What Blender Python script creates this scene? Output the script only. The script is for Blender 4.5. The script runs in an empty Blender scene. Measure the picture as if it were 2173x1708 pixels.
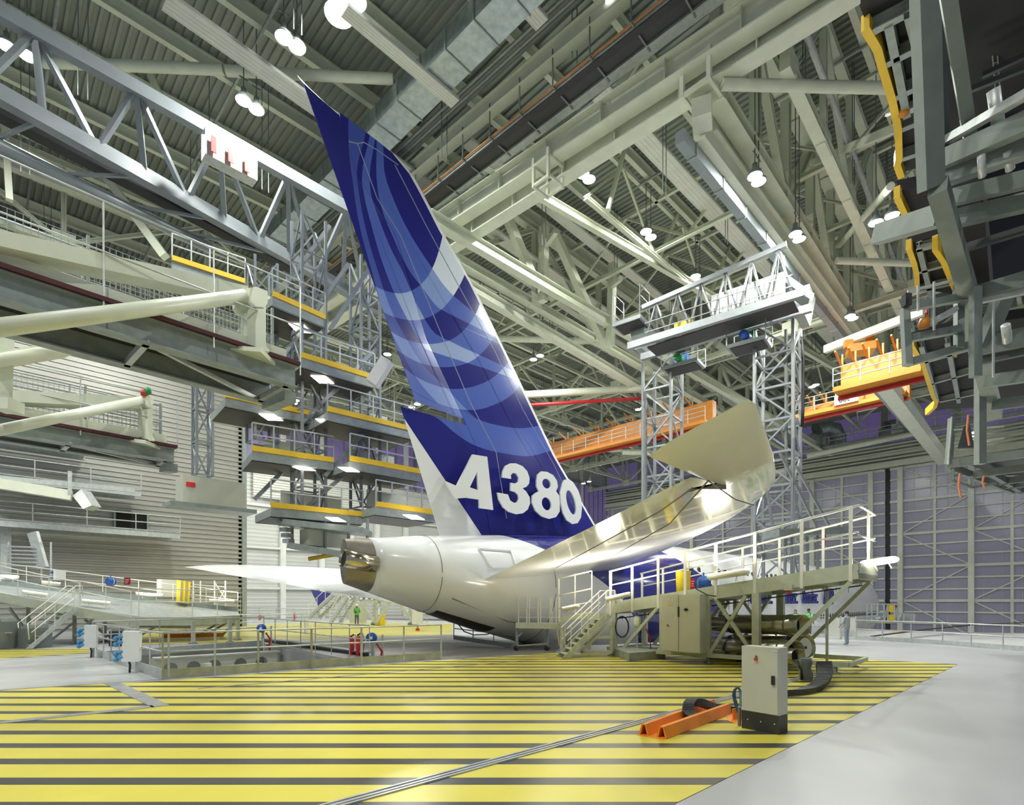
import bpy, bmesh, math, random
from mathutils import Vector, Matrix
from mathutils.geometry import tessellate_polygon
random.seed(7)
SC = bpy.context.scene
COL = SC.collection
# ---------------------------------------------------------------- camera geometry
F, CX, CY, H = 1165.0, 1086.5, 1275.0, 2.1
TH = math.radians(45.2)
cT, sT = math.cos(TH), math.sin(TH)
def ray(px, py):
    r = (px - CX) / F
    return Vector((cT + r * sT, sT - r * cT, (CY - py) / F))
def W(px, py, d):
    return ray(px, py) * d + Vector((0, 0, H))
def WZ(px, py, z):
    a = ray(px, py); return W(px, py, (z - H) / a.z)
def WY(px, py, Y):
    a = ray(px, py); return W(px, py, Y / a.y)
def WX(px, py, X):
    a = ray(px, py); return W(px, py, X / a.x)
def zat(py, d): return H + (CY - py) / F * d
def WP(px, py, n, k):
    a = ray(px, py); n = Vector(n)
    return W(px, py, (k - n.z * H) / n.dot(a))
cam_d = bpy.data.cameras.new('camera'); cam = bpy.data.objects.new('camera', cam_d); COL.objects.link(cam)
cam_d.sensor_width = 36.0; cam_d.lens = 36.0 * F / 2173.0
cam_d.shift_y = (CY - 854.0) / 2173.0; cam_d.clip_start = 0.1; cam_d.clip_end = 400
cam.location = (0, 0, H); cam.rotation_euler = (math.radians(90), 0, TH - math.pi / 2)
SC.camera = cam
SC.view_settings.view_transform = 'Standard'; SC.view_settings.look = 'None'
SC.view_settings.gamma = 1; SC.view_settings.use_curve_mapping = False
# ---------------------------------------------------------------- materials
MATS = {}
def mat(name, col, rough=0.5, metal=0.0, var=0.06, vscale=1.5, bump=0.0, bscale=40, coat=0.0, emit=None, estr=0.0, spec=0.5):
    if name in MATS: return MATS[name]
    m = bpy.data.materials.new(name); m.use_nodes = True
    nt = m.node_tree; b = nt.nodes['Principled BSDF']
    b.inputs['Roughness'].default_value = rough; b.inputs['Metallic'].default_value = metal
    b.inputs['Coat Weight'].default_value = coat; b.inputs['Specular IOR Level'].default_value = spec
    if var > 0:
        g = nt.nodes.new('ShaderNodeNewGeometry')
        n = nt.nodes.new('ShaderNodeTexNoise'); n.inputs['Scale'].default_value = vscale; n.inputs['Detail'].default_value = 3
        nt.links.new(g.outputs['Position'], n.inputs['Vector'])
        r = nt.nodes.new('ShaderNodeValToRGB')
        r.color_ramp.elements[0].position = .3; r.color_ramp.elements[1].position = .7
        r.color_ramp.elements[0].color = tuple(x * (1 - var) for x in col) + (1,)
        r.color_ramp.elements[1].color = tuple(min(1, x * (1 + var)) for x in col) + (1,)
        nt.links.new(n.outputs['Fac'], r.inputs['Fac']); nt.links.new(r.outputs['Color'], b.inputs['Base Color'])
    else:
        b.inputs['Base Color'].default_value = tuple(col) + (1,)
    if bump > 0:
        t = nt.nodes.new('ShaderNodeTexNoise'); t.inputs['Scale'].default_value = bscale
        bp = nt.nodes.new('ShaderNodeBump'); bp.inputs['Strength'].default_value = bump
        nt.links.new(t.outputs['Fac'], bp.inputs['Height']); nt.links.new(bp.outputs['Normal'], b.inputs['Normal'])
    if emit:
        b.inputs['Emission Color'].default_value = tuple(emit) + (1,); b.inputs['Emission Strength'].default_value = estr
    MATS[name] = m; return m
CREAM = mat('cream_steel', (.64, .68, .55), .45)
CREAM2 = mat('pale_cream_paint', (.69, .72, .60), .4)
PANEL = mat('radiant_panel_white', (.66, .66, .62), .45)
GALV = mat('galvanised_steel', (.50, .53, .53), .42, .35, .12, 5)
GALVD = mat('aged_galvanised_steel', (.30, .34, .33), .5, .3, .12, 4)
DUCTM = mat('duct_sheet', (.38, .44, .45), .3, .7, .18, 3)
DGREY = mat('dark_grey_steel', (.16, .18, .18), .5, .2)
BLACKM = mat('near_black', (.015, .015, .018), .55)
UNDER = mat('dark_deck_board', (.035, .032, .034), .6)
YEL = mat('yellow_paint', (.80, .52, .03), .5)
YEL2 = mat('bright_yellow_plastic', (.85, .62, .02), .45)
ORG = mat('orange_crane_paint', (.58, .21, .015), .45)
ORGF = mat('orange_floor_guard', (.78, .24, .02), .45)
REDM = mat('red_paint', (.42, .01, .015), .4)
REDB = mat('signal_red', (.65, .02, .02), .4)
BLUEM = mat('blue_plastic', (.02, .10, .42), .4)
CYANM = mat('socket_blue', (.08, .30, .55), .4)
GREENM = mat('green_paint', (.02, .25, .08), .4)
WHITE = mat('white_enamel', (.80, .81, .80), .35)
BEIGE = mat('beige_cabinet_enamel', (.52, .53, .44), .4, 0, .03)
MAROON = mat('maroon_primer', (.07, .015, .02), .5)
CONC = mat('deck_concrete', (.36, .365, .385), .42, 0, .07, .5, .03)
OLIVE = mat('stand_paint', (.44, .47, .37), .45, 0, .08, 4)
GLOSSW = mat('aircraft_white_gloss', (.82, .83, .84), .16, 0, .02, .3, coat=.5)
NAVY = mat('aircraft_navy_gloss', (.018, .022, .20), .16, 0, .05, .3, coat=.4)
APUM = mat('bare_titanium', (.30, .27, .23), .4, .7, .2, 2)
CHROME = mat('polished_exhaust', (.62, .55, .42), .15, 1.0, .05)
PIPEM = mat('spiral_duct_steel', (.42, .40, .28), .25, .85, .15, 2)
RUBBER = mat('black_rubber', (.02, .02, .022), .6)
LAMP = mat('lamp_glow', (1, 1, 1), .5, 0, 0, emit=(1, .95, .92), estr=22)
LAMPT = mat('tube_lamp_glow', (1, 1, 1), .5, 0, 0, emit=(1, .93, .80), estr=6)
# ---------------------------------------------------------------- mesh builder
OFF = {}
def frame(p, q, up=(0, 0, 1)):
    a = (q - p).normalized(); u = Vector(up)
    if abs(a.dot(u)) > .98: u = Vector((1, 0, 0))
    s = a.cross(u).normalized(); t = s.cross(a).normalized()
    return a, s, t
class MB:
    def __init__(self): self.v = []; self.f = []; self.m = []
    def add(self, vs, fs, mi=0):
        n = len(self.v); self.v += [Vector(x) for x in vs]
        for f in fs: self.f.append([n + i for i in f]); self.m.append(mi)
        return self
    def hexa(self, b, t, mi=0):
        n = len(b)
        return self.add(list(b) + list(t), [list(range(n))[::-1], list(range(n, 2 * n))] + [[i, (i + 1) % n, n + (i + 1) % n, n + i] for i in range(n)], mi)
    def beam(self, p, q, w, h, up=(0, 0, 1), mi=0):
        p, q = Vector(p), Vector(q); a, s, t = frame(p, q, up); s = s * w / 2; t = t * h / 2
        self.hexa([p - s - t, p + s - t, p + s + t, p - s + t], [q - s - t, q + s - t, q + s + t, q - s + t], mi); return self
    def ibeam(self, p, q, w, h, tf=.05, up=(0, 0, 1)):
        p, q = Vector(p), Vector(q); a, s, t = frame(p, q, up)
        self.beam(p + t * (h / 2 - tf / 2), q + t * (h / 2 - tf / 2), w, tf, up)
        self.beam(p - t * (h / 2 - tf / 2), q - t * (h / 2 - tf / 2), w, tf, up)
        self.beam(p, q, max(.02, w * .08), h - 2 * tf, up)
        return self
    def box(self, c, sx, sy, sz, rz=0):
        c = Vector(c); R = Matrix.Rotation(rz, 3, 'Z'); X = R @ Vector((sx / 2, 0, 0)); Y = R @ Vector((0, sy / 2, 0)); Z = Vector((0, 0, sz / 2))
        return self.hexa([c - X - Y - Z, c + X - Y - Z, c + X + Y - Z, c - X + Y - Z], [c - X - Y + Z, c + X - Y + Z, c + X + Y + Z, c - X + Y + Z])
    def tube(self, p, q, r, n=8, r2=None, cap=True):
        p, q = Vector(p), Vector(q); a, s, t = frame(p, q); r2 = r if r2 is None else r2
        A = [p + (s * math.cos(2 * math.pi * i / n) + t * math.sin(2 * math.pi * i / n)) * r for i in range(n)]
        B = [q + (s * math.cos(2 * math.pi * i / n) + t * math.sin(2 * math.pi * i / n)) * r2 for i in range(n)]
        fs = [[i, (i + 1) % n, n + (i + 1) % n, n + i] for i in range(n)]
        if cap: fs += [list(range(n))[::-1], list(range(n, 2 * n))]
        return self.add(A + B, fs)
    def pipe(self, p, q, r, th=.03, n=24):
        p, q = Vector(p), Vector(q); a, s, t = frame(p, q)
        rings = []
        for c, rr in ((p, r), (q, r), (q, r - th), (p, r - th)):
            rings.append([c + (s * math.cos(2 * math.pi * i / n) + t * math.sin(2 * math.pi * i / n)) * rr for i in range(n)])
        vs = sum(rings, []); fs = []
        for k in range(4):
            for i in range(n): fs.append([k * n + i, k * n + (i + 1) % n, ((k + 1) % 4) * n + (i + 1) % n, ((k + 1) % 4) * n + i])
        return self.add(vs, fs)
    def path(self, pts, r, n=8):
        pts = [Vector(p) for p in pts]; rings = []
        for i, p in enumerate(pts):
            d = (pts[min(i + 1, len(pts) - 1)] - pts[max(i - 1, 0)]).normalized()
            u = Vector((0, 0, 1)) if abs(d.z) < .95 else Vector((1, 0, 0))
            s = d.cross(u).normalized(); t = s.cross(d)
            rings.append([p + (s * math.cos(2 * math.pi * k / n) + t * math.sin(2 * math.pi * k / n)) * r for k in range(n)])
        return self.loft(rings)
    def loft(self, rings, cap=True, close=True):
        n = len(rings[0]); vs = sum(rings, []); fs = []
        for j in range(len(rings) - 1):
            for i in range(n if close else n - 1): fs.append([j * n + i, j * n + (i + 1) % n, (j + 1) * n + (i + 1) % n, (j + 1) * n + i])
        if cap and close: fs += [list(range(n))[::-1], list(range((len(rings) - 1) * n, len(rings) * n))]
        return self.add(vs, fs)
    def lathe(self, c, prof, n=20, axis=(0, 0, 1)):
        c = Vector(c); ax = Vector(axis).normalized(); u = Vector((1, 0, 0)) if abs(ax.x) < .9 else Vector((0, 1, 0))
        s = ax.cross(u).normalized(); t = ax.cross(s)
        return self.loft([[c + ax * h + (s * math.cos(2 * math.pi * i / n) + t * math.sin(2 * math.pi * i / n)) * max(r, .0005) for i in range(n)] for r, h in prof])
    def poly(self, loops, vec, mi=0):
        """extruded polygon with holes; loops are lists of 3D points"""
        loops = [[Vector(p) for p in l] for l in loops]; vec = Vector(vec); allp = sum(loops, [])
        tris = tessellate_polygon(loops); n = len(allp)
        fs = [list(t) for t in tris] + [[n + i for i in t][::-1] for t in tris]
        k = 0
        for l in loops:
            m = len(l)
            for i in range(m): fs.append([k + i, k + (i + 1) % m, n + k + (i + 1) % m, n + k + i])
            k += m
        return self.add(allp + [p + vec for p in allp], fs, mi)
    def build(self, name, m, parent=None, smooth=False, label=None, cat=None, group=None, kind=None, mods=None):
        me = bpy.data.meshes.new(name)
        if parent is not None: off = OFF[parent.name]
        else:
            lo = [min(v[i] for v in self.v) for i in range(3)]; hi = [max(v[i] for v in self.v) for i in range(3)]
            off = Vector(((lo[0] + hi[0]) / 2, (lo[1] + hi[1]) / 2, lo[2]))
        me.from_pydata([v - off for v in self.v], [], self.f)
        ms = m if isinstance(m, (list, tuple)) else [m]
        for x in ms: me.materials.append(x)
        if len(ms) > 1: me.polygons.foreach_set('material_index', self.m)
        bm = bmesh.new(); bm.from_mesh(me); bmesh.ops.recalc_face_normals(bm, faces=bm.faces); bm.to_mesh(me); bm.free()
        if smooth:
            for p in me.polygons: p.use_smooth = True
        o = bpy.data.objects.new(name, me); COL.objects.link(o)
        OFF[o.name] = off
        if parent is not None: o.parent = parent
        else: o.location = off
        if label: o['label'] = label
        if cat: o['category'] = cat
        if group: o['group'] = group
        if kind: o['kind'] = kind
        if smooth == 'auto':
            mo = o.modifiers.new('es', 'EDGE_SPLIT'); mo.split_angle = math.radians(35)
        return o
def thing(name, loc, label, cat, group=None):
    o = bpy.data.objects.new(name, None); COL.objects.link(o); o.location = loc; o.empty_display_size = .3
    o['label'] = label; o['category'] = cat
    if group: o['group'] = group
    OFF[o.name] = Vector(loc); return o
def struct(name, mb, m, parent=None, smooth=False):
    return mb.build(name, m, parent, smooth, kind='structure')
def lerp(a, b, t): return a + (b - a) * t
def ordn(i): return ['first', 'second', 'third', 'fourth', 'fifth', 'sixth', 'seventh', 'eighth', 'ninth', 'tenth', 'eleventh', 'twelfth', 'thirteenth', 'fourteenth', 'fifteenth', 'sixteenth', 'seventeenth', 'eighteenth', 'nineteenth', 'twentieth', 'twenty-first', 'twenty-second', 'twenty-third', 'twenty-fourth', 'twenty-fifth'][i]
def railing(parent, base, h, m, posts=None, r=.025, rails=(1., .55), toe=.12, step=1.5, postw=.05, round_posts=True):
    """base: 3D polyline; posts at fractions or by step"""
    base = [Vector(b) for b in base]; up = Vector((0, 0, 1))
    for k, fr in enumerate(rails):
        mb = MB(); mb.path([b + up * h * fr for b in base], r, 8); mb.build('handrail' if k == 0 else 'midrail', m, parent, True)
    for i in range(len(base) - 1):
        a, b = base[i], base[i + 1]; L = (b - a).length; n = max(1, round(L / step))
        fr = [j / n for j in range(n + (1 if i == len(base) - 2 else 0))] if posts is None else posts
        for t in fr:
            p = lerp(a, b, t); mb = MB()
            if round_posts: mb.tube(p, p + up * h, r * .9, 6)
            else: mb.beam(p, p + up * h, postw, postw * .4, (b - a))
            mb.build('post', m, parent)
    if toe:
        mb = MB()
        for i in range(len(base) - 1): mb.beam(base[i] + up * toe / 2, base[i + 1] + up * toe / 2, .02, toe)
        mb.build('toe_board', m, parent)
def meshpanel(parent, a, b, h, m, sp=.12, sv=.12, w=.008, name='mesh_panel'):
    a, b = Vector(a), Vector(b); L = (b - a).length; n = int(L / sp); mb = MB(); up = Vector((0, 0, 1))
    for i in range(n + 1): mb.beam(lerp(a, b, i / n), lerp(a, b, i / n) + up * h, w, w)
    k = int(h / sv)
    for j in range(k + 1): mb.beam(a + up * h * j / k, b + up * h * j / k, w, w)
    mb.build(name, m, parent)
# ================================================================ floor with hazard stripes
SC_X0, SC_YC = 9.75, 18.5
outer = [(-14, -24), (18, -24), (31.2, 1.2), (35.2, 7.7), (38.6, 13.6), (27, 14.0), (21.5, 15.6), (18.6, 18.5), (21.5, 21.4), (27, 23.0), (62, 23.2), (62, 65.6), (-14, 65.6)]
PIT = [WZ(345, 1440, 0), WZ(780, 1405, 0), WZ(560, 1365, 0), WZ(205, 1392, 0)]
fl = MB(); fl.poly([[Vector((x, y, -.35)) for x, y in outer], [Vector((p.x, p.y, -.35)) for p in PIT]], (0, 0, .35))
def clip(poly, n, k, keep_less=True):
    out = []; m = len(poly)
    for i in range(m):
        a, b = poly[i], poly[(i + 1) % m]; da = a.dot(n) - k; db = b.dot(n) - k
        if not keep_less: da, db = -da, -db
        if da <= 0: out.append(a)
        if da * db < 0: out.append(a + (b - a) * (da / (da - db)))
    return out
def stripes(polys, z):
    """yellow paint with dark diagonal hazard bands, laid on the deck"""
    n = Vector((cT, sT, 0)); P = .785
    for poly in polys:
        poly = [Vector((p.x, p.y, z)) for p in poly]
        ks = [p.dot(n) for p in poly]; k0 = int(min(ks) / P) - 1; k1 = int(max(ks) / P) + 1
        for k in range(k0, k1 + 1):
            c0 = 7.95 + (k - 10) * P
            for (a, b, mi) in ((c0 - .13, c0 + .13, 2), (c0 + .13, c0 + P - .13, 1)):
                q = clip(clip(poly, n, b), n, a, False)
                if len(q) >= 3: fl.add(q, [list(range(len(q)))], mi)
near = [WZ(1432, 1706, 0), WZ(2032, 1410, 0), WZ(1740, 1394, 0), WZ(1178, 1386, 0), WZ(940, 1401, 0), WZ(345, 1445, 0)]
near2 = [WZ(345, 1445, 0), WZ(230, 1450, 0), WZ(0, 1466, 0), Vector((-3, 9.6, 0)), Vector((-3, -1, 0)), Vector((4.9, 2.5, 0)), WZ(1432, 1706, 0)]
farL = [WZ(-60, 1379, 0), WZ(-60, 1402, 0), WZ(190, 1386, 0), WZ(190, 1376, 0)]
farM = [WZ(300, 1368, 0), WZ(560, 1362, 0), WZ(960, 1345, 0), WZ(960, 1324, 0), WZ(740, 1320, 0), WZ(300, 1330, 0)]
stripes([near, near2, farL, farM], .006)
STRY = mat('yellow_floor_paint', (.61, .53, .065), .32, 0, .10, .35)
STRK = mat('dark_floor_paint', (.045, .045, .042), .3, 0, .2, .6)
struct('floor', fl, [CONC, STRY, STRK])
# darker worn zone beside the pit and pale plate: real paint patches
g = MB(); zp = .004
for pl in ([(560, 1366), (785, 1403), (940, 1399), (1178, 1385), (1190, 1372), (960, 1346)],):
    q = [WZ(x, y, zp) for x, y in pl]; g.poly([q], (0, 0, .003))
g.build('floor', mat('dark_floor_coating', (.17, .165, .16), .4, 0, .1, .6), kind='structure')
g = MB(); q = [WZ(x, y, .004) for x, y in [(-40, 1467), (230, 1449), (345, 1441), (205, 1390), (-40, 1404)]]; g.poly([q], (0, 0, .004))
g.build('floor', mat('pale_steel_plate', (.50, .51, .52), .3, .2, .12, .7), kind='structure')
lf = MB(); lf.box((40, 20, -3.85), 110, 96, .2)
lf.build('floor', mat('lower_hall_floor', (.5, .5, .5), .4, 0, .05, .5), kind='structure')
def gplate(pts, name, m, label, cat='floor rail', z=.008, h=.006, group=None):
    mb = MB(); mb.poly([[WZ(x, y, z) for x, y in pts]], (0, 0, h)); return mb.build(name, m, None, label=label, cat=cat, group=group)
RAILM = mat('worn_rail_steel', (.46, .46, .47), .35, .6, .2, 3)
gplate([(218, 1449), (252, 1447), (361, 1497), (322, 1501)], 'floor_plate', RAILM, 'wide grey checker plate strip set in the yellow stripes, front left', 'floor plate')
gplate([(-20, 1533), (-20, 1538), (330, 1501), (322, 1497)], 'floor_plate', RAILM, 'narrow grey cover strip running left from the wide plate', 'floor plate')
mb = MB(); a0, a1, b0, b1 = WZ(600, 1731, .012), WZ(1775, 1416, .012), WZ(640, 1733, .012), WZ(1782, 1418, .012)
rt = thing('floor_rail', WZ(1100, 1598, 0), 'long double steel rail crossing the striped floor diagonally', 'floor rail')
for (p, q) in ((a0, a1), (lerp(a0, b0, .55), lerp(a1, b1, .55)), (b0, b1)):
    m1 = MB(); m1.beam(p, q, .035, .02); m1.build('rail', RAILM, rt)
m1 = MB(); m1.beam(lerp(a0, b0, .5) - Vector((0, 0, .006)), lerp(a1, b1, .5) - Vector((0, 0, .006)), .20, .008); m1.build('slot_cover', GALVD, rt)
mb = MB(); mb.beam(WZ(420, 1461, .012), WZ(1180, 1396, .012), .05, .01)
mb.build('floor_rail', RAILM, label='thin pale rail let into the stripes in front of the pit railing', cat='floor rail')
# ================================================================ corrugated walls and roof
def ribbed(mb, o, u, v, L, Hh, pitch, depth, n):
    """sheet from o: ribs run along v (length Hh), repeated along u (length L), relief along n"""
    u, v, n = Vector(u), Vector(v), Vector(n); k = int(L / pitch); pts = []
    for i in range(k):
        x = i * pitch
        pts += [(x, 0), (x + pitch * .45, 0), (x + pitch * .55, depth), (x + pitch * .9, depth)]
    pts.append((k * pitch, 0))
    A = [Vector(o) + u * x + n * y for x, y in pts]
    m = len(A); mb.add(A + [p + v * Hh for p in A], [[i, i + 1, m + i + 1, m + i] for i in range(m - 1)])
ROOFM = mat('roof_sheet', (.27, .30, .265), .5, .15, .06, .4)
mb = MB(); ribbed(mb, (-14, -30, 31), (1, 0, 0), (0, 1, 0), 107, 97, .40, -.12, (0, 0, 1)); mb.box((39.5, 18.5, 31.4), 107, 97, .1)
struct('ceiling', mb, ROOFM)
WALLC = mat('corrugated_wall_sheet', (.42, .415, .385), .4, .3, .05, .5)
XW = WY(517, 1200, 48).x
mb = MB(); ribbed(mb, (-14, 48, 0), (0, 0, 1), (1, 0, 0), 21.2, XW + 14, .36, -.09, (0, 1, 0))
mb.box(((XW - 14) / 2, 48.35, 10.5), XW + 14, .5, 21.0); mb.box(((XW - 14) / 2, 57, 21.1), XW + 14, 18, .2); struct('wall_left', mb, WALLC)
op = MB(); a = WY(243, 1085, 47.86); b = WY(313, 1126, 47.86)
op.box(((a.x + b.x) / 2, 47.86, (a.z + b.z) / 2), abs(b.x - a.x), .05, abs(a.z - b.z)); d1 = op.build('door_3', mat('dark_opening', (.012, .011, .01), .8), kind='structure')
fr = MB()
for (p, q) in (((a.x, a.z), (b.x, a.z)), ((a.x, b.z), (a.x, a.z)), ((b.x, b.z), (b.x, a.z))): fr.beam((p[0], 47.8, p[1]), (q[0], 47.8, q[1]), .12, .12)
fr.build('door_frame', GALVD, d1)
WW = mat('white_wall_sheet', (.56, .57, .55), .45, 0, .03, .5)
mb = MB(); ribbed(mb, (XW, 66, -3.75), (0, 0, 1), (1, 0, 0), 34.6, 93 - XW, .45, -.025, (0, 1, 0)); mb.box(((XW + 93) / 2, 66.3, 13.6), 93 - XW, .4, 34.7)
mb.box((XW - .2, 57, 10.5), .4, 18, 21); mb.box((1, 66.2, 25.8), 2 * XW if XW > 14 else 30, .4, 10); struct('wall_far', mb, WW)
t = MB(); t.beam((XW, 47.95, 0), (XW, 47.95, 21.3), .35, .35); struct('trim_6', t, GALVD)
# columns, girts, louvre band and violet glazing on the white wall
t = MB()
for px in (600, 683, 745, 800): 
    p = WY(px - 130 if px == 0 else px, 1290, 65.6); t.beam((p.x, 65.6, 0), (p.x, 65.6, 30.5), .5, .6, (1, 0, 0))
for X in (44, 52, 60, 68, 76, 84): t.beam((X, 65.6, -3.7), (X, 65.6, 30.5), .5, .6, (1, 0, 0))
for z in (3.6, 8.3, 13.2): t.beam((XW + .4, 65.7, z), (92, 65.7, z), .2, .22)
struct('trim_1', t, mat('white_frame_paint', (.74, .75, .71), .4))
t = MB(); ribbed(t, (WY(537, 1000, 65.3).x, 65.3, zat(1064, 66)), (0, 0, 1), (1, 0, 0), 3.7, 60, .3, -.1, (0, 1, 0)); struct('trim_2', t, PANEL)
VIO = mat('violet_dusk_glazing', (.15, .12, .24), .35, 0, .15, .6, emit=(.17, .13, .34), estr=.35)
wn = 1
x0 = WY(515, 1000, 65.5).x
for k in range(9):
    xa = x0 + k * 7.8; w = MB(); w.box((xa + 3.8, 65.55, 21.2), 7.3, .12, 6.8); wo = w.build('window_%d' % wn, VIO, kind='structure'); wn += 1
    f = MB()
    for j in range(6): f.beam((xa + .1 + j * 1.48, 65.4, 17.7), (xa + .1 + j * 1.48, 65.4, 24.7), .07, .12, (1, 0, 0))
    f.build('mullion', DGREY, wo)
    f = MB(); f.beam((xa, 65.35, 24.7), (xa + 7.6, 65.35, 24.7), .3, .3); f.beam((xa, 65.35, 17.7), (xa + 7.6, 65.35, 17.7), .3, .3); f.build('window_frame', GALVD, wo)
# ================================================================ sliding hangar doors (door wall)
XD = 92.0
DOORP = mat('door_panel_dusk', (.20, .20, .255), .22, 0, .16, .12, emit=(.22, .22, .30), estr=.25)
WF = MATS['white_frame_paint']; WFG = mat('greenish_white_frame', (.60, .64, .56), .4)
def colY(px): return WX(px, 1200, XD).y
def leaf(name, p0, p1, cols, thin):
    y0, y1 = colY(p0), colY(p1)
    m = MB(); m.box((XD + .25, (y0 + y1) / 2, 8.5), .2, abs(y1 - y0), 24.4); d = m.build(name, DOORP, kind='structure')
    for c_ in cols:
        f = MB(); y = colY(c_); f.beam((XD - .2, y, -3.75), (XD - .2, y, 20.6), 1.1 if c_ in (2062, 1912) else .7, .6, (0, 1, 0)); f.build('column', WFG, d)
    for c_ in thin:
        f = MB(); y = colY(c_); f.beam((XD - .05, y, -3.75), (XD - .05, y, 20.6), .32, .3, (0, 1, 0)); f.build('mullion', WFG, d)
    f = MB()
    for k in range(-3, 13):
        z = 2.15 + 1.53 * k; th = .34 if k % 3 == 0 else .2; f.beam((XD - .05, y0, z), (XD - .05, y1, z), th, th)
    f.build('girt', WFG, d)
    f = MB(); n = int(abs(y1 - y0) / 1.75); 
    for k in range(n): y = y0 + (y1 - y0) * (k + .5) / n; f.beam((XD + .12, y, -3.7), (XD + .12, y, 20.6), .05, .05, (0, 1, 0))
    f.build('panel_joint', mat('pale_joint', (.45, .45, .5), .4), d)
    cs = sorted(cols + [p0, p1]); z3 = [2.15 + 1.53 * k for k in (-3, 0, 3, 6, 9, 12)]
    f = MB()
    big = [c_ for c_ in cs]
    for i in range(len(big) - 1):
        ya, yb = colY(big[i]), colY(big[i + 1])
        if abs(ya - yb) < 5: continue
        for j in range(5):
            a_, b_ = (ya, yb) if j % 2 else (yb, ya)
            f.beam((XD - .12, a_, z3[j]), (XD - .12, b_, z3[j + 1]), .14, .1, (1, 0, 0))
    f.build('cross_brace', WFG, d)
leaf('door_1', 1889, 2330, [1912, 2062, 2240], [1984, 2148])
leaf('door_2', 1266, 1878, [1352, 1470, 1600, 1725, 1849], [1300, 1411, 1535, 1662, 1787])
m = MB(); m.box((XD + .3, (colY(1878) + colY(1889)) / 2, 8.5), .1, 1.2, 24.4); struct('trim_3', m, BLACKM)
m = MB(); m.box((XD + .8, 18, 26.5), .3, 98, 12); struct('wall_right', m, mat('upper_wall_sheet', (.40, .41, .37), .5))
m = MB(); m.beam((XD - .3, -30, 21.2), (XD - .3, 66, 21.2), .8, .8); m.beam((XD - .5, -30, 22.6), (XD - .5, 66, 22.6), .3, .3)
for k in range(5): m.beam((XD - .6 - .05 * k, -30, 22.0 + k * .45), (XD - .6 - .05 * k, 66, 22.0 + k * .45), .1, .2)
struct('trim_4', m, CREAM)
for k in range(11):
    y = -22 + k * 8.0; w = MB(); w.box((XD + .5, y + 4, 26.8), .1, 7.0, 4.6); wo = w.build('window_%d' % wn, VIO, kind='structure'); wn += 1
    f = MB()
    for j in range(5): f.beam((XD + .35, y + .5 + j * 1.75, 24.5), (XD + .35, y + .5 + j * 1.75, 29.1), .12, .12, (0, 1, 0))
    f.beam((XD + .35, y + .5, 26.8), (XD + .35, y + 7.5, 26.8), .1, .1); f.build('mullion', CREAM, wo)
# ================================================================ the airliner
X0, YC = 9.75, 18.5
air = thing('airliner', (X0, YC, 2.0), 'huge white double-deck airliner with a blue patterned tail fin, seen from behind its tail', 'aircraft')
# ---- livery shader for the fin: two families of curves, parity gives the blue tones
F1 = [
 [(700, 545), (792, 600), (820, 611), (852, 616), (889, 606), (910, 590), (926, 567), (943, 524), (960, 450)],
 [(760, 630), (804, 653), (838, 667), (865, 672), (889, 673), (915, 668), (941, 655), (965, 632), (985, 602), (1005, 560)],
 [(780, 665), (811, 686), (855, 711), (885, 720), (913, 723), (945, 721), (971, 713), (995, 695), (1017, 667), (1030, 640)],
 [(800, 708), (828, 728), (860, 748), (889, 762), (920, 770), (947, 773), (980, 771), (1009, 762), (1030, 747), (1050, 725), (1070, 690)],
 [(820, 745), (842, 762), (865, 780), (889, 796), (925, 811), (961, 819), (995, 819), (1026, 812), (1055, 798), (1077, 779), (1100, 750)],
 [(840, 790), (857, 807), (890, 832), (924, 847), (960, 859), (998, 865), (1030, 864), (1056, 856), (1085, 842), (1104, 827), (1130, 795)],
 [(840, 791), (857, 808), (890, 833), (924, 848), (960, 860), (992, 866), (1015, 880), (1043, 892), (1075, 900), (1111, 905), (1148, 901), (1190, 890)],
 [(840, 840), (880, 850), (944, 885), (975, 912), (1009, 936), (1043, 950), (1077, 958), (1105, 963), (1131, 965), (1172, 956), (1220, 940)]]
H2 = {
 'CL': [(752, 180), (752, 300), (756, 361), (761, 426), (773, 494), (792, 565), (812, 640), (832, 696), (855, 738), (888, 796), (935, 850), (990, 900)],
 'CR': [(800, 180), (786, 275), (770, 345), (771, 409), (786, 494), (808, 570), (835, 650), (860, 697), (903, 766), (955, 815), (1000, 862), (1060, 920)],
 'BL': [(812, 200), (792, 295), (782, 341), (783, 409), (802, 494), (826, 570), (845, 616), (862, 650), (889, 697), (944, 772), (1014, 815), (1100, 845)],
 'BR': [(830, 200), (803, 310), (797, 375), (806, 426), (836, 511), (867, 570), (885, 610), (903, 650), (940, 705), (1005, 765), (1080, 790), (1160, 815)],
 'AL': [(815, 200), (811, 307), (812, 375), (821, 426), (846, 494), (884, 570), (903, 595), (947, 650), (975, 680), (1046, 715), (1120, 740)],
 'AR': [(826, 200), (826, 320), (829, 358), (846, 409), (877, 477), (928, 559), (960, 605), (1005, 646), (1060, 690), (1130, 725)]}
YP = 18.05
def fincoord(px, py): p = WY(px, py, YP); return ((p.x - 5) / 20, p.z / 21)
fm = bpy.data.materials.new('fin_livery'); fm.use_nodes = True; nt = fm.node_tree; B = nt.nodes['Principled BSDF']
B.inputs['Roughness'].default_value = .22; B.inputs['Specular IOR Level'].default_value = .22
def N(t, **k):
    n = nt.nodes.new(t)
    for a, b in k.items(): setattr(n, a, b)
    return n
def M(op, a, b=None):
    n = N('ShaderNodeMath', operation=op)
    for i, x in enumerate((a, b)):
        if x is None: continue
        if isinstance(x, (int, float)): n.inputs[i].default_value = x
        else: nt.links.new(x, n.inputs[i])
    return n.outputs[0]
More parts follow.
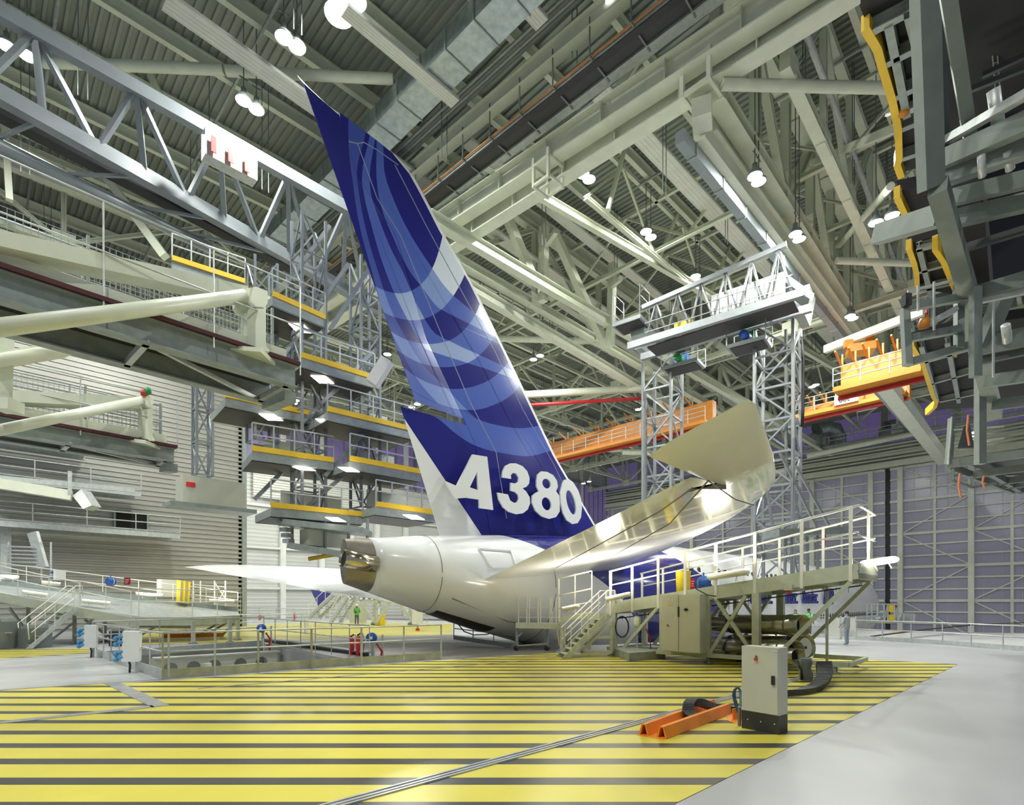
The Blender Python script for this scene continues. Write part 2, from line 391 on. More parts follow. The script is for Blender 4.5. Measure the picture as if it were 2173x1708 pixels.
geo = N('ShaderNodeNewGeometry'); sep = N('ShaderNodeSeparateXYZ'); nt.links.new(geo.outputs['Position'], sep.inputs[0])
XN = M('DIVIDE', M('SUBTRACT', sep.outputs['X'], 5), 20); ZN = M('DIVIDE', sep.outputs['Z'], 21)
def fcurve(pts, inp):
    n = N('ShaderNodeFloatCurve'); c = n.mapping.curves[0]
    pts = sorted(pts); c.points[0].location = (pts[0][0], pts[0][1]); c.points[1].location = (pts[-1][0], pts[-1][1])
    for p in pts[1:-1]: c.points.new(p[0], p[1])
    n.mapping.update(); nt.links.new(inp, n.inputs['Value']); return n.outputs['Value']
cnt = None
for a in F1:
    g_ = fcurve([fincoord(*p) for p in a], XN); b_ = M('LESS_THAN', ZN, g_); cnt = b_ if cnt is None else M('ADD', cnt, b_)
par1 = M('MODULO', cnt, 2)
RG = {k: M('GREATER_THAN', XN, fcurve([(fincoord(*p)[1], fincoord(*p)[0]) for p in v], ZN)) for k, v in H2.items()}
inC = M('MULTIPLY', RG['CL'], M('SUBTRACT', 1, RG['CR'])); inB = M('MULTIPLY', RG['BL'], M('SUBTRACT', 1, RG['BR'])); inA = M('MULTIPLY', RG['AL'], M('SUBTRACT', 1, RG['AR']))
rib = M('MINIMUM', M('ADD', M('ADD', M('MULTIPLY', inC, .75), inB), inA), 1.0)
deep = M('LESS_THAN', cnt, 6.5)         # ribbons stop at the lowest bands
rib = M('MULTIPLY', rib, deep)
pale = M('MULTIPLY', M('MULTIPLY', RG['AR'], par1), deep)
lvl = M('MAXIMUM', M('ADD', par1, M('MULTIPLY', rib, M('ADD', 1, M('MULTIPLY', inB, M('MULTIPLY', par1, .06))))), M('MULTIPLY', pale, 2.35))
ramp = N('ShaderNodeValToRGB'); cr = ramp.color_ramp; cr.interpolation = 'LINEAR'
nt.links.new(M('DIVIDE', lvl, 2.5), ramp.inputs['Fac'])
cr.elements[0].position = 0; cr.elements[0].color = (.020, .022, .205, 1); cr.elements[1].position = 1.0; cr.elements[1].color = (.80, .84, .88, 1)
for pos, col_ in ((.2, (.04, .055, .29, 1)), (.4, (.080, .130, .47, 1)), (.6, (.115, .19, .56, 1)), (.8, (.24, .34, .64, 1)), (.9, (.62, .70, .82, 1))):
    e = cr.elements.new(pos); e.color = col_
# white lower trailing corner, upper left plain area, base
e0, e1 = fincoord(858, 862), fincoord(1040, 1142)
line = M('LESS_THAN', M('SUBTRACT', M('MULTIPLY', M('SUBTRACT', XN, e0[0]), (e1[1] - e0[1]) / (e1[0] - e0[0])), M('SUBTRACT', ZN, e0[1])), 0.0)
low = M('LESS_THAN', ZN, fincoord(900, 860)[1])
mx = N('ShaderNodeMix', data_type='RGBA'); nt.links.new(ramp.outputs['Color'], mx.inputs[6]); mx.inputs[7].default_value = (.80, .81, .82, 1)
left_of = M('LESS_THAN', M('MULTIPLY', M('SUBTRACT', ZN, e0[1]), 1), M('MULTIPLY', M('SUBTRACT', XN, e0[0]), (e1[1] - e0[1]) / (e1[0] - e0[0])))
nt.links.new(M('MULTIPLY', low, left_of), mx.inputs[0]); nt.links.new(mx.outputs[2], B.inputs['Base Color'])
# ---- fin geometry
TE = [(626, 163), (857, 812)]; 
def finpt(px, py): p = WY(px, py, YC); return p.x, p.z
tip_te = finpt(626, 163); tip_le = finpt(845, 333); ru = finpt(857, 812); base_te = finpt(935, 1141); base_le = finpt(1262, 1113)
lepts = [finpt(*p) for p in ((1300, 1180), (1262, 1113), (1179, 970), (1097, 796), (1002, 602), (943, 500), (905, 425), (876, 372), (862, 350), (845, 335))]
hpts = [finpt(*p) for p in ((1040, 1142), (1005, 942), (978, 880), (903, 718), (838, 500), (757, 372), (718, 241))]
def interp(pts, z):
    pts = sorted(pts, key=lambda p: p[1])
    if z <= pts[0][1]: a, b = pts[0], pts[1]
    elif z >= pts[-1][1]: a, b = pts[-2], pts[-1]
    else:
        for a, b in zip(pts, pts[1:]):
            if a[1] <= z <= b[1]: break
    t = (z - a[1]) / max(1e-6, b[1] - a[1]); return a[0] + (b[0] - a[0]) * t
tepts = [finpt(*p) for p in ((626, 163), (857, 812), (850, 862), (935, 1141))]
zb = 4.7; ztop_le = lepts[-1][1]
def thick(z): return .62 * (1 - .62 * (z - 4.7) / 15.2)
def finsec(z, xa, xb, xte, xle):
    """closed ring between chord stations xa..xb"""
    n = 14; up = []; dn = []
    for i in range(n + 1):
        x = xa + (xb - xa) * (1 - math.cos(math.pi * i / n)) / 2; t = (x - xte) / (xle - xte)
        u = 1 - t; y = thick(z) * 2.6 * (.2969 * math.sqrt(max(u, 0)) * 1.0 - .1260 * u - .3516 * u * u + .2843 * u ** 3 - .1015 * u ** 4) / .5 * .5 / .12 * .1 if 0 < u < 1 else 0.0
        y = max(y, .012); up.append(Vector((x, YC - y, z))); dn.append(Vector((x, YC + y, z)))
    return up + dn[::-1]
def tipclip(z):
    # tip edge runs from trailing tip down to leading tip
    (xa, za), (xm, zm), (xb, zb_) = tip_te, finpt(722, 241), tip_le
    pts = [tip_te, finpt(722, 241), finpt(800, 300), tip_le]
    if z <= tip_le[1]: return None
    pts = sorted(pts, key=lambda p: p[1])
    for a, b in zip(pts, pts[1:]):
        if a[1] <= z <= b[1]: return a[0] + (b[0] - a[0]) * (z - a[1]) / (b[1] - a[1])
    return tip_te[0]
zs = [4.2 + (19.55 - 4.2) * i / 40 for i in range(41)]
rings = []
for z in zs + [19.62, 19.68, 19.73]:
    xl = interp(lepts, z); xh = interp(hpts, z); xt = interp(tepts, z)
    lim = tipclip(z); xe = xl if lim is None else min(xl, lim)
    rings.append(finsec(z, xh + .015, max(xe - .25, xh + .05), xt, xl if lim is None else xe + .3))
mb = MB(); mb.loft(rings); fin = mb.build('fin', fm, air, 'auto')
rl = []
for z in zs:
    xl = interp(lepts, z); xt = interp(tepts, z); rl.append(finsec(z, xl - .25, xl, xt, xl))
mb = MB(); mb.loft(rl); mb.build('fin_leading_edge', GLOSSW, air, 'auto', label='white leading edge strip of the fin')
def rudder(name, z0, z1, sway):
    rr = []
    for i in range(33):
        z = z0 + (z1 - z0) * i / 32; xt = interp(tepts, z) if z < 12 or z > 12 else 0; xh = interp(hpts, z); xl = interp(lepts, z)
        xt = ru[0] + (tip_te[0] - ru[0]) * (z - ru[1]) / (tip_te[1] - ru[1]) if z > 9.9 else interp(tepts, z)
        if z > 19.55:
            lim = tipclip(z); xh = min(xh, lim if lim else xh)
        xh = max(xh, xt + .03); R = finsec(z, xt, xh - .015, xt, xl)
        for p in R: p.y -= sway * (xh - p.x) / max(.5, xh - xt)
        rr.append(R)
    m = MB(); m.loft(rr); return m.build(name, fm, air, 'auto')
rudder('upper_rudder', 10.05, 19.94, .3)
rudder('lower_rudder', 4.85, 9.78, 0.0)
# lettering on the fin side
def decal(polys, name, m, parent, Y=17.86, off=.02, label=None):
    d = MB()
    for loops in polys: d.poly([[WY(x, y, Y) for x, y in lp] for lp in loops], (0, .08, 0))
    return d.build(name, m, parent, label=label)
def ell(cx, cy, rx, ry, sk=0, n=28, a0=0, a1=360): return [(cx + rx * math.cos(math.radians(a0 + (a1 - a0) * i / n)) + sk * ry * math.sin(math.radians(a0 + (a1 - a0) * i / n)), cy + ry * math.sin(math.radians(a0 + (a1 - a0) * i / n))) for i in range(n if a1 - a0 == 360 else n + 1)]
A_ = [[(1003, 964), (1034, 969), (1047, 1082), (1018, 1078), (1017, 1060), (990, 1056), (966, 1058), (944, 1020), (969, 1031)], [(1013, 1001), (997, 1034), (1015, 1040)]]
T3 = [[(1066, 1013), (1067, 1000), (1073, 988), (1083, 983), (1095, 983), (1109, 989), (1119, 1000), (1124, 1014), (1123, 1026), (1117, 1033), (1109, 1036), (1117, 1043), (1124, 1055), (1125, 1068), (1120, 1081), (1110, 1089), (1096, 1091), (1080, 1086), (1068, 1076), (1059, 1060), (1056, 1045), (1078, 1049), (1083, 1062), (1091, 1067), (1098, 1065), (1101, 1058), (1100, 1050), (1094, 1044), (1084, 1041), (1084, 1024), (1093, 1026), (1100, 1022), (1101, 1013), (1096, 1005), (1089, 1003), (1084, 1008), (1085, 1016)]]
E8 = [[(1139, 1020), (1141, 1007), (1149, 1000), (1161, 1001), (1174, 1008), (1182, 1020), (1184, 1033), (1180, 1042), (1187, 1052), (1188, 1068), (1188, 1085), (1180, 1097), (1166, 1101), (1150, 1096), (1137, 1084), (1129, 1066), (1130, 1052), (1138, 1045), (1144, 1042), (1139, 1032)], ell(1160, 1026, 9, 10.5, .15), ell(1160, 1069, 10, 14, .15)]
Z0 = [[(1194, 1026), (1198, 1018), (1207, 1016), (1217, 1024), (1227, 1040), (1233, 1058), (1235, 1078), (1233, 1098), (1226, 1110), (1215, 1112), (1203, 1104), (1195, 1088), (1190, 1066), (1189, 1044)], ell(1212, 1066, 9, 26, .22)]
decal([A_, T3, E8, Z0], 'lettering', GLOSSW, fin, 17.80, label='large white A380 lettering')
# panel seams on the fin
d = MB()
for pl in ([(850, 500), (903, 628), (940, 718), (996, 850), (1053, 960), (1075, 1100)], [(838, 350), (905, 480), (985, 628), (1050, 745), (1110, 870), (1175, 985), (1225, 1090)], [(740, 300), (758, 305), (772, 302), (800, 318), (845, 350)], [(758, 303), (800, 420), (850, 500)]):
    q = [WY(x, y, 17.99) for x, y in pl]; 
    for a, b in zip(q, q[1:]): d.beam(a, b, .02, .03)
d.build('panel_seam', mat('seam_grey', (.25, .28, .4), .4), fin)
# ---- fuselage
ST = [(0, 4.36, 2.72, .30), (1.2, 4.5, 2.35, .86), (3.1, 4.72, 1.75, 1.35), (6.2, 5.02, .85, 1.95), (9, 5.25, .15, 2.42), (12, 5.45, -.55, 2.82), (16, 5.6, -1.35, 3.2), (20, 5.68, -2.0, 3.45), (25, 5.7, -2.6, 3.57), (35, 5.7, -2.7, 3.57), (48, 5.7, -2.7, 3.57), (61, 5.7, -2.7, 3.57), (65, 5.5, -2.65, 3.35), (67.5, 5.0, -2.55, 2.95), (69.5, 4.0, -2.3, 2.3), (71, 2.9, -1.9, 1.6), (72.2, 1.5, -1.2, .85), (72.7, .5, -.5, .2)]
def fus(s):
    s = max(0, min(72.7, s))
    for i, (a, b) in enumerate(zip(ST, ST[1:])):
        if a[0] <= s <= b[0]:
            t = (s - a[0]) / (b[0] - a[0]); return [a[k] + (b[k] - a[k]) * t for k in (1, 2, 3)]
def fring(s, n=56, grow=0):
    zt, zb_, hw = fus(s); zc, hh = (zt + zb_) / 2, (zt - zb_) / 2 + grow; hw += grow
    return [Vector((X0 + s, YC - hw * math.cos(2 * math.pi * i / n), zc + hh * math.sin(2 * math.pi * i / n))) for i in range(n)]
def fside(s, z, side=-1, g=0):
    zt, zb_, hw = fus(s); zc, hh = (zt + zb_) / 2, (zt - zb_) / 2
    return Vector((X0 + s, YC + side * ((hw + g) * math.sqrt(max(0, 1 - ((z - zc) / hh) ** 2))), z))
fum = bpy.data.materials.new('fuselage_livery'); fum.use_nodes = True; nt = fum.node_tree; B = nt.nodes['Principled BSDF']
B.inputs['Roughness'].default_value = .17; B.inputs['Coat Weight'].default_value = .4
geo = N('ShaderNodeNewGeometry'); sep = N('ShaderNodeSeparateXYZ'); nt.links.new(geo.outputs['Position'], sep.inputs[0])
XN = M('DIVIDE', M('SUBTRACT', sep.outputs['X'], 10), 30); ZN = M('DIVIDE', M('ADD', sep.outputs['Z'], 3), 9)
def fc(X, z): return ((z + 3) / 9, (X - 10) / 30)
gl = fcurve([fc(15.5, 5.9), fc(17.0, 5.2), fc(19.3, 4.2), fc(22.0, 2.9), fc(24.0, 1.5), fc(25.5, -.3), fc(26, -2.9)], ZN)
gr = fcurve([fc(25.6, 5.9), fc(28.0, 5.2), fc(30.6, 4.1), fc(32.6, 2.9), fc(33.8, 1.4), fc(34.0, -.3), fc(33, -2.9)], ZN)
blue = M('MULTIPLY', M('GREATER_THAN', XN, gl), M('LESS_THAN', XN, gr))
mx = N('ShaderNodeMix', data_type='RGBA'); mx.inputs[6].default_value = (.80, .81, .82, 1); mx.inputs[7].default_value = (.020, .022, .205, 1)
nt.links.new(blue, mx.inputs[0]); nt.links.new(mx.outputs[2], B.inputs['Base Color'])
S_ = [.93 + .4 * i for i in range(63)] + [26.4 + 1.5 * i for i in range(26)] + [65, 66, 67, 68, 69, 69.8, 70.5, 71.1, 71.6, 72, 72.3, 72.5, 72.7]
mb = MB(); mb.loft([fring(s) for s in S_]); fuse = mb.build('fuselage', fum, air, True)
mb = MB(); mb.loft([fring(s) for s in (0, .2, .45, .7, .92)]); cone = mb.build('tail_cone', APUM, air, 'auto', label='bare metal tail cone')
# exhaust pipe: angled polished nozzle
pe = Vector((X0 - .30, YC - .46, 3.60)); pq = Vector((X0 + .95, YC - .56, 3.46)); mb = MB(); mb.pipe(pe, pq, .33, .02, 28); mb.build('exhaust_nozzle', CHROME, air, True, label='polished exhaust nozzle')
mb = MB(); mb.tube(pe + Vector((.08, 0, 0)), pq - Vector((.2, 0, 0)), .305, 24); mb.build('exhaust_opening', BLACKM, air)
# dark panel and seams on the underside
def seam(pts, w=.03, g=.012):
    q = [fside(s, z, -1, g) for s, z in pts]
    for a, b in zip(q, q[1:]): d.beam(a, b, w, w)
d = MB()
for s in (3.4, 9.0):
    zt, zb_, hw = fus(s); q = [Vector((p.x, YC + (p.y - YC) * 1.005, p.z)) for p in fring(s)]
    for a, b in zip(q, q[1:]):
        if a.y < YC + .5: d.beam(a, b, .025, .012, (1, 0, 0))
seam([(4.0, 2.2), (7.0, 1.2), (9.0, .9)]); 
d.build('panel_seam', mat('seam_dark', (.12, .11, .09), .5), fuse)
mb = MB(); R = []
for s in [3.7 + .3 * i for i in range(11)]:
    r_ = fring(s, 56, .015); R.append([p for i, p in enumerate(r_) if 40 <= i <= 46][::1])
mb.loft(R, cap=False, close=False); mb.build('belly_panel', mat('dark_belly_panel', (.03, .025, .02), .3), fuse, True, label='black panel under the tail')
# service hatch standing proud near the fin
h = MB(); c_ = [fside(5.3, 4.25, -1, .06), fside(6.9, 4.25, -1, .06), fside(6.9, 3.55, -1, .06), fside(5.6, 3.5, -1, .06)]
for a, b in zip(c_, c_[1:] + c_[:1]): h.beam(a, b, .07, .07)
h.build('hatch_frame', GLOSSW, fuse)
# windows on both decks
wm = mat('cabin_window_glass', (.05, .05, .06), .15); wr = mat('window_rim', (.45, .44, .40), .4)
for (z, s0, s1, n_) in ((3.9, 17.2, 60, 48), (.78, 29, 64, 52)):
    for k in range(n_):
        s_ = s0 + (s1 - s0) * k / n_
        if k in (6, 7, 20): continue
        p = fside(s_, z, -1, .0); mb = MB()
        mb.poly([[Vector((p.x + .15 * math.cos(a), p.y - .03, z + .24 * math.sin(a))) for a in [i * math.pi / 6 for i in range(12)]]], (0, .1, 0)); mb.build('cabin_window', wm, fuse)
def textmesh(txt, size, loc, rot, m, name, parent, offset=.02, extr=.01):
    cu = bpy.data.curves.new(name, 'FONT'); cu.body = txt; cu.size = size; cu.offset = offset; cu.extrude = extr
    o = bpy.data.objects.new('tmp', cu); COL.objects.link(o); dg = bpy.context.evaluated_depsgraph_get(); me = bpy.data.meshes.new_from_object(o.evaluated_get(dg))
    bpy.data.objects.remove(o)
    R = rot.to_4x4() if isinstance(rot, Matrix) else rot
    off = OFF[parent.name] if parent else Vector(loc)
    me.transform(Matrix.Translation(Vector(loc) - off) @ R); me.materials.clear(); me.materials.append(m)
    ob = bpy.data.objects.new(name, me); COL.objects.link(ob); ob.parent = parent
    if not parent: ob.location = off
    OFF[ob.name] = off
    return ob
Rside = Matrix(((1, 0, 0), (0, 0, 1), (0, 1, 0)))  # x right, y up
Rside = Matrix(((1, 0, 0), (0, 0, -1), (0, 1, 0)))
RsideN = Rside @ Matrix.Diagonal((.66, 1, 1))
for tx_, xx_, sz_ in (('Cleaner.', 37.2, 1.75), ('Quieter.', 42.5, 1.75), ('Smarter.', 47.6, 1.72)): textmesh(tx_, sz_, (xx_, YC - 3.66, 1.9), RsideN, NAVY, 'slogan', fuse, .012, .06)
textmesh('A380', 1.95, (53.2, YC - 3.66, 1.85), RsideN, NAVY, 'type_lettering', fuse, .03, .06)
# cockpit glass (dark), nose
# ---- tailplanes
def aero(t): u = t; return (.2969 * math.sqrt(u) - .1260 * u - .3516 * u * u + .2843 * u ** 3 - .1036 * u ** 4) / .5
def wingsurf(le, te, names, parent, zf, tc, side=-1, m=GLOSSW, cut=None):
    """le/te: lists of (l, s) ; zf(l,s) gives mid-surface height; tc thickness ratio"""
    ls = sorted(set([round(lerp(le[0][0], le[-1][0], i / 40.), 4) for i in range(41)]))
    rings = []
    for l in ls:
        sl = interp([(b, a) for a, b in le], l); st = interp([(b, a) for a, b in te], l); ch = max(sl - st, .12)
        n = 16; up = []; dn = []
        t0 = 0 if cut is None else cut(l)
        for i in range(n + 1):
            u = (1 - math.cos(math.pi * i / n)) / 2; u = u * (1 - t0)   # u from LE
            s = sl - u * ch; y = tc * ch * aero(u) * .5; z = zf(l, s)
            up.append(Vector((X0 + s, YC + side * l, z + y))); dn.append(Vector((X0 + s, YC + side * l, z - y * 1.1)))
        rings.append(up + dn[::-1])
    mb = MB(); mb.loft(rings); return mb.build(names, m, parent, 'auto')
n_, k_ = (-.08, .15, 1), 3.9 - 1.5 - .12 + .15 * YC - .08 * X0
zfs = lambda l, s: 3.9 + .15 * (l - 10) + .08 * (s - 1.5)
LEF = [(.6, 15.6), (4.18, 12.89), (7.14, 10.32), (9.94, 7.86), (11.5, 6.2), (12.4, 5.1), (13.2, 4.05), (13.8, 3.1), (14.3, 2.05), (14.7, .95), (15.05, -.15), (15.35, -1.3), (15.6, -2.35)]
TEF = [(.6, 5.8), (6.28, 3.08), (10.44, 1.07), (12.65, -.07), (13.8, -.60)]
stab = wingsurf([p for p in LEF if p[0] <= 13.8], TEF, 'tailplane', air, zfs, .085)
def tipz(l, s): return zfs(l, s) + (.10 * max(0, .3 - s) if s < .3 else 0)
wingsurf([(13.8, 3.1), (14.3, 2.05), (14.7, .95), (15.05, -.15), (15.35, -1.3), (15.62, -2.35)], [(13.8, -2.0), (14.32, -2.25), (15.62, -2.6)], 'tailplane_tip', air, tipz, .075)
hin = zfs(13.8, .05)
m = MB(); m.poly([[Vector((X0 + s, YC - 13.79, z)) for s, z in ((.9, hin + .12), (-.62, hin - .32), (-.6, hin - .25), (.9, hin - .05))]], (0, .03, 0)); m.build('elevator_end', mat('olive_grey_end', (.22, .21, .16), .5), stab)
d = MB()
for pl in ([(1300, 1180), (1420, 1112), (1503, 1020)], [(1503, 1020), (1560, 1060), (1600, 1072)], [(1180, 1205), (1300, 1140), (1400, 1085), (1470, 1035)]):
    q = [WP(x, y, n_, k_ - .33) for x, y in pl]
    for a, b in zip(q, q[1:]): d.beam(a, b, .02, .02)
d.build('panel_seam', MATS['seam_dark'], stab)
# port tailplane
zfp = lambda l, s: 3.08 + .22 * (l - 10) + .118 * (s - 1.3)
LEP = [(1.2, 15.2)] + LEF[1:]
wingsurf(LEP[:-4] + [(14.4, 2.3), (15.0, 1.3), (15.4, .2)], [(1.2, 5.6), (6.28, 3.08), (10.44, 1.07), (12.65, -.07), (15.4, -1.3)], 'tailplane', air, zfp, .075, 1)
# main wings
zw = lambda l, s: .09 * (s + X0 - 50) + .11 * (l - 16)
LEw = [(2, 50), (12, 42.5), (25, 33.5), (39, 24.5)]; TEw = [(2, 33), (13, 31), (25, 26.5), (39, 20.5)]
wingS = wingsurf(LEw, TEw, 'wing', air, zw, .10, -1)
wingP = wingsurf([(2, 50), (12, 42.5), (25, 33.5), (40, 24.5)], [(2, 33), (13, 31), (25, 26.5), (40, 20.5)], 'wing', air, lambda l, s: -.9 + .075 * l - .03 * (s - 35), .08, 1)
d = MB()
nw = (-.09, .11, 1); kw = -4.5 + .11 * 2.5 + .62
for pl, w_ in (([(1850, 1350), (1960, 1336), (2060, 1326), (2173, 1321), (2300, 1317)], .5),):
    q = [WP(x, y, nw, kw) for x, y in pl]
    for a, b in zip(q, q[1:]): d.beam(a, b, w_, .05)
d.build('flap_gap', mat('dark_gap', (.03, .015, .01), .6), wingS, label='long dark gap between wing and flaps')
# blue wingtip fence on the port wing
p0 = WY(665, 1258, 57.9); m = MB(); Yf = 57.9
m.poly([[WY(x, y, Yf) for x, y in [(660, 1251), (700, 1258), (705, 1262), (684, 1280), (676, 1285)]]], (0, .12, 0)); m.build('wingtip_fence', NAVY, wingP, label='navy blue wingtip fence')
# engine and people-size details are hidden under the deck
# ================================================================ roof steel
def bthing(name, p, q, w, h, m, label, cat, group=None, prof='i', up=(0, 0, 1)):
    mb = MB()
    if prof == 'i': mb.ibeam(p, q, w, h, max(.03, h * .06), up)
    elif prof == 'tube': mb.tube(p, q, w / 2, 14)
    else: mb.beam(p, q, w, h, up)
    return mb.build(name, m, label=label, cat=cat, group=group, smooth='auto' if prof == 'tube' else False)
# purlins along the hall, close under the sheeting
for k in range(16):
    y = 3 + 4.1 * k
    mb = MB(); mb.ibeam((-14, y, 30.35), (92, y, 30.35), .3, .75, .06)
    mb.build('roof_purlin', CREAM, label='%s long cream roof purlin counted from the front, close under the ribbed ceiling' % ordn(k), cat='beam', group='long purlins under the ribbed roof')
for k in range(13):
    x = 3 + 7.2 * k
    mb = MB(); mb.beam((x, -28, 29.8), (x, 65.4, 29.8), .12, .12)
    mb.build('sprinkler_pipe', GALVD, label='%s thin pipe crossing under the purlins, counted from the left' % ordn(k), cat='pipe', group='thin pipes under the purlins')
# hanging rods (thin dark), pairs in groups
hr = MB()
for i in range(11):
    for j in range(8):
        x, y = 2 + i * 7.9 + (j % 2) * 1.5, 8 + j * 7.6
        for dx in (0, .35): hr.beam((x + dx, y, 24.5 + (i * j) % 3), (x + dx, y, 31), .035, .035)
hr.build('hanger_rod', DGREY, label='many thin dark hanger rods dropping from the roof', cat='rod', kind='stuff')
def roof_truss(p, q, zt, n, label, w=.55, h=.55, group=None, xup=False, name='roof_truss', m=CREAM, vert=True):
    p, q = Vector(p), Vector(q); t = thing(name, p, label, 'truss', group); up = Vector((0, 0, zt - p.z))
    mb = MB(); mb.ibeam(p, q, w, h); mb.build('bottom_chord', m, t)
    mb = MB(); mb.ibeam(p + up, q + up, w * .9, h * .9); mb.build('top_chord', m, t)
    for i in range(n + 1):
        a = lerp(p, q, i / n)
        if vert: mb = MB(); mb.ibeam(a, a + up, w * .6, w * .6, .05, (q - p)); mb.build('vertical', m, t)
        if i < n:
            b = lerp(p, q, (i + 1) / n)
            mb = MB()
            if i % 2 == 0: mb.ibeam(a, b + up, w * .55, w * .55, .05)
            else: mb.ibeam(a + up, b, w * .55, w * .55, .05)
            mb.build('diagonal', m, t)
        if vert: mb = MB(); mb.beam(a - (q - p).normalized() * .6 + Vector((0, 0, .2)), a + (q - p).normalized() * .6 + Vector((0, 0, .2)), .62 * w + .1, 1.0); mb.build('gusset_plate', m, t)
    return t
# trusses across the hall (direction of VP left)
for i, X in enumerate((46.5, 70.5, 86.0)):
    roof_truss((X, -26, 23.6), (X, 65, 23.6), 29.6, 11, '%s big cream cross truss beyond the fin, spanning the hall' % ['nearest', 'middle', 'farthest'][i], .42, .42, 'big cross trusses')
# trusses along the hall
yA, yB = WZ(969, 540, 24), WZ(1372, 794, 24)
roof_truss((yA.x - .2, 27.5, 24), (86, 28.5, 24), 29.6, 8, 'cream longitudinal truss right of the fin with white bolted gusset plates', .6, .55)
roof_truss((-12, 44.5, 24.6), (86, 44.5, 24.6), 29.6, 12, 'far cream longitudinal truss behind the fin, near the left wall', .42, .4)
roof_truss((-12, 57.5, 24.6), (86, 57.5, 24.6), 29.6, 12, 'cream longitudinal truss closest to the white far wall', .4, .4)
for i, X in enumerate((34, 40, 54, 62, 78)):
    roof_truss((X, -20, 26.4), (X, 65, 26.4), 29.9, 18, '%s light cross truss beyond the fin, slimmer than the big ones' % ordn(i), .26, .26, 'slim cross trusses', vert=False)
for i, Y in enumerate((20, 36, 51)):
    roof_truss((26, Y, 26.0), (88, Y, 26.0), 29.9, 16, '%s slim lengthwise truss between the big ones, from the front' % ordn(i), .26, .26, 'slim lengthwise trusses', vert=False)
# heavy right-hand truss with walkway
n0, n1 = WZ(1520, 200, 24.2), WZ(1835, 700, 24.2)
tb = roof_truss(n0, lerp(n0, n1, 1.6), 30.2, 10, 'heavy cream truss with dense diagonals in the upper right', .75, .7)
off = Vector((1.2, -2.6, 0)); roof_truss(n0 + off, lerp(n0, n1, 1.6) + off, 30.2, 9, 'second heavy cream truss just behind the dense one, upper right', .5, .5)
wk = thing('roof_walkway', n0, 'narrow grey grated walkway with handrails along the heavy truss', 'walkway')
mb = MB(); A, Bp = n0 + Vector((.3, .9, .7)), lerp(n0, n1, 1.5) + Vector((.3, .9, .7)); mb.beam(A, Bp, .8, .08); mb.build('grating', GALVD, wk)
railing(wk, [A + Vector((0, .4, 0)), Bp + Vector((0, .4, 0))], 1.1, GALVD, r=.03, toe=0, step=2.0)
railing(wk, [A - Vector((0, .4, 0)), Bp - Vector((0, .4, 0))], 1.1, GALVD, r=.03, toe=0, step=2.0)
# twin crane runway girders from upper right to behind the fin
def lineZ(a, b, z, ext0=0, ext1=0):
    p, q = WZ(a[0], a[1], z), WZ(b[0], b[1], z); d = (q - p).normalized(); return p - d * ext0, q + d * ext1
R1 = lineZ((1697, 2), (938, 494), 24.6, 6, 16); R2 = lineZ((1801, 2), (962, 529), 24.0, 5, 16)
for nm, (p, q), lb in (('a', R1, 'upper of the two cream crane runway girders sweeping from top right to the fin'), ('b', R2, 'lower of the two cream crane runway girders sweeping from top right to the fin')):
    t = thing('crane_runway_girder', p, lb, 'girder'); up = Vector((0, 0, .55))
    mb = MB(); mb.ibeam(p + up, q + up, .75, 1.15, .07); mb.build('girder', CREAM2, t)
    L = (q - p).length; k = int(L / 3.2); 
    for i in range(k): mb = MB(); a = lerp(p, q, (i + .5) / k) + up; mb.beam(a - Vector((0, 0, .5)), a + Vector((0, 0, .5)), .6, .04, (q - p)); mb.build('stiffener', CREAM2, t)
cb = thing('runway_connector', WZ(1490, 190, 24), 'square cream open steel node where the runway girders meet, upper right', 'steel node')
for zz in (23.7, 24.9):
    mb = MB(); c_ = WZ(1490, 180, 24.2); 
    for (dx, dy) in ((.6, 0), (-.6, 0)): mb.beam(c_ + Vector((dx, -.6, zz - 24.2)), c_ + Vector((dx, .6, zz - 24.2)), .15, .15)
    for (dx, dy) in ((0, .6), (0, -.6)): mb.beam(c_ + Vector((-.6, dy, zz - 24.2)), c_ + Vector((.6, dy, zz - 24.2)), .15, .15)
    mb.build('plate_ring', CREAM2, cb)
for dx in (-.6, .6):
    for dy in (-.6, .6): mb = MB(); mb.beam(c_ + Vector((dx, dy, -.6)), c_ + Vector((dx, dy, .8)), .18, .18); mb.build('corner_post', CREAM2, cb)
mb = MB(); mb.box(c_ + Vector((.2, .1, -1.1)), 1.0, .8, .8, .4); mb.build('hanger_block', CREAM2, cb)
c2 = WZ(1163, 375, 24.0); mb = MB()
for zz in (-.5, .5):
    for s_ in (-.55, .55): mb.beam(c2 + Vector((s_, -.5, zz)), c2 + Vector((s_, .5, zz)), .12, .12); mb.beam(c2 + Vector((-.55, s_, zz)), c2 + Vector((.55, s_, zz)), .12, .12)
for a_ in (-.55, .55):
    for b_ in (-.5, .5): mb.beam(c2 + Vector((a_, b_, -.6)), c2 + Vector((a_, b_, .9)), .14, .14)
mb.build('runway_connector', CREAM2, label='small cream open steel node hanging on the runway girders above the fin', cat='steel node')
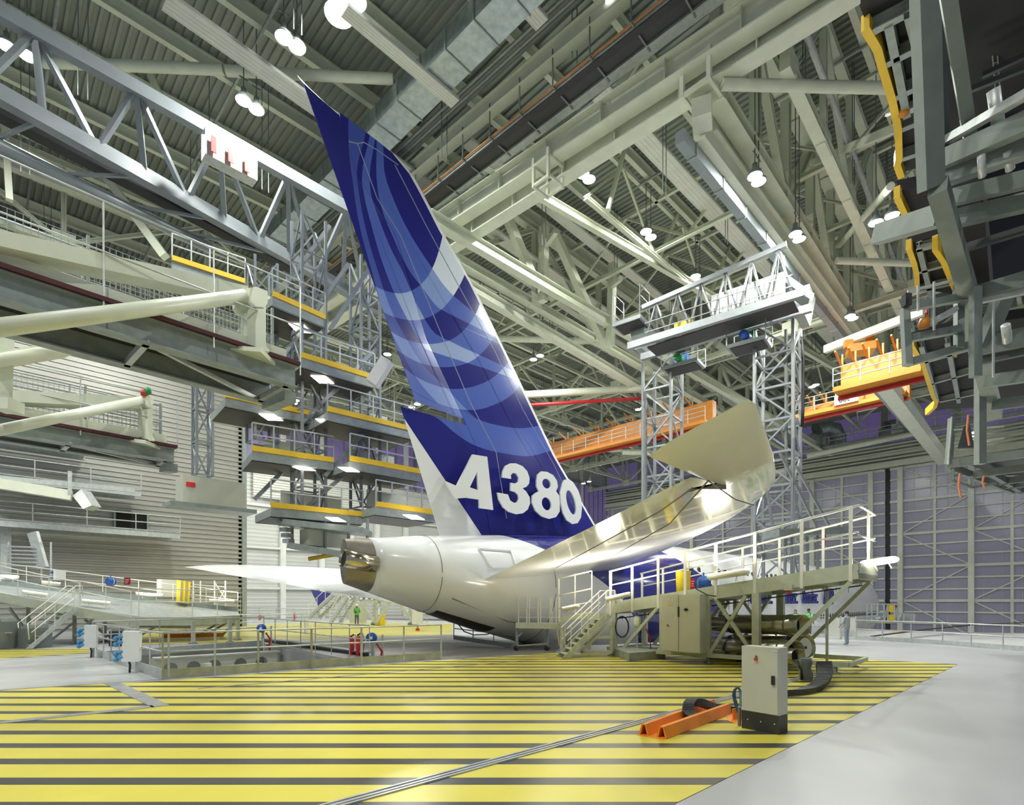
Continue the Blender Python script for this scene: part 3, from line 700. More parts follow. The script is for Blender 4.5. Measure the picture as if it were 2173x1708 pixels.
# girders running away to the right from the node
p, q = lineZ((1484, 274), (1834, 742), 23.0, 0, 30); bthing('crane_runway_girder', p, q, .55, 1.0, CREAM2, 'bright cream box girder running from the steel node down to the orange crane', 'girder', None, 'box')
p, q = lineZ((1510, 262), (1850, 735), 23.6, 0, 25); bthing('crane_runway_girder', p, q, .5, .8, CREAM, 'cream girder just right of the bright box girder, lamps hanging beside it', 'girder')
p, q = lineZ((1442, 290), (1815, 748), 22.2, 0, 4); gb = thing('cable_trunking', p, 'blue-grey galvanised box trunking with joint collars, upper right', 'trunking')
mb = MB(); TRK = mat('trunking_paint', (.27, .31, .33), .5, .1, .06, 3); mb.beam(p, q, .42, .55); mb.build('trunk', TRK, gb)
for i in range(12): a = lerp(p, q, (i + .4) / 12); mb = MB(); mb.beam(a, a + (q - p).normalized() * .12, .5, .62); mb.build('collar', GALVD, gb)
p, q = lineZ((1856, 815), (1950, 922), 17, 0, 0); bthing('cable_trunking', p, q, .5, .6, TRK, 'blue-grey trunking descending below the orange crane', 'trunking', None, 'box')
p, q = lineZ((1868, 800), (1990, 960), 17.0, 0, 4); bthing('crane_runway_girder', p, q, .9, 1.0, CREAM2, 'pale girder end descending beside the trunking below the orange crane', 'girder', None, 'box')
# lower parallel crane rails right of the fin
p, q = lineZ((1000, 512), (1420, 760), 23.4, 3, 45); bthing('crane_rail', p, q, .5, .7, CREAM, 'cream crane rail directly above the gusset-plated truss chord', 'girder')
p, q = lineZ((985, 603), (1372, 830), 23.0, 3, 40); bthing('crane_rail', p, q, .6, .7, CREAM2, 'lower cream crane rail passing behind the fin toward the lattice tower', 'girder')
p, q = lineZ((1240, 470), (1480, 610), 26, 8, 30); bthing('crane_rail', p, q, .35, .5, CREAM, 'higher cream rail with white bracket ends left of the lattice tower', 'girder')
# radiant ceiling strips
def strip(a, b, wpx, z, label):
    p, q = WZ(a[0], a[1], z), WZ(b[0], b[1], z); d = (p.x * cT + p.y * sT); w = wpx / F * d * .8
    t = thing('radiant_ceiling_panel', p, label, 'ceiling panel', 'white radiant ceiling strips'); mb = MB(); mb.beam(p, q, w, .16); mb.build('panel', PANEL, t)
    mb = MB(); u = (q - p).normalized(); s = Vector((-u.y, u.x, 0))
    for i in range(5): mb.beam(p + s * w * (i - 2) / 4.6 + Vector((0, 0, -.085)), q + s * w * (i - 2) / 4.6 + Vector((0, 0, -.085)), .03, .02)
    mb.build('seam', CREAM, t)
strip((350, 0), (1700, 958), 60, 27.2, 'long white ceiling strip passing just above the fin tip')
strip((731, 20), (966, 218), 40, 27.0, 'white ceiling strip ending in mid-air right of the fin tip')
strip((1080, -30), (1150, 50), 45, 27.2, 'short white ceiling strip end at the top centre')
strip((1275, 195), (1810, 768), 56, 27.5, 'long white ceiling strip between the lamp rows right of centre')
strip((990, 300), (1560, 760), 36, 28.5, 'white ceiling strip seen in pieces behind the crane runway')
strip((-40, 330), (420, 510), 26, 27.5, 'pale ceiling strip at the far left behind the crane girder')
strip((1040, 546), (1620, 930), 22, 27.5, 'thin distant white ceiling strip behind the right-hand truss')
strip((1060, 640), (1500, 900), 18, 27.0, 'thinnest distant white ceiling strip low above the orange crane')
# tubular bracing, level tubes
def tubeZ(a, b, z, r, label, m=CREAM, name='brace_tube'):
    p, q = WZ(a[0], a[1], z), WZ(b[0], b[1], z); return bthing(name, p, q, 2 * r, 0, m, label, 'brace', None, 'tube')
tubeZ((90, 132), (475, 148), 28.4, .24, 'thick level cream tube in the upper left')
tubeZ((480, 150), (835, 168), 28.4, .24, 'thick level cream tube just left of the fin tip')
tubeZ((1532, 179), (1890, 187), 23.8, .22, 'thick level cream tube from the steel node to the dark dock')
tubeZ((1775, 553), (1948, 559), 23.0, .2, 'thin level cream tube right of the heavy truss')
tubeZ((955, 716), (1262, 724), 25, .26, 'level cream tube behind the middle of the fin')
tubeZ((1100, 838), (1372, 824), 22.5, .35, 'level cream tube above the red rail')
tubeZ((1110, 860), (1372, 845), 21.5, .16, 'straight dark red conductor rail behind the fin', REDM, 'conductor_rail')
tubeZ((1000, 960), (1380, 955), 23, .2, 'distant level tube low behind the fin')
def dg(a, da, b, db, w, label, m=CREAM, prof='box', cat='brace', name='diagonal_brace'):
    return bthing(name, W(a[0], a[1], da), W(b[0], b[1], db), w, w, m, label, cat, None, prof)
dg((1330, 300), 34, (1290, 446), 33, .28, 'slanting cream strut beside the left lamp pair of the middle row', prof='tube')
dg((1450, 425), 40, (1400, 545), 39, .28, 'slanting cream strut beside the second lamp pair of the middle row', prof='tube')
dg((1570, 470), 45, (1500, 640), 44, .3, 'slanting cream strut above the lattice bridge', prof='tube')
dg((1080, 470), 36, (1135, 600), 37, .5, 'cream diagonal right of the fin, upper')
dg((1155, 480), 38, (1152, 640), 38, .5, 'cream hanger post with a bracket arm right of the fin')
dg((1300, 560), 42, (1295, 735), 42, .5, 'cream hanger post with a bracket arm nearer the lattice tower')
dg((1175, 490), 39, (1285, 735), 43, .5, 'long cream diagonal between the two hanger posts')
dg((1158, 520), 38, (1180, 490), 36.5, .3, 'short cream bracket arm at the top of the hanger post')
dg((1295, 610), 42, (1318, 590), 40, .3, 'short cream bracket arm at the second hanger post')
dg((1655, 375), 40, (1990, 235), 21, .34, 'long cream strut crossing in front of the heavy truss, upper')
dg((1760, 545), 42, (1890, 395), 26, .36, 'round cream strut rising to the dock lamps', prof='tube')
dg((1480, 325), 29, (1560, 300), 28, .2, 'short grey bracket beside the trunking')
dg((1350, 130), 26, (1290, 225), 26, .35, 'broad cream diagonal crossing the cable tray')
dg((1175, 395), 30, (1215, 290), 29, .45, 'wide cream column seen below the cable tray')
dg((8, 240), 30, (20, 425), 30, .3, 'white upright post at the far left edge')
dg((320, 160), 28, (345, 215), 28, .3, 'short cream hanger above the left lamp pairs')
dg((185, 320), 34, (350, 545), 34, .45, 'cream diagonal behind the upper left platform')
dg((470, 150), 30, (600, -10), 27, .22, 'cream diagonal rising left of the two lamp pairs')
# upper truss with its bottom chord parallel to the runway
p, q = lineZ((1310, 0), (873, 367), 27.2, 6, 20); bthing('roof_beam', p, q, .55, .8, CREAM, 'cream beam parallel to the cable tray, above it', 'beam')
# cable tray with hand rail posts
p, q = lineZ((1460, -5), (900, 432), 25.6, 4, 14); t = thing('cable_tray', p, 'dark cable tray loaded with cables between the two cream girders', 'cable tray')
s = Vector((0, 0, 1)).cross((q - p).normalized())
mb = MB(); mb.beam(p, q, .95, .06); mb.build('tray_bottom', UNDER, t)
for k in (-.5, .5): mb = MB(); mb.beam(p + s * k, q + s * k, .05, .28); mb.build('tray_side', GALVD, t)
mb = MB(); mb.beam(p + s * .35 + Vector((0, 0, -.12)), q + s * .35 + Vector((0, 0, -.12)), .32, .16); mb.build('cable_bundle', RUBBER, t)
mb = MB(); mb.beam(p + s * .62, q + s * .62, .06, .06); mb.build('orange_cable', mat('orange_cable', (.45, .18, .05), .5), t)
for i in range(18): a = lerp(p, q, i / 17); mb = MB(); mb.beam(a - s * .8 + Vector((0, 0, -.1)), a + s * .8 + Vector((0, 0, -.1)), .07, .07); mb.beam(a + s * .75, a + s * .75 + Vector((0, 0, 1.6)), .05, .05); mb.build('tray_bracket', DGREY, t)
p2, q2 = lineZ((1440, 60), (925, 440), 25.9, 4, 14); bthing('cable_tray', p2, q2, .45, .1, GALV, 'lighter metal cable duct along the lower side of the dark tray', 'cable tray', None, 'box')
# dark service pipes
for k in range(4):
    p, q = lineZ((1180 + 12 * k, 10), (846 + 10 * k, 318), 28, 6, 18)
    bthing('service_pipe', p, q, .16 + .05 * (k % 2), 0, DGREY if k % 2 else GALVD, '%s dark service pipe, counted from the duct, running beside the sheet-metal duct' % ordn(k), 'pipe', 'dark service pipes beside the duct', 'tube')
# sheet-metal duct
t = thing('ventilation_duct', WZ(1040, 20, 27.5), 'large rectangular sheet-metal duct right of the fin tip', 'duct')
p, q = lineZ((1095, -20), (800, 285), 27.6, 2, 12); mb = MB(); mb.beam(p, q, 1.5, 1.0); mb.build('duct_run', DUCTM, t)
for i in range(14): a = lerp(p, q, i / 13); mb = MB(); mb.beam(a, a + (q - p).normalized() * .06, 1.6, 1.1); mb.build('duct_joint', GALVD, t)
# thin sprinkler pipe, grey-blue, over the heavy truss
p, q = lineZ((1705, 55), (1850, 430), 26, 4, 30); bthing('service_pipe', p, q, .28, 0, GALV, 'long blue-grey pipe with a dark red collar in the upper right', 'pipe', None, 'tube')
a = lerp(p, q, .22); 
# ---------------------------------------------------------------- high bay lamps
def lampfix(px, py, z, label, rr=.33, group='paired high bay lamps'):
    c = WZ(px, py, z); t = thing('high_bay_lamp', c, label, 'lamp', group)
    mb = MB(); mb.lathe(c, [(.0, .0), (rr, .0), (rr, .03), (0, .03)], 20); mb.build('lamp_glass', LAMP, t, True)
    mb = MB(); mb.lathe(c, [(rr + .02, .0), (rr + .04, .05), (rr * .75, .22), (.13, .36), (.12, .6), (.0, .6)], 20); mb.build('lamp_housing', GALVD, t, True)
    mb = MB(); mb.beam(c + Vector((0, 0, .6)), c + Vector((0, 0, 30.6 - c.z)), .04, .04); mb.beam(c + Vector((-.2, 0, 1.1)), c + Vector((.2, 0, 1.1)), .05, .05); mb.build('suspension_rod', DGREY, t)
    return c
PAIRS = [((14, 98), (57, 118), 26.5, 'at the far upper left edge'), ((602, 80), (630, 101), 27, 'above the fin tip'), ((517, 214), (544, 233), 26.5, 'left of the fin tip'),
 ((1237, 370), (1250, 381), 26.5, 'nearest the runway girders at upper centre'), ((1371, 492), (1381, 504), 26.5, 'in the middle of the right-hand ceiling field'), ((1476, 587), (1485, 597), 26.5, 'above the lattice bridge'),
 ((1602, 374), (1610, 386), 22.5, 'beside the bright box girder, upper'), ((1688, 497), (1696, 508), 22.5, 'beside the bright box girder, lower'), ((1859, 473), (1893, 458), 22.0, 'against the dark dock at right'),
 ((1132, 763), (1146, 755), 24, 'right of the middle of the fin'), ((812, 761), (822, 752), 24, 'left of the middle of the fin'), ((626, 856), (628, 850), 22, 'just below the upper left platform'),
 ((874, 864), (886, 858), 22, 'peeping between the upper and lower rudder'), ((1354, 869), (1366, 865), 24, 'in front of the orange crane'), ((1272, 987), (1282, 984), 24, 'low beside the fin base'), ((1238, 1026), (1250, 1022), 20, 'lowest beside the fin base'),
 ((1723, 821), (1731, 817), 24, 'right of the right lattice tower'), ((2068, 917), (2087, 914), 24, 'below the dark dock at the right edge'), ((1804, 671), (1810, 676), 22, 'just above the orange crane'), ((430, 834), (438, 832), 24, 'small and distant beside the corrugated wall')]
LC = []
for (a, b, z, w_) in PAIRS:
    c1_ = lampfix(a[0], a[1], z, 'left lamp of the glowing pair ' + w_, .36 if z > 26 else .33); c2_ = lampfix(b[0], b[1], z, 'right lamp of the glowing pair ' + w_, .36 if z > 26 else .33); LC.append(c1_)
lampfix(444, 328, 26, 'single glowing lamp seen under the crane girder at left', .36, None)
LC.append(WZ(720, 30, 27.5)); lampfix(720, 30, 27.5, 'large glaring lamp at the top edge left of centre', .62, None); lampfix(752, 2, 27.5, 'second glaring lamp touching the top edge left of centre', .5, None)
lampfix(1300, 2, 27.5, 'glaring lamp at the top edge right of centre', .3, None)
# ---------------------------------------------------------------- light
def area(name, loc, power, size, col=(.97, .99, .90), tgt=None, spread=180):
    l = bpy.data.lights.new(name, 'AREA'); l.shape = 'DISK'; l.size = size; l.energy = power; l.color = col; l.spread = math.radians(spread)
    o = bpy.data.objects.new(name, l); COL.objects.link(o); o.location = loc
    if tgt is not None: o.rotation_euler = (Vector(tgt) - Vector(loc)).to_track_quat('-Z', 'Y').to_euler()
    return o
PW = 3300
for c in LC: area('lamp_light', c - Vector((0, 0, .06)), PW * .62, .6)
for x, y, k_ in ((-4, 2, .7), (-9, 12, .8), (-10, 24, .8), (16, -12, .35), (60, -20, .6), (78, -22, .6), (-10, 38, .6)):  # fill lights added outside the view to brighten the hall, dressed with lamp fixtures
    c = Vector((x, y, 25.55)); t = thing('high_bay_lamp', c, 'added unseen fill lamp in a high bay housing beyond the edge of the picture', 'lamp', 'added fill lamps beyond the picture')
    mb = MB(); mb.lathe(c, [(0, 0), (.4, 0), (.4, .03), (0, .03)], 20); mb.build('lamp_glass', LAMP, t, True)
    mb = MB(); mb.lathe(c, [(.42, .0), (.44, .05), (.3, .22), (.13, .36), (.12, .6), (0, .6)], 20); mb.build('lamp_housing', GALVD, t, True)
    mb = MB(); mb.beam(c + Vector((0, 0, .6)), c + Vector((0, 0, 5.0)), .04, .04); mb.build('suspension_rod', DGREY, t)
    area('lamp_light', (x, y, 25.5), PW * k_, .8)
wd = bpy.data.worlds.new('world'); SC.world = wd; wd.use_nodes = True; wd.node_tree.nodes['Background'].inputs[0].default_value = (.80, .88, 1.0, 1); wd.node_tree.nodes['Background'].inputs[1].default_value = .30
SC.view_settings.exposure = -0.12
SC.cycles.max_bounces = 8; SC.cycles.diffuse_bounces = 4; SC.cycles.glossy_bounces = 3
SC.cycles.use_denoising = True
try: SC.cycles.denoiser = 'OPENIMAGEDENOISE'
except Exception: pass
SC.cycles.sample_clamp_indirect = 4.0
# ================================================================ upper left docking arms
def dock_arm(nm, zb, end, slope_near, farend, xl, cream, head, tube, rail_near, rail_far, scale, label, lights=None):
    P = WZ(end[0], end[1], zb); t = thing('docking_platform', P, label, 'docking platform')
    Pn = [P, WZ(xl, end[1] - slope_near * (end[0] - xl), zb)]; u = (Pn[1] - Pn[0]).normalized()
    Pf = WZ(farend[0], farend[1], zb); L = (Pn[1] - Pn[0]).length; wv = Pf - P; wv = wv - u * wv.dot(u)
    hh = .62 * scale; up = Vector((0, 0, 1))
    for (a, n_) in ((P, 'near_girder'), (P + wv, 'far_girder')):
        m = MB(); m.ibeam(a + up * hh / 2, a + u * L + up * hh / 2, .34, hh, .04); m.build(n_, GALVD, t)
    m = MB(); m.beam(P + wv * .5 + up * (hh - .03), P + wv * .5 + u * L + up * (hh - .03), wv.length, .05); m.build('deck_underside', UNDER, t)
    k = int(L / 2.6)
    for i in range(k):
        a = P + u * (L * i / k + .25); m = MB(); m.beam(a + up * .08, a + wv + up * .08, .14, .16); m.build('cross_member', GALV, t)
        if i % 2: m = MB(); m.beam(a + up * .06, a + wv - u * (L / k) + up * .06, .1, .1); m.build('diagonal', GALV, t)
    m = MB(); m.beam(P - u * .05 + up * (hh + .06), P + u * L + up * (hh + .06), .5, .10); m.build('dark_strip', MAROON, t)
    m = MB(); m.beam(P + u * .25 + up * (hh + .24) + wv * .1, P + u * L + up * (hh + .24) + wv * .1, .35, .40); m.build('cream_beam', CREAM2, t)
    for i in range(4): m = MB(); a = P + u * (.9 + 2.6 * i) + up * (hh + .16) + wv * .1 - wv.normalized() * .18; m.beam(a - u * .2, a + u * .2, .02, .07); m.build('name_plate', DGREY, t)
    # railings
    z1 = up * (hh + .42)
    base = [P - wv.normalized() * .22 + up * .35 - u * .05, P - wv.normalized() * .22 + u * min(L, 9) + up * .35]
    railing(t, base, rail_near, GALV, r=.022, rails=(1, .55), toe=0, step=2.6)
    b2 = [P + wv + z1 * .9 + u * .1, P + wv + z1 * .9 + u * L]
    railing(t, b2, rail_far, GALV, r=.03, rails=(1, .55), toe=.1, step=2.4)
    meshpanel(t, b2[0], b2[1], rail_far - .25, GALV, .11, .11, .012)
    b3 = [P + wv * .45 + z1 + u * .3, P + wv * .45 + u * L + z1]
    meshpanel(t, b3[0], b3[1], rail_far * .8, GALVD, .13, .13, .012)
    for i in range(int(L / 2.2)): a = b3[0] + u * 2.2 * i; m = MB(); m.beam(a, a + up * rail_far * .85, .09, .06, u); m.build('mesh_post', GALVD, t)
    # steel head, column, foot and the V of arms
    hp_ = WZ((head[0] + head[2]) / 2, end[1] - slope_near * (end[0] - (head[0] + head[2]) / 2), zb); d = hp_.x * cT + hp_.y * sT - .15
    hx0, hy0, hx1, hy1 = head; A = MB(); yv = wv.normalized()
    pc = [W(hx0, hy0 + 6, d), W((hx0 + hx1) / 2 + 5, hy0, d), W(hx1, hy0 + 10, d), W(hx1, hy1 - 12, d), W(hx1 - 8, hy1, d), W(hx0 + 8, hy1, d), W(hx0, hy1 - 14, d)]
    A.poly([pc], yv * .55); A.build('arm_head', CREAM2, t)
    fy = end[1] - 75 * scale * 16 / d * 1.0
    c0, c1 = (hx0 + hx1) / 2 + (hx1 - hx0) * .10, (hx1 - hx0) * .34; bt = cream
    A = MB(); A.poly([[W(c0 - c1, hy1 - 4, d), W(c0 + c1, hy1 - 4, d), W(c0 + c1, bt - 10, d), W(c0 + c1 * 1.5, bt, d), W(c0 - c1 * 2.2, bt, d), W(c0 - c1, bt - 10, d)]], yv * .45); A.build('arm_column', CREAM2, t)
    A = MB(); A.beam(W(c0 - c1 * 1.8, bt + 3, d) + yv * .2, W(c0 + c1 * 1.6, bt + 8, d) + yv * .2, .9, .12); A.build('arm_foot', CREAM2, t)
    (tx, ty, tr, td) = tube; q = W(tx, ty, td); p = W(hx0 + 8, (hy0 + hy1) / 2 - 3, d - .1); A = MB(); A.tube(p, q, tr, 20); A.build('brace_tube', CREAM2, t, True)
    A = MB(); e = P + u * 7.2 * scale + up * (hh + .38) - yv * .1; hp = W(hx0 + 10, hy0 + 14, d + .3)
    A.hexa([hp + up * .12 - yv * .2, hp + up * .12 + yv * .2, hp - up * .3 + yv * .2, hp - up * .3 - yv * .2], [e + up * .12 - yv * .35, e + up * .12 + yv * .35, e - up * .2 + yv * .35, e - up * .2 - yv * .35]); A.build('back_arm', CREAM2, t)
    A = MB(); A.hexa([e - yv * .5 - up * .4, e + yv * .5 - up * .4, e + u * 1.6 + yv * .5 - up * .25, e + u * 1.6 - yv * .5 - up * .25], [e - yv * .35 + up * .14, e + yv * .35 + up * .14, e + u * 1.3 + yv * .35 + up * .14, e + u * 1.3 - yv * .35 + up * .14]); A.build('arm_shoe', CREAM2, t)
    # chain slewing gear under the end
    A = MB(); A.beam(P + wv * 1.0 - up * .05, P + wv * .15 - up * .15, .35, .3); A.build('drive_unit', GALVD, t)
    if lights:
        for (x, y, m_, n_) in lights:
            A = MB(); c = W(x, y, d); A.lathe(c - up * .12, [(.09, 0), (.11, .05), (.11, .18), (.05, .24), (0, .24)], 14); A.build(n_, m_, t, True)
    return t
dock_arm('upper', 8.28, (626, 825), .294, (562, 856), -90, 745, (510, 608, 568, 655), (-70, 704, .17, 10.2), 2.55, 1.75, 1.0, 'long grey docking platform with cream V-shaped arm, upper left, the larger one')
dock_arm('lower', 7.13, (369, 982), .165, (335, 990), -90, 935, (292, 838, 326, 868), (-60, 925, .15, 14.5), 1.9, 1.5, .8, 'smaller grey docking platform below, with cream arm and red and green lamps', [(306, 833, REDB, 'red_lamp'), (314, 829, GREENM, 'green_lamp')])
c = W(12, 770, 14.5); m = MB(); m.beam(W(-20, 768, 14.5), W(135, 742, 15.6), .34, .34); m.tube(W(-20, 768, 14.3), W(140, 742, 15.4), .17, 16)
m.build('brace_tube', CREAM2, label='cream tube stub at the left edge between the two docking platforms', cat='brace', smooth='auto')
m = MB(); m.beam(W(12, 720, 14.8), W(6, 870, 14.8), .45, .35, (1, 0, 0)); m.beam(W(-5, 860, 14.8), W(35, 862, 14.8), .5, .3)
m.build('steel_post', CREAM2, label='cream riveted post at the left edge between the two docking platforms', cat='post')
# ================================================================ crane girder and hanging dock left of the fin
GB = mat('crane_blue_grey_paint', (.22, .245, .27), .35, .15)
p, q = lineZ((-20, 15), (742, 445), 23.4, 2, 3); gt = thing('crane_bridge', p, 'big blue-grey lattice crane bridge passing high on the left in front of the ceiling', 'crane')
m = MB(); m.beam(p, q, .4, .55); m.build('upper_girder', GB, gt)
p2, q2 = lineZ((-20, 190), (742, 620), 20.8, 2, 3); m = MB(); m.beam(p2, q2, .45, .6); m.build('lower_girder', GB, gt)
p3, q3 = lineZ((-20, 232), (600, 560), 20.6, 2, 1); m = MB(); m.beam(p3, q3, .6, .3); m.build('dark_underside', BLACKM, gt)
p4, q4 = lineZ((-20, 300), (400, 505), 19.6, 2, 1); m = MB(); m.tube(p4, q4, .26, 14); m.build('walkway_tube', GB, gt, True)
for i in range(7):
    a, b, c, e = lerp(p, q, i / 6), lerp(p2, q2, i / 6), lerp(p2, q2, min(1, (i + .5) / 6)), lerp(p, q, min(1, (i + 1) / 6))
    m = MB(); m.beam(a, b, .22, .22); m.build('hanger', GB, gt)
    if i < 6:
        m = MB(); m.beam(a, c, .2, .2); m.build('diagonal', GB, gt); m = MB(); m.beam(c, e, .2, .2); m.build('diagonal', GB, gt)
    if i < 5:
        f = lerp(p4, q4, i / 5); m = MB(); m.beam(lerp(p2, q2, i / 6), f, .12, .12); m.build('hanger', GB, gt)
c = W(488, 335, 25.0); m = MB(); m.box(c, 2.2, .6, 1.2, .0); bx = m.build('crane_cabin', GALV, gt, label='pale crane box with red marks')
for i in range(3):
    m = MB(); m.box(c + Vector((-.8 + .7 * i, -.42, -.1 - .05 * i)), .22, .05, .7, 0); m.build('red_mark', REDB, bx)
# hanging multi-level dock
BD = 24.0
hd = thing('hanging_dock', W(640, 1150, BD), 'multi-level grey work platform with yellow edges hanging left of the fin', 'work platform')
bars = [(365, 548, 520, 598, 25), (578, 624, 690, 674, 24), (640, 754, 795, 802, 24), (478, 838, 660, 878, 24), (695, 868, 878, 912, 25), (535, 952, 708, 977, 24), (743, 973, 893, 1001, 25), (575, 1072, 770, 1092, 24), (798, 1070, 925, 1088, 25.5)]
for i, (x0_, y0_, x1_, y1_, dd) in enumerate(bars):
    z = zat((y0_ + y1_) / 2, dd); a = WZ(x0_, y0_, z); b = WZ(x1_, y1_, z); u = (b - a); u.z = 0; w_ = Vector((-u.y, u.x, 0)).normalized(); 
    if w_.dot(Vector((cT, sT, 0))) < 0: w_ = -w_
    m = MB(); m.beam(a + w_ * 1.3 - Vector((0, 0, .28)), b + w_ * 1.3 - Vector((0, 0, .28)), 2.6, .34); dk = m.build('platform_deck', GALVD, hd)
    m = MB(); m.beam(a + Vector((0, 0, .02)), b + Vector((0, 0, .02)), .12, .22); m.build('yellow_edge', YEL, dk)
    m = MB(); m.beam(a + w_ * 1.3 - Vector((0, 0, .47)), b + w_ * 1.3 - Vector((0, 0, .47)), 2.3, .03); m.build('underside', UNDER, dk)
    L = u.length; 
    for fr, h_ in ((0, 1.1), (.0, .6)):
        m = MB(); m.beam(a + Vector((0, 0, h_)), b + Vector((0, 0, h_)), .05, .05); m.build('handrail', GALV, dk)
    for j in range(5): m = MB(); s_ = lerp(a, b, j / 4); m.beam(s_, s_ + Vector((0, 0, 1.1)), .05, .05); m.build('post', GALV, dk)
    m = MB(); m.box(lerp(a, b, .6) + w_ * 2.2 + Vector((0, 0, .6)), L * .7, .06, 1.0, math.atan2(u.y, u.x)); m.build('kick_panel', CREAM, dk)
for i, (x, y, sx, sy, yb_, db3) in enumerate([(637, 697, 50, 24, 649, 24), (684, 806, 50, 20, 778, 24), (575, 886, 52, 17, 858, 24), (693, 897, 48, 18, 866, 24), (645, 995, 50, 10, 965, 24), (740, 997, 46, 12, 975, 24), (712, 1103, 44, 11, 1082, 24), (878, 1098, 46, 12, 1079, 25.5)]):
    z = zat(yb_, db3) - .53
    q_ = [WZ(x - sx * .5, y - sy * .42, z), WZ(x + sx * .12, y - sy * .42 + 1, z), WZ(x + sx * .5, y + sy * .42, z), WZ(x - sx * .12, y + sy * .42 - 1, z)]
    m = MB(); m.poly([q_], (0, 0, .03)); m.build('light_panel', LAMPT, hd)
GM = GALV
def lattice(parent, c, w, z0, z1, m, bay=1.5, r=.05, nm='tower', rz=0.0):
    R = Matrix.Rotation(rz, 3, 'Z'); cs = [R @ Vector((x * w / 2, y * w / 2, 0)) for x, y in ((-1, -1), (1, -1), (1, 1), (-1, 1))]; c = Vector((c[0], c[1], 0))
    for k_ in cs: mb = MB(); mb.beam(c + k_ + Vector((0, 0, z0)), c + k_ + Vector((0, 0, z1)), r * 2.2, r * 2.2); mb.build('leg', m, parent)
    n = max(1, int((z1 - z0) / bay)); h = (z1 - z0) / n
    for i in range(n):
        mb = MB(); za, zb2 = z0 + i * h, z0 + (i + 1) * h
        for j in range(4):
            a, b = cs[j], cs[(j + 1) % 4]
            mb.beam(c + a + Vector((0, 0, za)), c + b + Vector((0, 0, za)), r * 1.5, r * 1.5)
            if (i + j) % 2: a, b = b, a
            mb.beam(c + a + Vector((0, 0, za)), c + b + Vector((0, 0, zb2)), r * 1.3, r * 1.3)
        mb.build('lattice_bay', m, parent)
for (x, dd, y0_, y1_, w_) in ((556, 25.5, 940, 560, 1.0), (655, 25.2, 1120, 470, 1.1), (775, 26.5, 1080, 560, 1.0), (430, 27, 1010, 800, .7)):
    c = W(x, 900, dd); lattice(hd, c, w_, zat(y0_, dd), zat(y1_, dd), GB, 1.6, .05)
for (a, b) in (((600, 760), (740, 560)), ((640, 900), (800, 740)), ((520, 860), (640, 720)), ((540, 1060), (640, 960)), ((690, 1010), (770, 920)), ((430, 800), (560, 640)), ((700, 700), (790, 560)), ((610, 600), (700, 480)), ((640, 1085), (740, 1000))):
    m = MB(); m.beam(W(a[0], a[1], 25), W(b[0], b[1], 25.6), .16, .16); m.build('brace', GB, hd)
m = MB(); m.beam(W(790, 815, 24.4), W(822, 765, 24.4), .5, .5); m.build('folding_flap', PANEL, hd)
c = W(448, 1048, 25.5); m = MB(); m.box(c, 2.6, 1.2, 1.2, .0); cg = m.build('control_basket', BEIGE, hd, label='pale cladded basket')
m = MB(); m.box(c - Vector((0, 0, .7)), 3.6, 1.4, .18, 0); m.build('basket_floor', GALVD, cg); m = MB(); m.box(c + Vector((-1.0, -.62, .2)), .35, .03, .2, 0); m.build('red_sign', REDB, cg)
# lower cage under the hanging dock
for (x0_, y0_, x1_, y1_, dd) in ((615, 1112, 780, 1130, 24), (625, 1160, 735, 1178, 24.2)):
    m = MB(); m.beam(W(x0_, y0_, dd), W(x1_, y1_, dd), 1.6, .25); m.build('cage_floor', GALVD, hd)
for x in (620, 690, 740, 780): m = MB(); m.beam(W(x, 1100, 24.4), W(x, 1165, 24.4), .1, .1); m.build('cage_post', GALVD, hd)
m = MB(); m.box(W(690, 1145, 24.8), 2.2, .6, .7, .2); m.build('cage_panel', BEIGE, hd)
m = MB(); m.tube(W(655, 1186, 24), W(760, 1168, 24), .09, 8); m.build('bumper_tube', YEL, hd, True)
for k in range(5): m = MB(); m.box(W(600 + k * 3, 1100 + 12 * k, 24), .35, .35, .18, .4); m.build('step', GALV, hd)
# ================================================================ lattice gantry right of the fin
LT = mat('lattice_light_grey', (.27, .29, .31), .35, .25, .08, 3)
gz = 18.6; pL, pR = WZ(1370, 724, gz), WZ(1682, 628, gz); ga = thing('lattice_gantry', (pL.x, pL.y, 3), 'light grey lattice gantry with two towers right of the fin', 'gantry')
uu = (pR - pL).normalized(); ww = Vector((-uu.y, uu.x, 0)); ww = ww if ww.dot(Vector((cT, sT, 0))) > 0 else -ww
th_ = math.atan2(uu.y, uu.x)
zt_ = gz + 2.6
for s_ in (0, 2.0):
    m = MB(); m.beam(pL - uu * 1.2 + ww * s_, pR + uu * .6 + ww * s_, .3, .42); m.build('bridge_chord', LT, ga)
a0_, a1_ = pL + Vector((0, 0, 2.2)), pR + Vector((0, 0, 2.9))
m = MB(); m.beam(a0_ - uu * .2, a1_ - uu * .3, .26, .26); m.build('top_chord', LT, ga)
for i in range(6):
    b0 = lerp(pL, pR, i / 6); b1 = lerp(pL, pR, (i + 1) / 6); t0 = lerp(a0_, a1_, (i + .5) / 6)
    for b_ in (b0, b1, b0 + ww * 2): m = MB(); m.tube(b_, t0, .065, 8); m.build('bridge_diagonal', LT, ga, True)
m = MB(); m.beam(pL + ww - Vector((0, 0, .3)), pR + ww - Vector((0, 0, .1)), 1.5, .08); m.build('bridge_deck', UNDER, ga)
m = MB(); cb1, cb2 = lerp(pL, pR, .46) + ww * .9, lerp(pL, pR, .93) + ww * .9; m.beam(cb1 + Vector((0, 0, 1.05)), cb2 + Vector((0, 0, 1.05)), .5, 1.6); cab = m.build('electrical_cabinet', WHITE, ga, label='row of white electrical cabinets on the bridge')
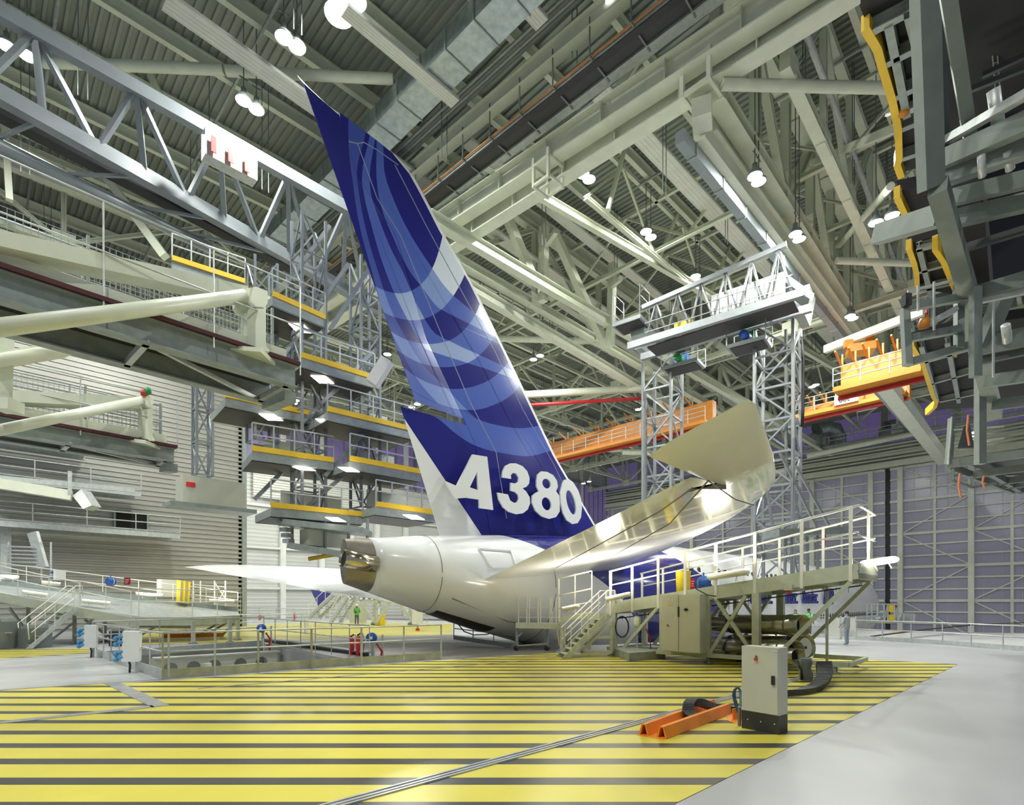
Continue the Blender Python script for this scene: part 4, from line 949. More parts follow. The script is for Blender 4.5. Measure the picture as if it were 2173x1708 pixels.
for i in range(9): m = MB(); a = lerp(cb1, cb2, i / 8) - ww * .26 + Vector((0, 0, 1.05)); m.beam(a - Vector((0, 0, .75)), a + Vector((0, 0, .75)), .03, .03, uu); m.build('door_gap', DGREY, cab)
for i in range(8):
    a = lerp(cb1, cb2, (i + .4) / 8) - ww * .27 + Vector((0, 0, .75)); m = MB(); m.beam(a, a + Vector((0, 0, .28)), .05, .03, uu); m.build('vent', DGREY, cab)
for z_ in (.5, 1.1):
    m = MB(); m.beam(pL - ww * .1 + Vector((0, 0, z_)), pR - ww * .1 + Vector((0, 0, z_)), .04, .04); m.build('handrail', LT, ga)
m = MB(); m.beam(lerp(pL, pR, .2) + ww * .6 + Vector((0, 0, .5)), lerp(pL, pR, .33) + ww * .6 + Vector((0, 0, .5)), .3, .5); m.build('hoist', YEL, ga, label='yellow hoist on the bridge')
def tower(cx_, dd, zlo, w_):
    c = W(cx_, 900, dd); lattice(ga, c, w_, zlo, gz, LT, 1.75, .075, rz=th_)
tower(1406, 38.2, zat(1075, 38.2), 2.0); tower(1650, 33.2, zat(1240, 33.2), 2.1)
m = MB(); m.beam(W(1370, 830, 37.2), W(1370, 1075, 37.2), .12, .2); m.build('guide_rail', DGREY, ga)
m = MB(); m.beam(W(1668, 700, 32.2), W(1668, 1030, 32.2), .12, .2); m.build('guide_rail', DGREY, ga)
m = MB(); m.path([W(1700, 715, 32.4), W(1704, 760, 32.4), W(1704, 870, 32.4), W(1702, 905, 32.4)], .09, 8); m.build('hose', RUBBER, ga, True)
for (x, y, dd, sx, m1, m2) in ((1450, 780, 36.5, 2.4, GREENM, BLUEM), (1590, 735, 33, 2.2, BLUEM, GREENM)):
    c = W(x, y, dd); m = MB(); m.box(c, sx, 1.6, .2, th_); pf = m.build('side_platform', LT, ga); m = MB(); m.box(c - Vector((0, 0, .12)), sx * .85, 1.3, .05, th_); m.build('underside', UNDER, pf)
    m = MB(); m.box(c + Vector((.2, .1, .5)), .7, .6, .7, th_); m.build('motor', m2, pf); m = MB(); m.tube(c + Vector((-.9, 0, .45)), c + Vector((-.2, 0, .45)), .25, 12); m.build('gearbox', m1, pf, True)
    for s_ in (-1, 1):
        for e in (-1, 1): v = uu * s_ * sx / 2 + ww * e * .8; m = MB(); m.beam(c + v, c + v + Vector((0, 0, 1.2)), .05, .05); m.build('post', LT, pf)
    for z_ in (.6, 1.2):
        for e in (-1, 1): m = MB(); m.beam(c + ww * e * .8 - uu * sx / 2 + Vector((0, 0, z_)), c + ww * e * .8 + uu * sx / 2 + Vector((0, 0, z_)), .04, .04); m.build('handrail', LT, pf)
c = W(1340, 690, 36.8); m = MB(); m.box(c, 2.0, 1.6, .25, th_); ep = m.build('end_platform', LT, ga); m = MB(); m.box(c - Vector((0, 0, .15)), 1.7, 1.3, .05, th_); m.build('underside', UNDER, ep)
for s_ in (-1, 1):
    for e in (-1, 1): v = uu * s_ * .95 + ww * e * .75; m = MB(); m.beam(c + v, c + v + Vector((0, 0, 2.1)), .06, .06); m.build('post', LT, ep)
    for z_ in (.7, 1.4, 2.1): m = MB(); m.beam(c + uu * s_ * .95 - ww * .75 + Vector((0, 0, z_)), c + uu * s_ * .95 + ww * .75 + Vector((0, 0, z_)), .04, .04); m.build('handrail', LT, ep)
for (x, y, dd) in ((1352, 690, 37), (1694, 610, 32.5)):
    m = MB(); a = W(x, y, dd); m.hexa([a + uu * .6, a + uu * .6 + ww * 2, a - uu * .6 + ww * 2, a - uu * .6], [a + uu * .3 - Vector((0, 0, 1.6)), a + uu * .3 + ww * 2 - Vector((0, 0, 1.6)), a - uu * .2 + ww * 2 - Vector((0, 0, 1.6)), a - uu * .2 - Vector((0, 0, 1.6))]); m.build('end_bracket', GALVD, ga)
m = MB(); m.beam(W(1663, 600, 32), W(1720, 640, 31.5), 1.2, .35); m.build('trolley', DGREY, ga)
# second hanging mast platform by the right tower
hm = thing('hanging_mast', W(1700, 1140, 27), 'pale grey splayed mast with a small platform hanging over the near stand', 'mast')
for (a, b) in (((1655, 960), (1738, 1130)), ((1690, 990), (1762, 1120)), ((1640, 1120), (1618, 980)), ((1680, 1240), (1682, 930)), ((1714, 1240), (1712, 1130)), ((1735, 1235), (1735, 1130)), ((1665, 1230), (1668, 1130))):
    m = MB(); m.beam(W(a[0], a[1], 27), W(b[0], b[1], 27), .11, .11); m.build('mast_leg', LT, hm)
m = MB(); m.beam(W(1635, 1134, 27), W(1780, 1128, 27.5), 1.4, .35); m.build('mast_platform', GALVD, hm)
m = MB(); m.tube(W(1745, 1215, 27), W(1752, 1130, 27), .03, 6); m.build('red_hose', REDB, hm)
# ================================================================ orange cranes
def orange(nm, a, b, z, hb, wdt, label, nrail=10, red=True):
    p, q = WZ(a[0], a[1], z), WZ(b[0], b[1], z); t = thing('overhead_crane', p, label, 'crane'); u = (q - p).normalized(); w = Vector((-u.y, u.x, 0)); w = w if w.dot(Vector((cT, sT, 0))) > 0 else -w; up = Vector((0, 0, 1)); L = (q - p).length
    m = MB(); m.beam(p + w * 1.2 + up * (hb / 2 + .1), q + w * 1.2 + up * (hb / 2 + .1), .7, hb); m.build('box_girder', ORG, t)
    m = MB(); m.beam(p + up * .12, q + up * .12, wdt, .28); m.build('walkway', ORG, t)
    m = MB(); m.beam(p + w * .3 - up * .18, q + w * .3 - up * .18, .22, .22); m.build('red_rail', REDM, t)
    railing(t, [p - w * wdt / 2 + up * .25, q - w * wdt / 2 + up * .25], 1.15, GALV, r=.035, rails=(1, .66, .33), toe=0, step=1.6)
    for i in range(nrail): a_ = lerp(p, q, i / nrail) + w * 1.2 + up * hb; m = MB(); m.beam(a_, a_ + up * .9, .1, .1); m.beam(a_, a_ - w * 1.6 + up * .6, .1, .1); m.build('bracket', ORG, t)
    return t
orange('a', (1130, 988), (1503, 899), 17.5, 2.2, 1.2, 'long orange overhead crane behind the left lattice tower')
orange('b', (1776, 838), (1960, 794), 15.0, 2.0, 1.6, 'big orange overhead crane in front of the dark dock', 6)
orange('c', (1690, 890), (1925, 838), 17.0, 1.0, .9, 'slim yellow-orange crane with sign board, behind the big one', 8)
m = MB(); c = W(1796, 846, 42); m.box(c, .1, 1.6, .7, 0); sg = m.build('crane_sign', WHITE, label='small white load sign reading 60t on the slim crane', cat='sign')
textmesh('60t', .55, c + Vector((-.07, .5, -.2)), Matrix(((0, 0, -1), (-1, 0, 0), (0, 1, 0))), BLACKM, 'sign_text', sg, .01)
m = MB(); m.box(W(1838, 846, 45), .9, 1.4, 1.7, 0); m.build('crane_cabinet', GALV, label='grey cabinet standing on the slim orange crane', cat='cabinet')
p, q = WZ(1776, 727, 20.0), WZ(1968, 662, 20.0); bthing('conductor_rail', p, q, .25, .25, REDM, 'dark red rail rising behind the dock above the big orange crane', 'rail', None, 'box')
p, q = WZ(1750, 742, 19.8), WZ(1960, 660, 19.8); bthing('crane_beam', p, q, .3, .5, CREAM2, 'pale beam beside the dark red rail above the big orange crane', 'beam', None, 'box')
m = MB(); c = W(1826, 742, 37); m.box(c, 1.2, 1.6, .5, .4); m.box(c + Vector((.2, -.5, .5)), .5, .5, .7, .2); m.box(c + Vector((-.5, .6, .4)), .4, .5, .5, .5); m.build('crane_trolley', ORG, label='small orange trolley clamp on top of the big orange crane', cat='crane trolley')
# ducts and equipment in the truss above the doors
for (x, y, s_, lb) in ((1752, 925, 1, 'silver bent ventilation duct above the hangar doors, left one'), (1895, 912, .7, 'silver bent ventilation duct above the hangar doors, right one')):
    dd = 76; m = MB(); w_ = 26 * s_; m.path([W(x - w_, y + 22 * s_, dd), W(x - w_, y + 2, dd), W(x - w_ * .7, y - 12 * s_, dd), W(x, y - 16 * s_, dd), W(x + w_ * .8, y - 12 * s_, dd), W(x + w_, y + 2, dd), W(x + w_, y + 22 * s_, dd)], 1.05 * s_, 12); m.build('ventilation_duct', DUCTM, label=lb, cat='duct', smooth='auto')
wk = thing('roof_walkway', W(1850, 960, 78), 'railed maintenance walkway along the truss above the hangar doors', 'walkway')
a, b = Vector((84.5, 52, 23.4)), Vector((84.5, -10, 23.4)); m = MB(); m.beam(a, b, 1.2, .15); m.build('grating', GALVD, wk); railing(wk, [a - Vector((.6, 0, 0)), b - Vector((.6, 0, 0))], 1.2, GALV, r=.05, toe=0, step=4)
for (p_, q_) in (((1712, 968), (1960, 915)), ((1370, 1062), (1700, 990)), ((1320, 960), (1640, 965))):
    dd = 74; m = MB(); m.tube(W(p_[0], p_[1], dd), W(q_[0], q_[1], dd - 6 if p_[0] > 1700 else dd), .35, 12); m.build('brace_tube', CREAM, label={1712: 'long pale tube below the slim orange crane', 1370: 'long pale tube low behind the left lattice tower', 1320: 'level pale tube behind the near tailplane tip'}[p_[0]], cat='brace', smooth='auto')
# ================================================================ dark tail dock at the upper right
dk = thing('tail_dock', W(2050, 900, 12), 'huge dark grey tail dock with yellow-edged decks filling the upper right corner', 'dock')
def slab(z, edge, name, back=2330, yb=None, m=UNDER, th_=.3):
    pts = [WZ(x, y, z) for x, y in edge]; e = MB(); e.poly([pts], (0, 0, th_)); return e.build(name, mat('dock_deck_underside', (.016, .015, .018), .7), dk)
DK = mat('dock_green_grey', (.19, .22, .205), .45, .1, .08, 3); DKD = mat('dock_dark_grey', (.07, .078, .08), .5, .1, .08, 3)
Zd = 13.0
E1 = [(1826, 10), (1836, 46), (1872, 128), (1893, 198), (1906, 262), (1908, 324), (1913, 366)]
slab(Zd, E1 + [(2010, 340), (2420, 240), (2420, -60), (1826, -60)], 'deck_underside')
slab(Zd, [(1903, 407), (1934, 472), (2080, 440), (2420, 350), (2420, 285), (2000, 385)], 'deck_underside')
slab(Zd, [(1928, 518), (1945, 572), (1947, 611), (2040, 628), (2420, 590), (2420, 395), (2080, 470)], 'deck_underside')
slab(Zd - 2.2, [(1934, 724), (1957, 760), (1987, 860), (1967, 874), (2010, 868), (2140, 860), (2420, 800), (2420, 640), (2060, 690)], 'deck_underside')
def yedge(pts, z, w_=.3):
    q = [WZ(x, y, z) for x, y in pts]; m = MB()
    for a, b in zip(q, q[1:]): m.beam(a, b, .14, w_)
    m.build('yellow_edge', YEL, dk)
yedge([(1836, 46), (1862, 90), (1872, 128)], Zd - .1); yedge([(1872, 128), (1893, 198)], Zd - .1); yedge([(1893, 198), (1906, 262)], Zd - .1); yedge([(1906, 262), (1908, 324), (1904, 340), (1913, 366)], Zd - .1)
yedge([(1903, 407), (1918, 440), (1934, 472)], Zd - .1); yedge([(1928, 518), (1940, 550), (1945, 572), (1947, 611)], Zd - .1); yedge([(1984, 515), (2002, 541), (2023, 593), (2037, 627)], Zd - .3, .45)
yedge([(1934, 724), (1957, 762)], Zd - 2.3); yedge([(1957, 762), (1968, 795), (1980, 834)], Zd - 2.3); yedge([(1980, 834), (1987, 846), (1984, 858), (1967, 874)], Zd - 2.3); yedge([(2034, 714), (2020, 728), (2026, 744)], Zd - 2.0, .5)
# ribs under the decks
for (a, b, z) in (((1845, 60), (1960, 0), Zd), ((1875, 130), (1962, 85), Zd), ((1897, 200), (1970, 165), Zd), ((1909, 268), (1975, 240), Zd), ((1912, 330), (2000, 300), Zd), ((1885, 40), (1925, 240), Zd), ((1925, 10), (1950, 110), Zd), ((1935, 475), (2080, 440), Zd),
      ((1945, 525), (2030, 505), Zd), ((1950, 572), (2030, 550), Zd), ((1950, 612), (2050, 590), Zd), ((1950, 520), (1980, 640), Zd), ((1957, 765), (2060, 735), Zd - 2.2), ((1975, 810), (2080, 780), Zd - 2.2), ((1985, 850), (2100, 825), Zd - 2.2), ((1955, 730), (1990, 850), Zd - 2.2), ((2010, 722), (2035, 850), Zd - 2.2)):
    m = MB(); p_, q_ = WZ(a[0], a[1], z - .12), WZ(b[0], b[1], z - .12); m.ibeam(p_, q_, .14, .24, .03); m.build('deck_rib', GALVD, dk)
def db(a, da, b, db_, w_, h_, m_=DK, name='frame_member'):
    m = MB(); m.beam(W(a[0], a[1], da), W(b[0], b[1], db_), w_, h_, (sT, -cT, 0) if abs(a[0] - b[0]) < 60 else (0, 0, 1)); m.build(name, m_, dk)
db((1962, -20), 9.4, (1976, 400), 10.5, .28, .34, DK, 'column'); db((1990, -20), 9.8, (1999, 330), 10.8, .16, .2, DKD, 'column'); db((2010, -20), 8.6, (2062, 310), 10.6, .16, .2, DK, 'column')
db((1990, 395), 10.4, (2060, 640), 12.5, .30, .34, DK, 'raking_beam'); db((2040, 610), 12.6, (2112, 880), 15.5, .32, .34, DK, 'raking_beam')
db((2070, 610), 12.0, (2070, 800), 12.0, .15, .18, DK, 'column'); db((2080, 790), 15, (2080, 985), 15.0, .18, .2, DK, 'column')
db((1990, 345), 10.8, (2300, 205), 8.6, .2, .34); db((1990, 380), 10.9, (2300, 270), 9.0, .2, .34); db((1995, 305), 10.8, (2300, 130), 8.2, .14, .14, GALV)
db((2000, 425), 11.4, (2300, 350), 9.6, .16, .3); db((2005, 470), 11.6, (2300, 400), 10, .18, .32); db((1862, 498), 13.6, (2000, 455), 11.8, .28, .42, DK); db((2035, 530), 12, (2300, 450), 10.4, .1, .16, DKD)
db((2060, 625), 12.2, (2300, 555), 10.8, .12, .3); db((2060, 640), 12.2, (2300, 590), 11, .1, .16, GALV); db((2080, 735), 13, (2300, 690), 11.6, .16, .42); db((2080, 760), 13.1, (2300, 712), 11.7, .14, .3, DKD); db((2090, 810), 14, (2300, 780), 12.6, .14, .3)
db((2105, 860), 15, (2300, 835), 13.8, .14, .28); db((2145, 590), 12.3, (2085, 735), 13, .3, .3, DK); 
# rectangular guard frame projecting to the left
for (a, b) in (((1916, 655), (2060, 628)), ((1920, 655), (1926, 775)), ((1926, 770), (2060, 732)), ((1930, 718), (2040, 698)), ((2035, 640), (2035, 740))):
    db(a, 12.6, b, 12.3, .13, .16, DK, 'guard_frame')
for (x, y0_, y1_) in ((1982, 598, 700), (1948, 605, 660), (2108, 600, 745), (2108, 745, 800)): db((x, y0_), 12.1, (x, y1_), 12.1, .035, .035, GALV, 'guard_post')
db((1926, 618), 12.4, (2020, 596), 12.2, .05, .05, GALV, 'guard_rail'); db((1880, 245), 14, (2030, 190), 12, .05, .05, GALV, 'guard_rail'); 
db((1924, 625), 12.3, (1924, 650), 12.3, .14, .14, BLACKM, 'dark_plate')
db((1965, 690), 12.4, (2030, 655), 12.2, .16, .1, GALV, 'hydraulic_strut'); db((1925, 232), 12, (1960, 215), 11.8, .16, .16, GALV, 'hydraulic_strut')
for (x, y, dd) in ((1918, 243, 12), (1962, 695, 12.4)): m = MB(); m.lathe(W(x, y, dd), [(0, 0), (.1, 0), (.13, .1), (.09, .2), (0, .2)], 12); m.build('orange_buffer', ORG, dk, True)
# pale insulated pipes hanging inside the dock
for (a, b, r_) in (((2108, 190), (2122, 290), .10), ((2082, 330), (2085, 375), .06), ((2138, 320), (2144, 360), .07), ((2134, 690), (2138, 725), .07)): m = MB(); m.tube(W(a[0], a[1], 9.8), W(b[0], b[1], 10), r_, 14); m.build('insulated_pipe', GALV, dk, True)
for (a, b) in (((2080, 40), (2300, -60)), ((2085, 160), (2300, 60)), ((2060, 190), (2300, 95))): db(a, 11, b, 10, .08, .1, DKD, 'inner_brace')
for (x0_, x1_) in ((2096, 2112), (2108, 2122)): m = MB(); m.beam(W(x0_, 0, 10.5), W(x1_, 190, 11.3), .02, .02); m.build('ladder_stile', GALVD, dk)
m = MB()
for i in range(14): m.beam(W(2097 + i * 1.15, i * 13 + 4, 10.55 + .055 * i), W(2109 + i * 1.0, i * 13, 10.55 + .055 * i), .015, .015)
m.build('ladder_rungs', GALVD, dk)
m = MB(); m.poly([[W(2060, -40, 11.8), W(2420, -40, 11.8), W(2420, 620, 13.4), W(2110, 620, 13.4)]], Vector((cT, sT, 0)) * .1); m.build('inner_wall', mat('dock_black_cladding', (.012, .012, .022), .7), dk)
# lower dock platform at the right edge
lp = thing('dock_platform', W(2090, 1040, 17), 'grey gridded dock platform with hanging orange straps at the right edge', 'dock')
zl = 6.9; P4 = [WZ(2013, 985, zl), WZ(2300, 955, zl), WZ(2300, 1050, zl), WZ(2146, 1042, zl)]
m = MB(); 
fr = [WZ(2013, 985, zl), WZ(2090, 1012, zl), WZ(2150, 1045, zl)]
for a, b in (((2011, 985), (2300, 945)), ((2011, 990), (2060, 1008)), ((2060, 1008), (2300, 975)), ((2058, 1008), (2150, 1042)), ((2102, 1002), (2170, 1042)), ((2120, 1022), (2300, 1000)), ((2135, 1030), (2300, 1015)), ((2148, 1040), (2300, 1030))):
    m = MB(); m.beam(WZ(a[0], a[1], zl), WZ(b[0], b[1], zl), .16, .26); m.build('grid_beam', DK, lp)
m = MB(); m.poly([[WZ(2040, 978, zl + .3), WZ(2300, 940, zl + .3), WZ(2300, 1010, zl + .3), WZ(2110, 1008, zl + .3)]], (0, 0, .08)); m.build('platform_deck', DKD, lp)
m = MB(); m.beam(W(2013, 985, 19.2), W(2020, 888, 19.2), .12, .2, (sT, -cT, 0)); m.build('end_post', DK, lp)
for (a, b) in (((2020, 885), (2012, 985)), ((2025, 912), (2130, 905)), ((2025, 940), (2130, 930))): m = MB(); m.tube(W(a[0], a[1], 19), W(b[0], b[1], 18.4), .03, 6); m.build('handrail', GALV, lp)
m = MB(); m.hexa([W(2032, 950, 18.6), W(2068, 950, 18.6), W(2068, 952, 19.2), W(2032, 952, 19.2)], [W(2045, 905, 18.6), W(2058, 900, 18.6), W(2058, 902, 19.2), W(2045, 906, 19.2)]); m.build('bracket', DKD, lp)
for (x, y0_, y1_) in ((2055, 880, 945), (2037, 1004, 1056), (2088, 1010, 1036)): m = MB(); m.path([W(x, y0_, 18), W(x - 3, (y0_ + y1_) / 2, 18), W(x + 2, y1_, 18)], .03, 6); m.build('orange_strap', mat('orange_strap', (.7, .22, .08), .6), lp)
for (a, b) in (((2022, 995), (2022, 1020)), ((2022, 1020), (2062, 1034)), ((2062, 1034), (2112, 1026)), ((2062, 1010), (2062, 1034)), ((2024, 1010), (2040, 1006))): m = MB(); m.beam(W(a[0], a[1], 18.5), W(b[0], b[1], 18.5), .08, .08); m.build('bumper_frame', DK, lp)
# ================================================================ near right stand (ramp under the tailplane)
UPV = Vector((0, 0, 1))
E0, E1p = W(1297, 1302, 21.0), W(1822, 1228, 15.4)
st = thing('access_stand', (18, 9, 0), 'big olive-grey sloping access stand with white railings under the near tailplane', 'access stand')
u = (E1p - E0).normalized(); uh = Vector((u.x, u.y, 0)).normalized(); wv = Vector((-uh.y, uh.x, 0)); wv = wv if wv.dot(Vector((cT, sT, 0))) > 0 else -wv; WD = 2.3
def SP(t, w=0, z=0): return lerp(E0, E1p, t) + wv * w + UPV * z
for w_ in (0, WD):
    m = MB(); m.beam(SP(-.02, w_, .12), SP(1.0, w_, .12), .12, .24); m.build('edge_beam', OLIVE, st); m = MB(); m.beam(SP(-.02, w_ + (.03 if w_ else -.03), .34), SP(1.0, w_ + (.03 if w_ else -.03), .34), .03, .2); m.build('toe_board', OLIVE, st)
m = MB(); m.beam(SP(1, 0, .22), SP(1, WD, .22), .1, .45); m.build('end_beam', OLIVE, st)
m = MB(); m.beam(SP(0, WD / 2, .2), SP(1, WD / 2, .2), WD, .06); m.build('deck', GALVD, st)
for i in range(9): m = MB(); m.beam(SP(i / 8, 0, .08), SP(i / 8, WD, .08), .1, .16); m.build('joist', OLIVE, st)
# railing: tall posts on near side
RT = [(1293, 1226, 21.2), (1520, 1161, 18.6), (1806, 1084, 15.5)]
def tofx(px): # fraction along near edge for a pixel column
    lo, hi = -.1, 1.1
    for _ in range(40):
        mid = (lo + hi) / 2; p = SP(mid); d_ = p.x * cT + p.y * sT; r_ = p.x * sT - p.y * cT
        if CX + F * r_ / d_ < px: lo = mid
        else: hi = mid
    return lo
RAILW = mat('white_railing', (.74, .74, .66), .3, .1)
def topz(t): return lerp(1.62, 2.06, t)
for w_ in (0, WD):
    m = MB(); m.tube(SP(-.01, w_, topz(0)), SP(1.0, w_, topz(1)), .035, 10); m.build('handrail', RAILW, st, True)
    for f_ in (.52,): m = MB(); m.tube(SP(0, w_, topz(0) * f_ + .25), SP(1, w_, topz(1) * f_ + .25), .025, 8); m.build('midrail', RAILW, st, True)
for px in (1297, 1343, 1398, 1455, 1520, 1603, 1702, 1806):
    t_ = tofx(px); m = MB(); m.beam(SP(t_, -.04, -.05), SP(t_, -.04, topz(t_)), .09, .05, wv); m.build('post', RAILW, st)
    m = MB(); m.beam(SP(t_, WD, -.05), SP(t_, WD, topz(t_)), .08, .05, wv); m.build('post', RAILW, st)
m = MB(); m.path([SP(1, 0, topz(1)), SP(1.0, .4, topz(1) - .0), SP(1, WD, topz(1) - .02)], .035, 8); m.build('handrail', RAILW, st, True)
for f_ in (.5,): m = MB(); m.tube(SP(1, 0, topz(1) * f_ + .2), SP(1, WD, topz(1) * f_ + .2), .025, 8); m.build('midrail', RAILW, st, True)
m = MB(); m.beam(SP(1, WD * .55, 0), SP(1, WD * .55, topz(1)), .09, .05, uh); m.build('post', RAILW, st)
# legs and frames
def ground(p): return Vector((p.x, p.y, 0))
BZ = .28
for t_, big in ((.02, 0), (.26, 0), (.47, 0), (.66, 1), (.9, 0)):
    for w_ in (0, WD):
        p = SP(t_, w_, 0); m = MB(); ww_ = .22 if big else .13
        if t_ < .8 or w_ >= 0: m.beam(Vector((p.x, p.y, BZ)), p, ww_, ww_, uh)
        m.build('leg', OLIVE, st) if t_ < .8 else None
b0, b1 = SP(.0), SP(.93); 
for w_ in (0, WD): m = MB(); a, b = SP(-.02, w_), SP(.97, w_); m.beam(Vector((a.x, a.y, BZ)), Vector((b.x, b.y, BZ)), .12, .14); m.build('base_beam', OLIVE, st)
for t_ in (.0, .26, .47, .66, .97): a, b = SP(t_, 0), SP(t_, WD); m = MB(); m.beam(Vector((a.x, a.y, BZ)), Vector((b.x, b.y, BZ)), .1, .12); m.build('base_cross', OLIVE, st)
for (ta, tb_) in ((.06, .24), (.24, .42), (.30, .44), (.47, .62), (.72, .98), (.66, .50)):
    for w_ in (0, WD):
        a, b = SP(ta, w_), SP(tb_, w_, -.02); m = MB(); m.beam(Vector((a.x, a.y, BZ)), b, .11, .09, wv); m.build('brace', OLIVE, st)
a = SP(.83, 0); m = MB(); p = W(1755, 1240, 17.0); m.beam(W(1755, 1238, 17.1), W(1755, 1412, 17.1), .07, .07); m.build('slim_leg', OLIVE, st)
for (t_, w_) in ((.0, 0), (.47, 0), (.66, WD), (.93, WD), (.93, 0)): a = SP(t_, w_); m = MB(); m.lathe((a.x, a.y, 0), [(.14, 0), (.14, .03), (.05, .06), (.05, BZ), (0, BZ)], 12); m.build('foot', DGREY, st, True)
m = MB(); 
for i in range(26): m.beam(SP(i / 26, .3, -.1), SP(i / 26, .3, -.28 - .06 * (i % 3)), .01, .01)
for k in range(3): m.beam(SP(0, .25 + .15 * k, -.2), SP(1, .25 + .15 * k, -.18), .025, .025)
m.build('cable_run', RUBBER, st)
# stairs at the inboard end
def stairs(name, foot, top, width_dir, w_, n, mm, label, railm, rail=True, rh=1.0):
    foot, top = Vector(foot), Vector(top); wd_ = Vector(width_dir).normalized() * w_; t = thing(name, foot, label, 'stairs'); run = top - foot; rh_ = Vector((run.x, run.y, 0)).normalized()
    for k in (0, 1):
        m = MB(); a, b = foot + wd_ * k, top + wd_ * k; m.hexa([a - rh_ * .12, a + rh_ * .2, a + rh_ * .2 + wd_ * .04 / w_, a - rh_ * .12 + wd_ * .04 / w_], [b - rh_ * .12 + UPV * .12, b + rh_ * .2 + UPV * .02, b + rh_ * .2 + wd_ * .04 / w_ + UPV * .02, b - rh_ * .12 + wd_ * .04 / w_ + UPV * .12]); m.build('stringer', mm, t)
    for i in range(n): p = lerp(foot, top, (i + .75) / (n + .4)); m = MB(); m.beam(p + wd_ * .02 , p + wd_ * .98 , .27, .04); m.build('tread', mm, t)
    if rail:
        for k in (0, 1):
            a, b = foot + wd_ * k + run * .06, top + wd_ * k; m = MB(); m.path([a + UPV * .3 - rh_ * .1, a + UPV * (rh - .1) - rh_ * .18, a + UPV * rh, b + UPV * rh, b + UPV * rh + rh_ * .3, b + UPV * (rh - .5) + rh_ * .35], .025, 8); m.build('handrail', railm, t, True)
            for fr_ in (.08, .5, .95): p = lerp(a, b, fr_); m = MB(); m.tube(p, p + UPV * rh, .02, 6); m.build('post', railm, t)
            m = MB(); m.tube(a + UPV * rh * .55, b + UPV * rh * .55, .018, 6); m.build('midrail', railm, t)
    return t
f0 = WZ(1199, 1398, 0); f0.z = .02; tp = W(1290, 1305, 20.6); tp.z = 1.55
stairs('access_stairs', f0, Vector((tp.x, tp.y, 1.5)), WZ(1169, 1386, 0) - WZ(1199, 1398, 0), .85, 8, OLIVE, 'olive-grey steel stairs leading up to the near right stand', RAILW)
a, b = WZ(1298, 1388, 0), W(1205, 1397, 19.9)
fr_ = thing('stair_support', WZ(1290, 1392, 0), 'triangular grey base frame under the right-hand stairs', 'frame')
for (p, q) in (((1232, 1384), (1298, 1384)), ((1232, 1384), (1296, 1322)), ((1298, 1384), (1298, 1318)), ((1262, 1352), (1298, 1352))):
    m = MB(); m.beam(W(p[0], p[1], 20.6), W(q[0], q[1], 20.6), .1, .1); m.build('frame_bar', OLIVE, fr_)
# landing railings behind the stairs
lr = thing('landing_platform', W(1190, 1320, 22), 'low landing platform with bright white railing behind the right-hand stairs', 'platform')
LA, LB = W(1186, 1312, 22.5), W(1262, 1306, 21.6); LBk = wv * 1.3
m = MB(); m.beam(LA + wv * .6, LB + wv * .6, 1.3, .2); m.build('deck', OLIVE, lr)
railing(lr, [W(1186, 1318, 22.6), W(1256, 1305, 21.8)], 1.75, RAILW, r=.03, rails=(1, .6, .3), toe=.15, step=.9)
for px, py in ((1192, 1380), (1250, 1378)): m = MB(); m.beam(W(px, py, 22.3), W(px, 1318, 22.3), .1, .1); m.build('leg', OLIVE, lr)
# tall guard posts around the tail opening
gp = thing('mobile_guard', WZ(1130, 1374, 0), 'wheeled trestle with a row of white guard bars under the fuselage', 'trestle')
m = MB(); m.beam(W(1098, 1326, 23.5), W(1190, 1328, 23.2), 1.0, .22); m.build('trestle_deck', OLIVE, gp)
for x in (1100, 1118, 1123, 1142, 1147, 1167, 1171, 1180, 1188): m = MB(); m.tube(W(x, 1325, 23.3), W(x, 1268, 23.3), .03, 6); m.build('guard_bar', RAILW, gp)
for y in (1290, 1310): m = MB(); m.tube(W(1098, y, 23.3), W(1190, y, 23.3), .018, 6); m.build('guard_rail', GALV, gp)
for x in (1097, 1162): m = MB(); m.beam(W(x, 1372, 23.2), W(x, 1330, 23.2), .08, .08); m.build('leg', GALVD, gp); m = MB(); m.lathe(W(x, 1375, 23.2) + wv * -.05, [(.0, -.04), (.11, -.04), (.11, .04), (0, .04)], 14, wv); m.build('wheel', RUBBER, gp, True)
m = MB(); m.beam(W(1097, 1352, 23.2), W(1120, 1332, 23.2), .05, .05); m.beam(W(1097, 1370, 23.2), W(1162, 1366, 23.2), .06, .06); m.build('brace', GALVD, gp)
# electric cabinet on the stand
def cab(x0, y0, x1, y1, d, depth, m_, label, nm='electrical_cabinet', split=True):
    A = W(x0, y1, d); Bq = W(x1, y1, d); zt = zat(y0, d)
    return A, Bq, zt
ca, cbb = SP(.30, -.35), SP(.47, -.35); zlo, zhi = .38, SP(.38, 0, 0).z + .28
cc = thing('electrical_cabinet', (ca.x, ca.y, zlo), 'tall olive double-door electrical cabinet fixed to the near right stand', 'electrical cabinet')
m = MB(); m.beam(lerp(ca, cbb, 0).xy.to_3d() + UPV * (zlo + zhi) / 2, cbb.xy.to_3d() + UPV * (zlo + zhi) / 2, .55, zhi - zlo); m.build('body', BEIGE, cc)
fo = -wv * .29
for (a, b) in ((.01, .45), (.47, .99)): m = MB(); p, q = lerp(ca, cbb, a).xy.to_3d() + UPV * (zlo + zhi) / 2 + fo, lerp(ca, cbb, b).xy.to_3d() + UPV * (zlo + zhi) / 2 + fo; m.beam(p, q, .03, zhi - zlo - .06); dd_ = m.build('door', BEIGE, cc)
